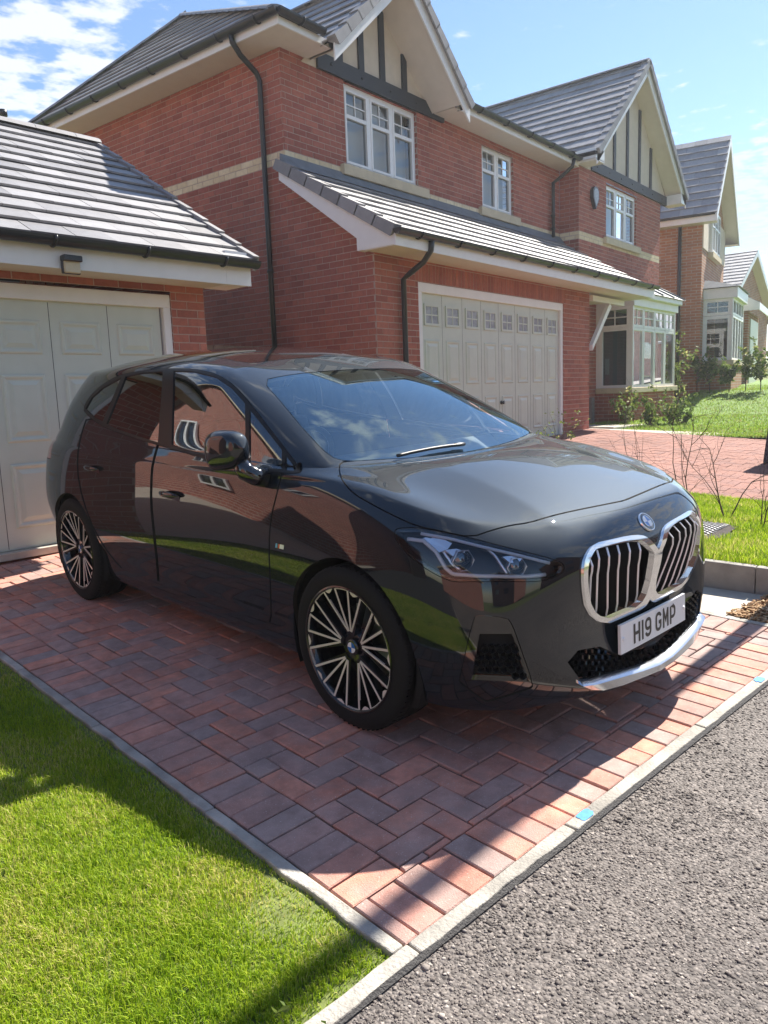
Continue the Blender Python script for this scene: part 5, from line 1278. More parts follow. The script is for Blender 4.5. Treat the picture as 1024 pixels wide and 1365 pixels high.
def build_detached_garage():
    A0 = -4.0; a = R(A0); ex = np.array([math.cos(a), math.sin(a), 0]); ey = np.array([-math.sin(a), math.cos(a), 0])
    O = np.array([4.833, 5.997, 0.0])                      # right front corner of the brickwork
    G = lambda s, d, z: O+ex*s+ey*d+np.array([0, 0, z])
    ga = empty('detached_garage', tuple(G(-1.5, 2.3, .25)), world=True); bpy.context.view_layer.update()
    tag(ga, 'single red brick garage with sage door and grey tiled roof behind the black car', 'garage')
    W0 = -3.25; Zb = .20; Zt = 2.55
    mort = MB(); br = Pieces('brick', MT['brick'], ga, 300, 'brick_field')
    w = Wall(G(W0, 0, 0), ex, -ey); Wd = -W0
    d0, d1, dz = Wd-2.58, Wd-.362, 2.44
    w.lay(Wd, Zb, Zt, br, mort, openings=[(d0, d1, 0, dz)], off=.02)
    w2 = Wall(G(0, 0, 0), ey, ex); w2.lay(4.7, Zb, Zt+1.85, br, mort, polys=[[(0, Zb), (4.7, Zb), (4.7, Zt), (2.35, Zt+1.72), (0, Zt)]], off=.0)
    w3 = Wall(G(W0, 4.7, 0), -ey, -ex); m3 = MB(); m3.add([w3.P(0, Zb), w3.P(4.7, Zb), w3.P(4.7, Zt), w3.P(2.35, Zt+1.72), w3.P(0, Zt)], [(0, 1, 2, 3, 4)]); m3.add([G(W0, 4.7, Zb), G(0, 4.7, Zb), G(0, 4.7, Zt), G(W0, 4.7, Zt)], [(0, 1, 2, 3)]); m3.build('plain_wall', MT['red_tex'], ga)
    # brick returns of the door opening
    f = Local(G(W0+d0, 0, 0), ex, -ey)
    rv = MB()
    for s_ in (0, d1-d0): rv.add([f.p(s_, Zb, -.004), f.p(s_, dz, -.004), f.p(s_, dz, -.12), f.p(s_, Zb, -.12)], [(0, 1, 2, 3)])
    rv.add([f.p(0, dz, -.004), f.p(d1-d0, dz, -.004), f.p(d1-d0, dz, -.12), f.p(0, dz, -.12)], [(0, 1, 2, 3)]); rv.build('reveal', MT['red_tex'], ga)
    DW = (d1-d0)-.15; DZ = .335; DH = 2.322-DZ
    ff = Local(G(W0+d0+.075, 0, DZ)-(-ey)*.055, ex, -ey)
    frame_of(ga, Local(G(W0+d0+.075, 0, DZ-.0), ex, -ey), DW, DH, .074, .117)
    leaf = garage_leaf(ga, ff, DW-.02, DH, 4, [(1.56, 1.83), (.86, 1.40), (.17, .69)])
    th = MB(); Local(G(W0+d0, -.02, DZ-.06), ex, -ey).box(th, 0, d1-d0, 0, .055, -.15, .02); th.build('threshold', MT['slab'], ga)
    # roof
    pitch = math.atan2(4.43-2.74, 2.37+.42); e0 = G(W0-.3, -.42, 2.735); wdir = ey*math.cos(pitch)+np.array([0, 0, math.sin(pitch)]); Ls = (2.37+.42)/math.cos(pitch); RW = Wd+.62
    un = MB(); tl = Pieces('roof_tile', MT['tile'], ga, 300, 'roof_tile_field')
    lay_tiles(tl, un, e0, ex, wdir, [[(0, 0), (RW, 0), (RW, Ls), (0, Ls)]], gauge=.262, width=.34, off=.08)
    e1 = G(W0-.3, 5.16, 2.735); wd2 = -ey*math.cos(pitch)+np.array([0, 0, math.sin(pitch)])
    lay_tiles(tl, un, e1, ex, wd2, [[(0, 0), (RW, 0), (RW, Ls), (0, Ls)]], gauge=.262, width=.34)
    roof = un.build('roof_underlay', MT['dark_room'], ga); br.build(behind_car); tl.build()
    if True: mort.build('wall', MT['mortar'], ga)
    zr = 2.735+Ls*math.sin(pitch)
    k = 0; s_ = W0-.31
    while s_ < .33:
        L_ = min(.45, .335-s_); q = MB(); V = []
        for t_ in (0, L_-.006):
            for j in range(7):
                an = R(20+140*j/6); V.append(G(s_+t_, 2.37-.145*math.cos(an)*1.0, zr-.055+.115*math.sin(an)))
        q.add(V, [(j, j+1, 7+j+1, 7+j) for j in range(6)]+[tuple(range(7)), tuple(range(13, 6, -1))]); q.build('ridge_tile', MT['ridge'], ga); s_ += .45
    # verge caps stepping down the right edge
    n = 11
    for i in range(n):
        t0 = Ls*i/n; q = MB(); base = e0+ex*RW; c0 = base+wdir*t0; c1 = base+wdir*(t0+Ls/n+.02); nn = np.cross(ex, wdir)
        q.hexa([c0-ex*.05+nn*.055, c0+ex*.018+nn*.055, c0+ex*.018-nn*.09, c0-ex*.05-nn*.0, c1-ex*.05+nn*.034, c1+ex*.018+nn*.034, c1+ex*.018-nn*.09, c1-ex*.05-nn*.0]); q.build('verge_cap', MT['ridge'], ga)
    fa = MB(); Local(G(W0-.3, -.36, 2.52), ex, -ey).box(fa, 0, RW-.05, 0, .18, -.02, 0); fa.build('fascia', MT['white_pvc'], ga)
    so = MB(); Local(G(W0-.3, 0, 2.525), ex, -ey).box(so, 0, RW-.06, 0, .012, 0, .345); so.build('soffit', MT['soffit'], ga)
    bx = MB(); Local(G(.012, 0, 2.52), ex, -ey).box(bx, 0, .245, .001, .30, .005, .362); bx.build('eaves_box', MT['white_pvc'], ga)
    # sloping white boards on the gable
    for sgn, st in ((1, -.36), (-1, 5.08)):
        bb = MB(); P = [G(.27, st, 2.52), G(.27, st, 2.70), G(.27, 2.37, zr-.03), G(.27, 2.37, zr-.21)]; bb.prism(P, ex*.022); bb.build('barge_board', MT['white_pvc'], ga)
    gutter(ga, G(W0-.3, -.425, 2.735), G(.325, -.425, 2.735), .062, 5)
    # solar security lamp under the eaves
    lp = MB(); f = Local(G(-1.53, -.362, 2.485), ex, -ey); f.box(lp, 0, .125, 0, .115, .0, .05); f.box(lp, -.012, .137, .085, .13, -.0, .075, 1); f.box(lp, -.010, .135, -.006, .09, .0, .03, 1); lp.build('security_lamp', [MT['stone'], MT['black_pipe']], ga, bevel=.006)
    return ga

def house_roofs(h, tl):
    un = MB()
    # main roof: hipped towards the detached garage
    E0 = np.array([6.70, 6.68, 5.78]); AP = np.array([9.2, 11.39, 7.97]); E1 = np.array([6.70, 12.78, 5.78])
    e = np.array([0, -1.0, 0]); wv = AP-np.array([6.70, AP[1], 5.78]); Lw = np.linalg.norm(wv)
    lay_tiles(tl, un, E1, e, wv, [[(0, 0), (6.10, 0), (12.78-11.39, Lw)]], gauge=.30)
    # front slope, low pitch
    e = np.array([1.0, 0, 0]); wv2 = np.array([0, AP[1]-6.68, AP[2]-5.78]); L2 = np.linalg.norm(wv2)
    lay_tiles(tl, un, E0, e, wv2, [[(0, 0), (.76, 0), (2.28, 3.06), (2.45, L2)], [(3.84, 0), (7.95, 0), (9.5, L2), (2.5, L2), (2.3, 3.06)]], gauge=.30)
    # back slope closes the roof
    un.add([E1, AP, (17, 11.39, 7.97), (17, 12.78, 5.78)], [(0, 1, 2, 3)])
    hp = (AP-E0); hl = np.linalg.norm(hp); hd = hp/hl; k = 0.0
    while k < hl-.2:
        q = MB(); a = E0+hd*k+np.array([0, 0, -.02]); b = E0+hd*min(k+.40, hl)+np.array([0, 0, .012-.02]); sd_ = np.cross(hd, [0, 0, 1.0]); sd_ /= np.linalg.norm(sd_); V = []
        for c, r_ in ((a, 1.0), (b, .9)):
            for j in range(7): an = R(10+160*j/6); V.append(c+sd_*.14*math.cos(an)*r_+np.array([0, 0, .085*math.sin(an)*r_]))
        q.add(V, [(j, j+1, 8+j, 7+j) for j in range(6)]+[tuple(range(7)), tuple(range(13, 6, -1))]); q.build('hip_tile', MT['ridge'], h); k += .38
    hp = AP-E1; hl = np.linalg.norm(hp); hd = hp/hl; k = 0.0
    while k < hl-.1:
        q = MB(); a = E1+hd*k; b = E1+hd*min(k+.40, hl)+np.array([0, 0, .012]); sd_ = np.cross(hd, [0, 0, 1.0]); sd_ /= np.linalg.norm(sd_); V = []
        for c, r_ in ((a, 1.0), (b, .9)):
            for j in range(7): an = R(10+160*j/6); V.append(c+sd_*.14*math.cos(an)*r_+np.array([0, 0, .085*math.sin(an)*r_]))
        q.add(V, [(j, j+1, 8+j, 7+j) for j in range(6)]+[tuple(range(7)), tuple(range(13, 6, -1))]); q.build('hip_tile', MT['ridge'], h); k += .38
    # gable above the first window and the wing gable
    for (xr, zr, xl, zl, xr2, yf, yb) in ((8.98, 7.08, 7.46, 5.66, 10.50, 6.50, 9.45), (17.2, 8.17, 14.62, 5.86, 19.86, 6.30, 11.8)):
        for (xe, ze, sg) in ((xl, zl, 1), (xr2, zl, -1)):
            wv = np.array([xr-xe, 0, zr-ze]); Lw = np.linalg.norm(wv); e = np.array([0, 1.0, 0]) if sg < 0 else np.array([0, -1.0, 0])
            low = yf+.25
            if sg > 0: o_ = np.array([xe, yb, ze]); poly = [(yb-low, 0), (yb-yf, 0), (yb-yf, Lw), (0, Lw)]
            else: o_ = np.array([xe, yf, ze]); poly = [(0, 0), (low-yf, 0), (yb-yf, Lw), (0, Lw)]
            lay_tiles(tl, un, o_, e, wv, [poly], gauge=.30 if xr > 10 else .29)
            # verge caps and barge boards on the front edge
            n = int(Lw/.30); wd = wv/Lw; nn = np.cross(e, wd); nn = nn if nn[2] > 0 else -nn; b0 = np.array([xe, yf, ze]); ey_ = np.array([0, 1.0, 0])
            for i in range(n+1):
                t0, t1 = i*.30, min((i+1)*.30+.015, Lw); q = MB()
                if t1-t0 < .05: continue
                c0, c1 = b0+wd*t0, b0+wd*t1
                q.hexa([c0-ey_*.03+nn*.055, c0+ey_*.11+nn*.055, c0+ey_*.11-nn*.0, c0-ey_*.03-nn*.075, c1-ey_*.03+nn*.034, c1+ey_*.11+nn*.034, c1+ey_*.11-nn*.0, c1-ey_*.03-nn*.075]); q.build('verge_cap', MT['ridge'], h)
            bb = MB(); c0, c1 = b0-nn*.03+wd*.0, b0+wd*Lw-nn*.03; bb.prism([c0+ey_*.03, c0+ey_*.03-np.array([0, 0, .20]), c1+ey_*.03-np.array([0, 0, .24]), c1+ey_*.03], ey_*.022); bb.build('barge_board', MT['white_pvc'], h)
            # sloping soffit under the overhang
            so = MB(); d_ = (7.13 if xr < 10 else 6.72)-yf; c0 = b0+wd*.28-np.array([0, 0, .20]); c1 = b0+wd*Lw-np.array([0, 0, .22]); so.prism([c0+ey_*.05, c0+ey_*d_, c1+ey_*d_, c1+ey_*.05], np.array([0, 0, .012])); so.build('soffit', MT['soffit'], h)
        s_ = yf
        while s_ < yb-.3:
            q = MB(); V = []
            for t_ in (0, .445):
                for j in range(7): an = R(10+160*j/6); V.append((xr+.13*math.cos(an), s_+t_, zr-.03+.085*math.sin(an)))
            q.add(V, [(j, j+1, 8+j, 7+j) for j in range(6)]+[tuple(range(7)), tuple(range(13, 6, -1))]); q.build('ridge_tile', MT['ridge'], h); s_ += .45
    # lean-to along the front
    o_ = np.array([6.98, 5.34, 3.255]); wv = np.array([0, 7.10-5.34, 4.30-3.255]); Lw = np.linalg.norm(wv)
    lay_tiles(tl, un, o_, (1, 0, 0), wv, [[(0, 0), (8.0, 0), (7.7, Lw), (0, Lw)]], gauge=.285, off=.1)
    wd = wv/Lw; nn = np.cross([1.0, 0, 0], wd)
    n = 7
    for i in range(n):
        q = MB(); c0, c1 = o_+wd*(Lw*i/n), o_+wd*(Lw*(i+1)/n+.015); ex_ = np.array([1.0, 0, 0]); q.hexa([c0-ex_*.03+nn*.055, c0+ex_*.10+nn*.055, c0+ex_*.10-nn*.01, c0-ex_*.03-nn*.085, c1-ex_*.03+nn*.034, c1+ex_*.10+nn*.034, c1+ex_*.10-nn*.01, c1-ex_*.03-nn*.085]); q.build('verge_cap', MT['ridge'], h)
    un.build('roof_underlay', MT['dark_room'], h)
    fl = MB(); fl.hexa([(7.05, 6.98, 4.255), (14.7, 6.98, 4.255), (14.7, 7.125, 4.31), (7.05, 7.125, 4.31), (7.05, 7.0, 4.27), (14.7, 7.0, 4.27), (14.7, 7.122, 4.425), (7.05, 7.122, 4.425)]); fl.build('lead_flashing', MT['lead'], h)

def build_main_house():
    h = empty('brick_house', (12.5, 8.5, .5), world=True); bpy.context.view_layer.update()
    tag(h, 'red brick house with timbered gables and a sage double garage door under a lean-to', 'house')
    mort = MB(); br = Pieces('brick', MT['brick'], h, 300, 'brick_field'); cb = Pieces('buff_brick', MT['cream_brick'], h, 300, 'buff_brick_field')
    ST = (4.34, 4.49)
    # flank wall and lean-to cheek
    w = Wall((7.15, 12.6, 0), (0, -1, 0), (-1, 0, 0)); s1 = 12.6-7.13; s2 = 12.6-5.78
    w.lay(s2, .15, 5.66, br, mort, polys=[[(0, .15), (s1, .15), (s1, 5.66), (0, 5.66)], [(s1, .15), (s2, .15), (s2, 3.13), (s1, 4.24)]], string=ST, cream=cb, off=.05)
    # lean-to front
    w = Wall((7.15, 5.78, 0), (1, 0, 0), (0, -1, 0)); dl, dr = 8.0-7.15, 12.05-7.15
    w.lay(13.07-7.15, .35, 3.11, br, mort, openings=[(dl, dr, 0, 2.84)], soldiers=[(dl-.06, dr+.06, 2.84, 3.065, .075)], off=.0)
    w = Wall((13.07, 5.78, 0), (0, 1, 0), (1, 0, 0)); w.lay(1.35, .5, 3.11, br, mort)
    # main front, first floor and behind the porch
    w = Wall((7.15, 7.13, 0), (1, 0, 0), (0, -1, 0)); W1 = (8.31-7.15, 9.95-7.15, 4.49, 5.59); W2 = (11.79-7.15, 12.86-7.15, 4.49, 5.56)
    w.lay(14.69-7.15, 4.2, 5.67, br, mort, openings=[W1, W2], string=ST, cream=cb, off=.06)
    w = Wall((13.07, 7.13, 0), (1, 0, 0), (0, -1, 0)); w.lay(14.69-13.07, .5, 3.4, br, mort, openings=[(.35, 1.35, 0, 2.85)])
    # wing
    w = Wall((14.69, 7.13, 0), (0, -1, 0), (-1, 0, 0)); w.lay(.41, .5, 5.75, br, mort, string=ST, cream=cb, off=.1)
    w = Wall((14.69, 6.72, 0), (1, 0, 0), (0, -1, 0)); W3 = (16.0-14.69, 17.69-14.69, 4.49, 5.59)
    w.lay(4.5, .4, 5.80, br, mort, openings=[W3, (1.0, 3.4, 1.3, 3.1)], string=ST, cream=cb, off=.03)
    # bay plinth
    w = Wall((15.53, 5.98, 0), (1, 0, 0), (0, -1, 0)); w.lay(2.66, .45, 1.32, br, mort)
    w = Wall((15.53, 6.72, 0), (0, -1, 0), (-1, 0, 0)); w.lay(.74, .45, 1.32, br, mort, off=.05)
    w = Wall((18.19, 5.98, 0), (0, 1, 0), (1, 0, 0)); w.lay(.74, .45, 1.32, br, mort)
    mort.build('wall', MT['mortar'], h); br.build(behind_car); cb.build(behind_car)
    bk = MB()     # unseen walls
    bk.add([(19.19, 6.72, .3), (19.19, 12.6, .3), (19.19, 12.6, 5.8), (19.19, 6.72, 5.8)], [(0, 1, 2, 3)]); bk.add([(7.15, 12.6, .1), (19.19, 12.6, .1), (19.19, 12.6, 5.8), (7.15, 12.6, 5.8)], [(0, 1, 2, 3)])
    bk.build('back_wall', MT['red_tex'], h)
    tl = Pieces('roof_tile', MT['tile'], h, 300, 'roof_tile_field'); house_roofs(h, tl); tl.build()
    # eaves: fascia, soffit, gutters
    for a, b in (((6.74, 6.72, 5.66), (7.62, 7.13, 5.675)), ((6.74, 7.1305, 5.66), (7.15, 12.7, 5.675)), ((10.34, 6.72, 5.66), (14.7, 7.13, 5.675)), ((14.55, 6.33, 5.72), (15.0, 6.72, 5.735))):
        so = MB(); so.box(a, b); so.build('soffit', MT['soffit'], h)
    for a, b in (((6.72, 6.70, 5.655), (6.74, 12.72, 5.80)), ((6.7405, 6.70, 5.655), (7.56, 6.72, 5.74)), ((10.40, 6.70, 5.655), (14.62, 6.72, 5.80))):
        fa = MB(); fa.box(a, b); fa.build('fascia', MT['white_pvc'], h)
    for (x0, x1, y0, yw) in ((14.58, 14.98, 6.33, 6.75), (19.5, 19.84, 6.33, 6.75)):
        q = MB(); q.box((x0, y0, 5.50 if x0 < 12 else 5.70), (x1, yw, 5.658 if x0 < 12 else 5.92)); q.build('eaves_box', MT['white_pvc'], h)
    gutter(h, (6.665, 12.75, 5.79), (6.665, 6.64, 5.79), .060, 9); gutter(h, (6.66, 6.645, 5.79), (7.42, 6.645, 5.79), .060, 1); gutter(h, (10.56, 6.645, 5.79), (14.60, 6.645, 5.79), .060, 5)
    gutter(h, (14.58, 6.32, 5.85), (14.58, 6.75, 5.85), .058, 0)
    gutter(h, (6.95, 5.285, 3.255), (15.02, 5.285, 3.30), .060, 10)
    downpipe(h, [(6.67, 7.44, 5.74), (6.68, 7.44, 5.66), (6.80, 7.44, 5.55), (7.04, 7.44, 5.42), (7.09, 7.44, 5.34), (7.09, 7.44, 4.0), (7.09, 7.44, .3)])
    downpipe(h, [(7.62, 5.29, 3.22), (7.62, 5.31, 3.10), (7.62, 5.42, 2.98), (7.62, 5.62, 2.88), (7.62, 5.72, 2.82), (7.62, 5.72, 2.0), (7.62, 5.72, .4)])
    downpipe(h, [(14.35, 6.66, 5.74), (14.35, 6.70, 5.60), (14.30, 6.9, 5.45), (14.28, 7.06, 5.36), (14.28, 7.06, 4.9), (14.28, 7.06, 4.36)])
    # lean-to eaves
    q = MB(); q.box((6.98, 5.33, 3.085), (15.0, 5.35, 3.25)); q.build('fascia', MT['white_pvc'], h)
    for a, b in (((7.0, 5.352, 3.09), (15.0, 5.80, 3.105)), ((13.075, 5.8005, 3.09), (15.0, 7.12, 3.105))):
        q = MB(); q.box(a, b); q.build('soffit', MT['soffit'], h)
    q = MB(); q.prism([(6.995, 5.35, 3.10), (6.995, 5.35, 3.26), (6.995, 7.10, 4.29), (6.995, 7.10, 4.10), (6.995, 5.90, 3.24), (6.995, 5.90, 3.10)], (.13, 0, 0)); q.build('barge_board', MT['white_pvc'], h)
    # porch bracket
    q = MB(); q.box((13.08, 5.72, 2.95), (14.5, 5.80, 3.04)); q.hexa([(13.075, 5.72, 2.10), (13.075, 5.79, 2.10), (13.075, 5.79, 2.20), (13.075, 5.72, 2.20), (13.90, 5.72, 2.90), (13.90, 5.79, 2.90), (13.82, 5.79, 2.955), (13.82, 5.72, 2.955)]); q.build('porch_bracket', MT['white_pvc'], h)
    # windows, sills
    f = Local((8.31, 7.13, 4.53), (1, 0, 0), (0, -1, 0)); window(h, f, 1.64, 1.06, 3, transom=.66); reveal(h, Local((8.31, 7.13, 4.49), (1, 0, 0), (0, -1, 0)), 1.64, 1.10)
    f = Local((11.79, 7.13, 4.53), (1, 0, 0), (0, -1, 0)); window(h, f, 1.07, 1.03, 2, transom=.64); reveal(h, Local((11.79, 7.13, 4.49), (1, 0, 0), (0, -1, 0)), 1.07, 1.07)
    f = Local((16.0, 6.72, 4.53), (1, 0, 0), (0, -1, 0)); window(h, f, 1.69, 1.06, 3, transom=.66); reveal(h, Local((16.0, 6.72, 4.49), (1, 0, 0), (0, -1, 0)), 1.69, 1.10)
    for (x0, x1, y) in ((8.18, 10.14, 7.13), (11.66, 13.0, 7.13), (15.87, 17.82, 6.72)):
        q = MB(); q.box((x0, y-.07, 4.39), (x1, y+.06, 4.525)); q.build('sill', MT['stone'], h, bevel=.006)
    # timbering and render in the gables
    for (xl, xr, y, z, xa, za, hx, studs) in ((7.78, 10.62, 7.13, 5.60, 8.98, 6.90, 1.42, (8.22, 8.66, 9.12, 9.63)), (15.2, 19.5, 6.72, 5.70, 17.2, 7.95, 2.45, (15.62, 16.35, 17.05, 17.75, 18.45))):
        q = MB(); q.box((xl, y-.045, z), (xr, y+.02, z+.20)); q.build('timber_beam', MT['timber'], h)
        q = MB(); q.prism([(xa-hx-.05, y-.012, z), (xa+hx+.05, y-.012, z), (xa+hx*.05, y-.012, za+.05), (xa-hx*.05, y-.012, za+.05)], (0, .03, 0)); q.build('render_panel', MT['render'], h)
        for x in studs:
            top = za-abs(x-xa)*(za-z)/hx-.02
            if top > z+.3: q = MB(); q.box((x-.055, y-.040, z+.20), (x+.055, y-.005, top)); q.build('timber_stud', MT['timber'], h)
        for x in np.arange(xl+.25, xr-.2, .62):
            q = MB(); q.lathe([(.018, .0), (.018, -.010), (.0, -.012)], 10, 'y', (x, y-.045, z+.10)); q.build('timber_peg', MT['timber'], h)
    # sage double garage door
    f0 = Local((8.09, 5.78, .69), (1, 0, 0), (0, -1, 0)); DW, DH = 3.88, 2.03
    frame_of(h, f0, DW, DH, .088, .118)
    ff = Local((8.10, 5.835, .69), (1, 0, 0), (0, -1, 0)); leaf = garage_leaf(h, ff, DW-.02, DH, 8, [(1.63, 1.90), (.88, 1.455), (.165, .70)], lites=True)
    q = MB(); q.lathe([(.028, -.0), (.028, -.012), (.012, -.014), (.012, -.035), (.026, -.038), (.026, -.05), (.0, -.052)], 16, 'y', (8.10+1.98, 5.834, .69+.60)); q.build('handle', MT['black_pipe'], leaf)
    rv = MB()
    for x in (8.0, 12.05): rv.add([(x, 5.784, .3), (x, 5.784, 2.84), (x, 5.9, 2.84), (x, 5.9, .3)], [(0, 1, 2, 3)])
    rv.add([(8.0, 5.784, 2.84), (12.05, 5.784, 2.84), (12.05, 5.9, 2.84), (8.0, 5.9, 2.84)], [(0, 1, 2, 3)]); rv.build('reveal', MT['red_tex'], h)
    # bay window
    fb = Local((15.56, 5.98, 1.43), (1, 0, 0), (0, -1, 0)); bw = 2.60; bh = 1.62
    bay = MB(); fb.box(bay, -.03, bw+.03, bh-.002, bh+.16, -.75, .06); bayo = bay.build('bay_window', MT['white_pvc'], h, bevel=.006)
    cor = MB(); fb.box(cor, -.06, bw+.06, bh+.16, bh+.26, -.78, .14); cor.build('cornice', MT['white_pvc'], bayo, bevel=.006)
    wl = bw/4
    def casement(f, a, b, t0, t1, par, bars=(1, 1), d=0.0):
        s_ = MB(); k = .055; f.box(s_, a, b, t0, t0+k, -.06, d); f.box(s_, a, b, t1-k, t1, -.06, d); f.box(s_, a, a+k, t0+k, t1-k, -.06, d); f.box(s_, b-k, b, t0+k, t1-k, -.06, d)
        for i in range(1, bars[0]): x = a+k+(b-a-2*k)*i/bars[0]; f.box(s_, x-.010, x+.010, t0+k, t1-k, -.040, -.012)
        for i in range(1, bars[1]): z = t0+k+(t1-t0-2*k)*i/bars[1]; f.box(s_, a+k, b-k, z-.010, z+.010, -.0405, -.0115)
        s_.build('casement', MT['white_pvc'], par)
        p_ = MB(); p_.add([f.p(a+k*.7, t0+k*.7, -.026), f.p(b-k*.7, t0+k*.7, -.026), f.p(b-k*.7, t1-k*.7, -.026), f.p(a+k*.7, t1-k*.7, -.026)], [(0, 1, 2, 3)]); p_.build('pane', MT['house_glass'], par)
    for k in range(4):
        casement(fb, k*wl+.006, (k+1)*wl-.006, .0, 1.20, bayo); casement(fb, k*wl+.006, (k+1)*wl-.006, 1.205, bh-.002, bayo, (2, 2))
    for (ox, sx_, nx) in ((15.53, (0, -1, 0), (-1, 0, 0)), (18.19, (0, 1, 0), (1, 0, 0))):
        fs = Local((ox, 6.72 if nx[0] < 0 else 5.98, 1.43), sx_, nx); casement(fs, .08, .70, .0, 1.20, bayo); casement(fs, .08, .70, 1.205, bh-.002, bayo, (2, 2)); q = MB(); fs.box(q, 0, .078, 0, bh-.003, -.06, .001); fs.box(q, .702, .775, 0, bh-.003, -.06, .001) if nx[0] < 0 else None; q.build('corner_post', MT['white_pvc'], bayo)
    q = MB(); q.box((15.47, 5.92, 1.32), (18.25, 6.71, 1.428)); q.build('sill', MT['stone'], bayo, bevel=.008)
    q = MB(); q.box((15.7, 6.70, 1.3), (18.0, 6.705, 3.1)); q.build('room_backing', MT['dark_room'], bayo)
    # lead bay roof
    rf = MB(); rf.hexa([(15.38, 5.80, 3.31), (18.34, 5.80, 3.31), (18.34, 6.72, 3.31), (15.38, 6.72, 3.31), (15.62, 6.5, 3.72), (18.1, 6.5, 3.72), (18.1, 6.72, 3.80), (15.62, 6.72, 3.80)]); rf.build('bay_roof', MT['lead'], bayo)
    for k in range(5):
        x = 15.45+k*.70; q = MB(); q.tube([(x, 5.80, 3.325), (15.7+k*.58, 6.5, 3.735)], .022, 6); q.build('lead_roll', MT['lead'], bayo)
    # alarm box, meter box, notice by the door
    q = MB(); q.prism([(15.20, 6.72, 5.33), (15.28, 6.72, 5.40), (15.40, 6.72, 5.40), (15.48, 6.72, 5.33), (15.48, 6.72, 5.18), (15.34, 6.72, 4.98), (15.20, 6.72, 5.18)], (0, -.07, 0)); q.build('alarm_box', MT['black_pipe'], h); 
    q = MB(); q.prism([(15.235, 6.648, 5.31), (15.29, 6.648, 5.365), (15.39, 6.648, 5.365), (15.445, 6.648, 5.31), (15.445, 6.648, 5.19), (15.34, 6.648, 5.03), (15.235, 6.648, 5.19)], (0, -.004, 0)); q.build('alarm_face', MT['iron'], h)
    for z0, z1, mt in ((1.72, 2.05, 'white_pvc'), (1.42, 1.70, 'notice_red')):
        q = MB(); q.box((14.92, 6.705, z0), (15.12, 6.718, z1)); q.build('notice', MT[mt], h)
    q = MB(); q.box((15.2, 6.66, .72), (15.33, 6.72, 1.25)); q.build('meter_box', MT['iron'], h)
    dr = MB(); dr.box((13.42, 7.14, .69), (14.42, 7.19, 2.85)); dr.build('front_door', MT['timber'], h)
    # things seen past the corner: black flue
    return h
MT['notice_red'] = pmat('red notice', (.55, .05, .05), .5)

def simple_house(name, label, X0, Y0, W, Dp, Zb, Ze, mat, gx, zr, yo=.4,  upper=None, flip=False, tiles=True):
    """plain-walled house with a front gable; x0,y0 its front left corner"""
    h = empty(name, (X0, Y0, Zb), world=True); bpy.context.view_layer.update(); tag(h, label, 'house')
    w = MB(); w.box((X0, Y0, Zb-.6), (X0+W, Y0+Dp, Ze)); w.prism([(X0, Y0, Ze), (X0+W, Y0, Ze), (gx, Y0, zr-.15)], (0, Dp, 0)); w.build('wall', mat, h)
    un = MB(); tl = Pieces('roof_tile', MT['tile'], h, 0, 'roof_tile_field')
    for xe, sg in ((X0-.35, 1), (X0+W+.35, -1)):
        k = (zr-Ze)/(gx-X0) if sg > 0 else (zr-Ze)/(X0+W-gx); ze = Ze-.35*k*.6
        wv = np.array([gx-xe, 0, zr-ze]); Lw = np.linalg.norm(wv)
        if sg > 0: lay_tiles(tl, un, (xe, Y0+Dp, ze), (0, -1, 0), wv, [[(0, 0), (Dp+yo, 0), (Dp+yo, Lw), (0, Lw)]])
        else: lay_tiles(tl, un, (xe, Y0-yo, ze), (0, 1, 0), wv, [[(0, 0), (Dp+yo, 0), (Dp+yo, Lw), (0, Lw)]])
        b0 = np.array([xe, Y0-yo, ze]); wd = wv/Lw; bb = MB(); bb.prism([b0, b0-np.array([0, 0, .22]), b0+wv-np.array([0, 0, .25]), b0+wv], (0, .03, 0)); bb.build('barge_board', MT['white_pvc'], h)
        so = MB(); so.prism([b0+np.array([0, .04, -.20]), b0+np.array([0, yo, -.20]), b0+wv+np.array([0, yo, -.22]), b0+wv+np.array([0, .04, -.22])], (0, 0, .012)); so.build('soffit', MT['soffit'], h)
        fz = MB(); fz.box((xe-.02 if sg > 0 else xe-.001, Y0-yo, ze-.20), (xe+.001 if sg > 0 else xe+.02, Y0+Dp, ze-.02)); fz.build('fascia', MT['white_pvc'], h)
        sf = MB(); sf.box((min(xe, X0 if sg > 0 else X0+W), Y0-yo+.03, ze-.20), (max(xe, X0 if sg > 0 else X0+W), Y0+Dp, ze-.19)); sf.build('soffit', MT['soffit'], h)
        gutter(h, (xe-.05*sg, Y0-yo+.05, ze), (xe-.05*sg, Y0+Dp, ze), .055, 0)
    un.build('roof_underlay', MT['dark_room'], h); tl.build()
    return h
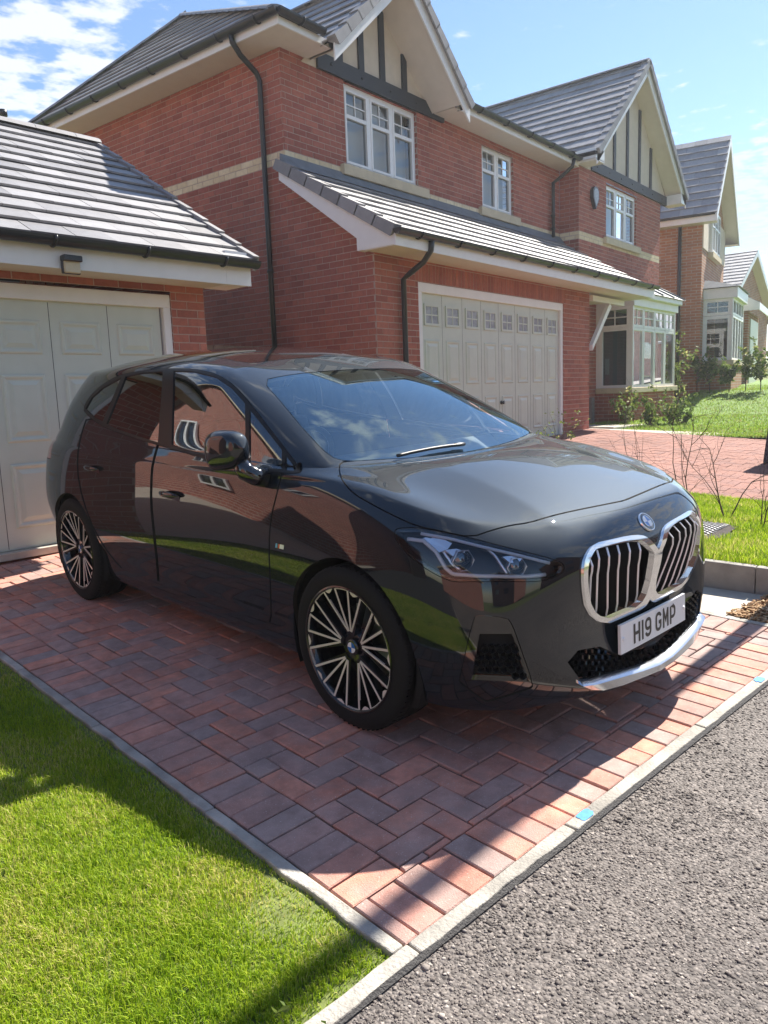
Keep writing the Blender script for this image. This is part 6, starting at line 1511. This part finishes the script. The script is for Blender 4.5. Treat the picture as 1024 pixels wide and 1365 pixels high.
def far_houses():
    X, Y = 21.75, 6.5
    b = simple_house('brick_house', 'orange brick house with cream upper wall and a white bay beyond the lawn', X, Y, 4.2, 7.5, 1.25, 6.0, MT['orange_tex'], 23.6, 8.15)
    q = MB(); q.box((X+.02, Y-.03, 4.98), (X+4.18, Y+.01, 6.0)); q.build('render_panel', MT['render'], b)
    downpipe(b, [(X-.06, Y+.55, 5.9), (X-.06, Y+.55, 4), (X-.06, Y+.55, 1.1)], .045)
    f = Local((X+1.1, Y, 5.0), (1, 0, 0), (0, -1, 0)); window(b, f, 1.5, 1.15, 3, transom=.7, recess=-.09)
    q = MB(); q.box((X+1.0, Y-.14, 4.86), (X+2.7, Y+.02, 4.99)); q.build('sill', MT['stone'], b)
    # bay
    f = Local((X+.45, Y-.75, 2.05), (1, 0, 0), (0, -1, 0)); bw = 2.4; q = MB(); f.box(q, -.05, bw+.05, 1.62, 1.90, -.76, .10); f.box(q, -.02, .06, 0, 1.62, -.06, 0); f.box(q, bw-.06, bw+.02, 0, 1.62, -.06, 0)
    bo = q.build('bay_window', MT['white_pvc'], b, bevel=.01)
    for k in range(4):
        a, c = k*bw/4, (k+1)*bw/4; s_ = MB()
        for t0, t1 in ((0, 1.18), (1.19, 1.62)): f.box(s_, a, c, t0, t0+.06, -.05, .002); f.box(s_, a, c, t1-.06, t1, -.05, .002); f.box(s_, a, a+.05, t0, t1, -.051, .001); f.box(s_, c-.05, c, t0, t1, -.051, .001)
        s_.build('casement', MT['white_pvc'], bo); p_ = MB(); p_.add([f.p(a, 0, -.03), f.p(c, 0, -.03), f.p(c, 1.62, -.03), f.p(a, 1.62, -.03)], [(0, 1, 2, 3)]); p_.build('pane', MT['house_glass'], bo)
    fs = Local((X+.45, Y, 2.05), (0, -1, 0), (-1, 0, 0)); s_ = MB()
    for t0, t1 in ((0, 1.18), (1.19, 1.62)): fs.box(s_, .0, .75, t0, t0+.08, -.05, .002); fs.box(s_, .0, .75, t1-.08, t1, -.05, .002); fs.box(s_, .0, .10, t0, t1, -.051, .001); fs.box(s_, .62, .75, t0, t1, -.051, .001)
    fs.box(s_, .35, .37, 1.19, 1.62, -.04, -.01); fs.box(s_, .1, .62, 1.40, 1.42, -.04, -.01)
    s_.build('casement', MT['white_pvc'], bo); p_ = MB(); p_.add([fs.p(0, 0, -.03), fs.p(.75, 0, -.03), fs.p(.75, 1.62, -.03), fs.p(0, 1.62, -.03)], [(0, 1, 2, 3)]); p_.build('pane', MT['house_glass'], bo)
    q = MB(); q.box((X+.40, Y-.80, 1.93), (X+.45+bw+.05, Y-.02, 2.05)); q.build('sill', MT['stone'], bo)
    q = MB(); q.box((X+.45, Y-.75, .9), (X+.45+bw, Y-.01, 1.93)); q.build('bay_plinth', MT['orange_tex'], bo)
    q = MB(); q.hexa([(X+.33, Y-.9, 3.96), (X+.57+bw, Y-.9, 3.96), (X+.57+bw, Y, 3.96), (X+.33, Y, 3.96), (X+.6, Y-.15, 4.18), (X+.3+bw, Y-.15, 4.18), (X+.3+bw, Y, 4.2), (X+.6, Y, 4.2)]); q.build('bay_roof', MT['lead'], bo)
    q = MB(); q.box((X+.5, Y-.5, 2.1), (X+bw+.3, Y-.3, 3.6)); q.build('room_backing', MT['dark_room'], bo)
    # its lower right-hand part: first floor set back, garage wing in front
    q = MB(); q.box((X+4.2, Y+.6, .9), (X+6.4, Y+5, 5.6)); q.build('side_block', MT['orange_tex'], b)
    f = Local((X+4.9, Y+.6, 4.9), (1, 0, 0), (0, -1, 0)); window(b, f, 1.1, 1.15, 2, recess=-.09)
    un = MB(); tl = Pieces('roof_tile', MT['tile'], b, 0, 'porch_tile_field')
    lay_tiles(tl, un, (X+3.4, Y-1.1, 3.75), (1, 0, 0), (0, 1.7, 1.0), [[(0, 0), (3.6, 0), (3.6, 1.97), (0, 1.97)]]); un.build('roof_underlay', MT['dark_room'], b); tl.build()
    q = MB(); q.box((X+3.4, Y-1.12, 3.55), (X+7, Y-1.10, 3.76)); q.prism([(X+3.4, Y-1.1, 3.55), (X+3.4, Y-1.1, 3.76), (X+3.4, Y+.6, 4.76), (X+3.4, Y+.6, 3.55)], (.03, 0, 0)); q.build('fascia', MT['white_pvc'], b)
    q = MB(); q.box((X+3.6, Y-.8, .9), (X+6.8, Y+.59, 3.55)); q.build('garage_block', MT['orange_tex'], b)
    q = MB(); q.box((X+4.1, Y-.83, 1.35), (X+6.4, Y-.80, 3.35)); q.build('garage_door', MT['sage'], b)
    b.rotation_euler.z = R(8)
    c = simple_house('brick_house', 'furthest brick house, only its gable edge showing past the orange house', 27.6, 8.3, 3.0, 6.5, 1.5, 5.7, MT['orange_tex'], 29.1, 7.25); c.rotation_euler.z = R(12)
    g = simple_house('brick_garage', 'far brick garage whose grey tiled slope shows beside the orange house', 35.0, 9.6, 8.0, 6.0, 1.7, 4.6, MT['orange_tex'], 39.0, 7.3); g['category'] = 'garage'
    return b
def neighbour_left():
    """houses beyond the lawn to the left; the car's flank mirrors them"""
    for (X, y0, y1, dp, ze, zr, lab, wins) in ((-1.5, 6.9, 15.6, 8.0, 5.2, 8.6, 'sunlit red brick house across the lawn, mirrored in the car doors', ((8.3, 3.3), (12.6, 3.3), (10.6, .9))), (-7.5, -5.0, 3.2, 7.0, 2.9, 5.6, 'low red brick house beside the road, mirrored in the car bumper', ())):
        h = empty('brick_house', (X-4, (y0+y1)/2, .1), world=True); bpy.context.view_layer.update(); tag(h, lab, 'house'); ym = (y0+y1)/2
        w = MB(); w.box((X-dp, y0, -.4), (X, y1, ze)); w.prism([(X, y0, ze), (X, y1, ze), (X, ym, zr-.1)], (-dp, 0, 0)); w.build('wall', MT['red_tex'], h)
        k = (zr-ze)/(ym-y0)
        for sg, ye in ((1, y0-.4), (-1, y1+.4)):
            zz = ze-.4*k; q = MB(); q.prism([(X-dp-.3, ye, zz), (X-dp-.3, ye, zz+.12), (X-dp-.3, ym, zr+.12), (X-dp-.3, ym, zr)], (dp+.62, 0, 0)); q.build('roof_slope', MT['tile'], h)
            q = MB(); q.prism([(X+.325, ye, zz-.22), (X+.325, ye, zz), (X+.325, ym, zr), (X+.325, ym, zr-.25)], (.02, 0, 0)); q.build('barge_board', MT['stone'], h)
        for (yy, zz) in wins: window(h, Local((X, yy, zz), (0, 1, 0), (1, 0, 0)), 1.2, 1.1, 2, recess=-.09)
    fe = empty('garden_fence', (-4.1, 6.3, 0)); tag(fe, 'pale timber fence panel beside the house across the lawn', 'fence')
    for k in range(16):
        q = MB(); q.box((-3.2+k*.16, 0-.01+(k % 2)*.012, -.1), (-3.2+k*.16+.15, .02+(k % 2)*.012, 1.75)); o = q.build('board', MT['wood_gate'], fe)
    # homes over the road, behind the camera
    for (x, y, lab) in ((-9, -17, 'red brick house over the road, first from the low brick house'), (4.5, -18, 'red brick house over the road, second from the low brick house'), (17, -17, 'red brick house over the road, third from the low brick house'), (29.5, -16, 'red brick house over the road, fourth from the low brick house'), (43, -15, 'red brick house over the road, fifth from the low brick house'), (56, -13, 'red brick house over the road, last but one in its row'), (69, -11, 'red brick house over the road, last in its row')):
        o = empty('brick_house', (x, y, 0)); tag(o, lab, 'house'); w = MB(); w.box((-4, -4, -.6), (4, 4, 5.0)); w.prism([(-4, 4, 5), (4, 4, 5), (0, 4, 8)], (0, -8, 0)); w.build('wall', MT['red_tex'], o)
        for s_ in (-1, 1): q = MB(); q.prism([(4.5*s_, 4.4, 4.75), (4.5*s_, 4.4, 4.9), (0, 4.4, 8.25), (0, 4.4, 8.1)], (0, -8.8, 0)); q.build('roof_slope', MT['tile'], o)
        for sx_ in (-2.4, .9):
            for z in (1.0, 3.4): q = MB(); q.box((sx_, 4.0, z), (sx_+1.5, 4.04, z+1.15)); q.build('window', MT['house_glass'], o)
    vg = MB(); vg.add([D(-40, -14, -.0), D(60, -14, 0), D(60, -6.5, 0), D(-40, -6.5, 0)], [(0, 1, 2, 3)]); tag(vg.build('verge', MT['soil']), kind='structure')

# ================================================================== plot next door: verge, drive, paths, lawn
def zD(X, Y): return .69+.06*(Y-5.6)+.033*(X-12)
def build_right_side(FE, RE):
    nd = MB(); P = [(8.0, -.6), (13.1, -.6), (13.1, 5.95), (8.0, 5.95)]
    nd.add([(x, y, zD(x, y)-.010) for x, y in P], [(0, 1, 2, 3)]); nd.add([(13.06, -6, zD(13.06, -6)-.010), (30, -6, zD(30, -6)-.01), (30, 1.9, zD(30, 1.9)-.01), (13.06, 1.9, zD(13.06, 1.9)-.01)], [(0, 1, 2, 3)])
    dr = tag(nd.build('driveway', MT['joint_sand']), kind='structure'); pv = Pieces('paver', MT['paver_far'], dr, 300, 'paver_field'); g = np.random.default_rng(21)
    c = .1035
    def pav(x0, x1, y0, y1):
        h = g.normal(0, .0015); j = .0025; pv.add([(x0+j, y0+j, zD(x0, y0)+h), (x1-j, y0+j, zD(x1, y0)+h), (x1-j, y1-j, zD(x1, y1)+h), (x0+j, y1-j, zD(x0, y1)+h)], np.array([0, 0, -.02]))
    for i in range(-4, int(5.1/c)+2):
        for j in range(-4, int(6.5/c)+2):
            k = (i-j) % 4
            if k == 0: r_ = (i, i+2, j, j+1)
            elif k == 3: r_ = (i, i+1, j, j+2)
            else: continue
            a0, a1, b0, b1 = max(8.0, 8+r_[0]*c), min(13.1, 8+r_[1]*c), max(-.6, -.6+r_[2]*c), min(5.86, -.6+r_[3]*c)
            if a1-a0 > .02 and b1-b0 > .02: pav(a0, a1, b0, b1)
    pv.build(behind_car)
    # path and lawn in front of the wing
    q = MB(); q.hexa([(13.1, 3.5, zD(13.1, 3.5)-.05), (13.62, 3.5, zD(13.6, 3.5)-.05), (13.62, 7.1, .68), (13.1, 7.1, .68), (13.1, 3.5, zD(13.1, 3.5)+.012), (13.62, 3.5, zD(13.6, 3.5)+.012), (13.62, 7.1, .75), (13.1, 7.1, .75)]); tag(q.build('path', MT['slab'], bevel=.01), kind='structure')
    q = MB(); q.hexa([(13.62, 5.55, .60), (15.6, 5.55, .60), (15.6, 7.1, .62), (13.62, 7.1, .62), (13.62, 5.55, .735), (15.6, 5.55, .70), (15.6, 7.1, .72), (13.62, 7.1, .745)]); tag(q.build('doorstep', MT['slab'], bevel=.01), kind='structure')
    n = 40; V = []; F = []
    xs = np.concatenate([np.linspace(13.08, 18.2, 14), np.linspace(18.5, 22, 12), np.linspace(23, 48, 12)]); ys = np.linspace(1.5, 6.6, 16)
    def zl(x, y):
        b = np.interp(x, [13.0, 14.2, 18.4, 20.2, 21.8, 26, 48], [.59, .66, .72, .98, 1.20, 1.36, 1.9]); return b+.05*np.sin(x*1.3+y)*.3+(y-4)*.018
    for x in xs:
        for y in ys: V.append((x, y, zl(x, y)))
    m_ = len(ys)
    for i in range(len(xs)-1):
        for j in range(m_-1): F.append((i*m_+j, (i+1)*m_+j, (i+1)*m_+j+1, i*m_+j+1))
    lw = MB(); lw.add(V, F, 0, True); fl = tag(lw.build('lawn', MT['grass_ground']), kind='structure')
    N_ = 42000; x = 13.1+(g.random(N_)**1.6)*11.5; y = g.uniform(1.5, 6.5, N_); z = np.array([zl(a, b) for a, b in zip(x, y)]); W_ = np.stack([x, y, z-.005], 1); p = project(W_); k = (p[:, 0] < 1040) & (p[:, 1] > 480); blades('lawn_grass', W_[k], g.uniform(.03, .06, k.sum()), MT['grass_far'], fl, 8, .006, .8, 'sunlit lawn grass in front of the houses beyond')
    # verge between the two drives behind a low concrete kerb wall
    def zv(x, y): return .372+(y-1.5)*.03+(x-4.95)*.0
    q = MB(); q.box((4.90, -.2, .02), (4.965, 5.9, .30)); xs = 0
    kw = empty('retaining_kerb', (4.93, 2.5, .2)); bpy.context.view_layer.update(); tag(kw, 'low grey concrete kerb wall holding back the grass verge', 'kerb')
    y = .2
    while y < 5.8:
        q = MB(); q.hexa([(4.90, y, .05), (4.965, y, .05), (4.965, y+.905, .05), (4.90, y+.905, .05), (4.90, y, zv(0, y)+.006), (4.965, y, zv(0, y)+.006), (4.965, y+.905, zv(0, y+.905)+.006), (4.90, y+.905, zv(0, y+.905)+.006)]); q.V = [(a-4.93, b-2.5, c_-.2) for a, b, c_ in q.V]; q.build('kerb_stone', MT['concrete_grey'], kw, bevel=.006, seg=2); y += .91
    V = []; F = []; xs = np.linspace(4.966, 7.99, 14); ys = np.linspace(-.2, 5.75, 20)
    def zg(x, y): t = (x-4.966)/(7.99-4.966); return zv(0, y)*(1-t)+(zD(8, y)-.012)*t-.012
    for a in xs:
        for b in ys: V.append((a, b, zg(a, b)))
    m_ = len(ys)
    for i in range(len(xs)-1):
        for j in range(m_-1): F.append((i*m_+j, (i+1)*m_+j, (i+1)*m_+j+1, i*m_+j+1))
    lw = MB(); lw.add(V, F, 0, True); vg = tag(lw.build('verge', MT['soil']), kind='structure')
    N_ = 170000; x = g.uniform(4.97, 7.98, N_); y = g.uniform(-.2, 5.7, N_); t = (x-4.966)/(7.99-4.966); z = (.372+(y-1.5)*.03)*(1-t)+(.69+.06*(y-5.6)-.132-.012)*t-.012; W_ = np.stack([x, y, z], 1); p = project(W_)
    pit = ((x-6.02)/.46)**2+((y-1.87)/.34)**2 < 1; k = ((p[:, 0] > 850) | (g.random(N_) < .4)) & ~pit; k &= ~((np.abs(x-6.1) < .6) & (np.abs(y-1.95) < .5) & (g.random(N_) < .5))
    blades('verge_grass', W_[k], g.uniform(.03, .065, k.sum())*np.where(x[k] < 5.6, 1.25, 1), MT['grass'], vg, 9, .0026, .7, 'green grass of the verge between the two driveways')
    # root-guard mesh round the planting
    sp = MB(); n = 22; sp.add([(6.02, 1.86, zg(6.02, 1.86)+.004)]+[(6.02+.50*math.cos(6.2832*k/n)*(1+.14*math.sin(3*k)), 1.88+.37*math.sin(6.2832*k/n)*(1+.14*math.cos(5*k)), zg(6.02+.50*math.cos(6.2832*k/n), 1.88)+.004) for k in range(n)], [(0, k+1, (k+1) % n+1) for k in range(n)]); tag(sp.build('bare_soil', MT['joint_sand']), kind='structure')
    mo = MB(); cx_, cy_ = 6.02, 1.86
    for sgn in (1, -1):
        for k in range(-13, 14):
            o_ = k*.062; pts = []
            for t_ in np.linspace(-.6, .6, 13):
                a, b = t_*.72+o_*.5, sgn*t_*.5+o_*.36*-sgn*0+0
                xx, yy = o_+t_*.36, sgn*t_*.36
                if abs(xx) < .42 and abs(yy) < .29: pts.append((cx_+xx, cy_+yy, zg(cx_+xx, cy_+yy)+.016+.004*sgn+.005*math.sin(9*xx)))
            if len(pts) > 1: mo.tube(pts, .0042, 5)
    tag(mo.build('ground_mesh', MT['iron']), 'grey diamond mesh laid on the soil round the bare sapling', 'ground mesh')
    # slab path and bark bed beside the paved drive
    sl = MB(); sl.add([D(RE+.05, FE+.45, -.006), (4.9, .98, gz(4.72, 1.65)-.006), (4.9, 5.6, gz(4.2, 6.2)), D(RE+.05, 6.2, -.006)], [(0, 1, 2, 3)]); tag(sl.build('path', MT['slab']), kind='structure')
    bb = MB(); bb.add([D(RE+.05, FE, -.015), D(RE+1.4, FE, -.015), (5.5, .98, gz(4.72, 1.65)-.012), (4.9, .98, gz(4.72, 1.65)-.012), D(RE+.05, FE+.45, -.012)], [(0, 1, 2, 3, 4)]); bed = tag(bb.build('planting_bed', MT['soil']), kind='structure')
    ch = MB()
    for k in range(2600):
        u = RE+.05+g.random()*.75; v = FE+.0+g.random()*.5
        w_ = D(u, v)
        if v > FE+.43-.10*(u-RE) + .03: continue
        if w_[0] > 4.895: continue
        p = w_+np.array([0, 0, g.uniform(-.008, .014)]); a = g.uniform(0, 6.28); d1 = np.array([math.cos(a), math.sin(a), g.normal(0, .3)]); d1 /= np.linalg.norm(d1); d2 = np.cross(d1, [0, 0, 1.0]); d2 /= np.linalg.norm(d2); d3 = np.cross(d1, d2); L_, w2, t_ = g.uniform(.008, .022), g.uniform(.004, .009), .002
        ch.hexa([p-d1*L_-d2*w2-d3*t_, p+d1*L_-d2*w2*.6-d3*t_, p+d1*L_+d2*w2*.6-d3*t_, p-d1*L_+d2*w2-d3*t_, p-d1*L_-d2*w2+d3*t_, p+d1*L_-d2*w2*.6+d3*t_, p+d1*L_+d2*w2*.6+d3*t_, p-d1*L_+d2*w2+d3*t_])
    o = ch.build('bark_chips', MT['bark'], bed); tag(o, 'brown bark chips covering the narrow bed', kind='stuff')
    # yard between garage and house
    yd = MB(); yd.add([(-2, 6.6, .20), (4.9, 5.6, .22), (7.2, 5.6, .36), (7.2, 14, .5), (-2, 14, .4)], [(0, 1, 2, 3, 4)]); tag(yd.build('yard', MT['slab']), kind='structure')
    return zl, zg
MT['grass_ground'] = pmat('mown lawn', (.12, .21, .028), .9, var=.22, scale=5, bump=.5, bscale=60)
MT['concrete_grey'] = pmat('weathered concrete', (.30, .28, .25), .88, var=.2, scale=7, bump=.4, bscale=60)
# ================================================================== assemble
FE, LE, RE, GAR_V = build_ground()
build_lawn(FE, LE)
zl, zg = build_right_side(FE, RE)
build_detached_garage()
build_main_house()
far_houses()
neighbour_left()
CAR, car_hit = build_car()
# ================================================================== small things
def pick(x, y, zf):
    r = ray(x, y); lo = 1.0
    for t in np.arange(1.0, 45, .02):
        p = CPOS+r*t
        if p[2] < zf(p[0], p[1]): return p
    return p
zverge = lambda X, Y: zg(min(max(X, 4.97), 7.98), Y)
zlawn = lambda X, Y: float(zl(X, Y))
# bare saplings on the verge
for (bx, by, h, s, nb, lab) in ((967, 693, .95, 4, 3, 'bare forked sapling rising from the diamond mesh on the verge'), (925, 682, 1.0, 11, 3, 'bare arching sapling on the verge just behind the car nose'), (1016, 705, .55, 23, 2, 'short bare sapling on the verge beside the mesh'), (850, 655, .9, 31, 3, 'bare twiggy sapling beside the block drive behind the bonnet')):
    p = pick(bx, by, zverge); shrub('bare_sapling', tuple(p), h, .4, nb, 0, lab, s, bare=True, cat='sapling', spread=.55, thick=.007)
shrub('rose_bush', tuple(pick(742, 600, lambda X, Y: zD(X, Y) if X > 8 else zverge(X, Y))), .62, .3, 5, 110, 'small leafy rose bush in front of the brick garage pier', 41, leaf=.030, cat='bush', thick=.006)
for (bx, by, h, nl, s, lab) in ((833, 566, .55, 240, 51, 'round leafy shrub at the left foot of the bay window'), (865, 568, .40, 170, 52, 'low leafy shrub at the middle of the bay window wall'), (893, 566, .62, 260, 53, 'taller leafy shrub at the right corner of the bay wall'), (909, 565, .40, 170, 54, 'low spreading shrub on the lawn beside the bay corner')):
    shrub('garden_shrub', tuple(pick(bx, by, zlawn)), h, .3, 8, int(nl*1.3), lab, s, leaf=.05, spread=.9, thick=.008)
for i, (bx, by, h, nl) in enumerate(((929, 524, 1.05, 300), (946, 524, .75, 160), (972, 523, .72, 260), (994, 521, .95, 240), (1014, 521, .95, 220), (904, 545, 1.4, 260))):
    lab = ['tall leafy hedge plant nearest the drainpipe of the orange house', 'thin young hedge plant second along the lawn row', 'bushy round-topped hedge plant in the middle of the row', 'upright hedge plant before the orange bay corner', 'young hedge plant before the far garage wall', 'slender tall plant against the right edge of the white bay'][i]
    shrub('hedge_plant', tuple(pick(bx, by, zlawn)), h, .4, 6, int(nl*1.3), lab, 60+i, leaf=.075, cat='plant', group='young hedge plants across the lawn', stem=.25, spread=.55, thick=.012)
# dark blue bin at the edge of the neighbouring drive
bx, by = 10.85, 1.98; bz = zD(bx, by); bn = empty('wheelie_bin', (bx, by, bz)); tag(bn, 'dark blue tapered bin standing on the neighbouring block drive', 'bin')
q = MB(); q.hexa([(-.36, -.36, 0), (.36, -.36, 0), (.36, .36, 0), (-.36, .36, 0), (-.28, -.28, .98), (.28, -.28, .98), (.28, .28, .98), (-.28, .28, .98)]); q.build('bin_body', MT['bin'], bn, bevel=.03, seg=3)
q = MB(); q.hexa([(-.31, -.32, .98), (.31, -.32, .98), (.31, .31, .98), (-.31, .31, .98), (-.26, -.26, 1.08), (.26, -.26, 1.08), (.26, .26, 1.05), (-.26, .26, 1.05)]); q.build('lid', MT['bin'], bn, bevel=.02, seg=2)
# lamp column on the verge; its shadow crosses the drive
u, v = 5.75, 1.655; lb = D(u, v, 0); lc = empty('street_lamp', (lb[0], lb[1], lb[2]+.1)); tag(lc, 'slim grey street lamp column on the verge beside the driveway', 'street lamp')
q = MB(); q.lathe([(.072, -.2), (.072, .9), (.052, .95), (.046, 5.9), (.0, 5.92)], 20, 'z'); q.build('column', MT['iron'], lc)
q = MB(); q.hexa([(-.12, -.5, 5.85), (.12, -.5, 5.85), (.12, .12, 5.85), (-.12, .12, 5.85), (-.08, -.45, 5.95), (.08, -.45, 5.95), (.08, .1, 5.97), (-.08, .1, 5.97)]); q.build('lantern', MT['iron'], lc, bevel=.02)
# flue past the garage ridge
fl = D(0, 0)*0; p = CPOS+ray(6, 170)*14.0; fo = empty('flue_pipe', (p[0], p[1], 3.4)); tag(fo, 'thin dark flue pipe showing above the garage ridge', 'flue')
q = MB(); q.lathe([(.055, 0), (.055, p[2]-3.4+.2), (.075, p[2]-3.4+.2), (.075, p[2]-3.4+.30), (.0, p[2]-3.4+.31)], 14, 'z'); q.build('pipe', MT['black_pipe'], fo)
# timber gate between garage and house
gt = empty('side_gate', (5.05, 6.9, .3)); tag(gt, 'weathered timber side gate between the garage and the brick house', 'gate')
for k in range(14):
    q = MB(); q.box((k*.15, 0, 0), (k*.15+.142, .022, 1.78)); q.build('board', MT['wood_gate'], gt)
for z in (.25, 1.5):
    q = MB(); q.box((0, .0225, z), (2.1, .06, z+.10)); q.build('rail', MT['wood_gate'], gt)
# weed at the kerb corner
pw = D(.85, FE-.06, 0); shrub('kerb_weed', tuple(pw), .07, .1, 5, 26, 'small green weed growing at the kerb beside the road', 77, leaf=.018, cat='weed', thick=.0015, spread=1.2)
pw = D(.55, 2.35, 0); shrub('lawn_weed', tuple(pw), .06, .1, 6, 30, 'small clump of broad weed leaves in the sunlit lawn', 78, leaf=.014, cat='weed', thick=.0012, spread=1.2)
# ================================================================== thin scattering air added to imitate veiling glare
hz = MB(); hz.box((-25, -30, -1.6), (62, 22, 9.6)); hm = bpy.data.materials.new('glare_haze'); hm.use_nodes = True; nt = hm.node_tree; nt.nodes.clear()
o_ = nt.nodes.new('ShaderNodeOutputMaterial'); pv_ = nt.nodes.new('ShaderNodeVolumePrincipled'); pv_.inputs['Color'].default_value = (.93, .96, 1.0, 1); pv_.inputs['Density'].default_value = .0015; pv_.inputs['Anisotropy'].default_value = .45; nt.links.new(pv_.outputs[0], o_.inputs['Volume'])
tag(hz.build('glare_haze', hm), kind='stuff')
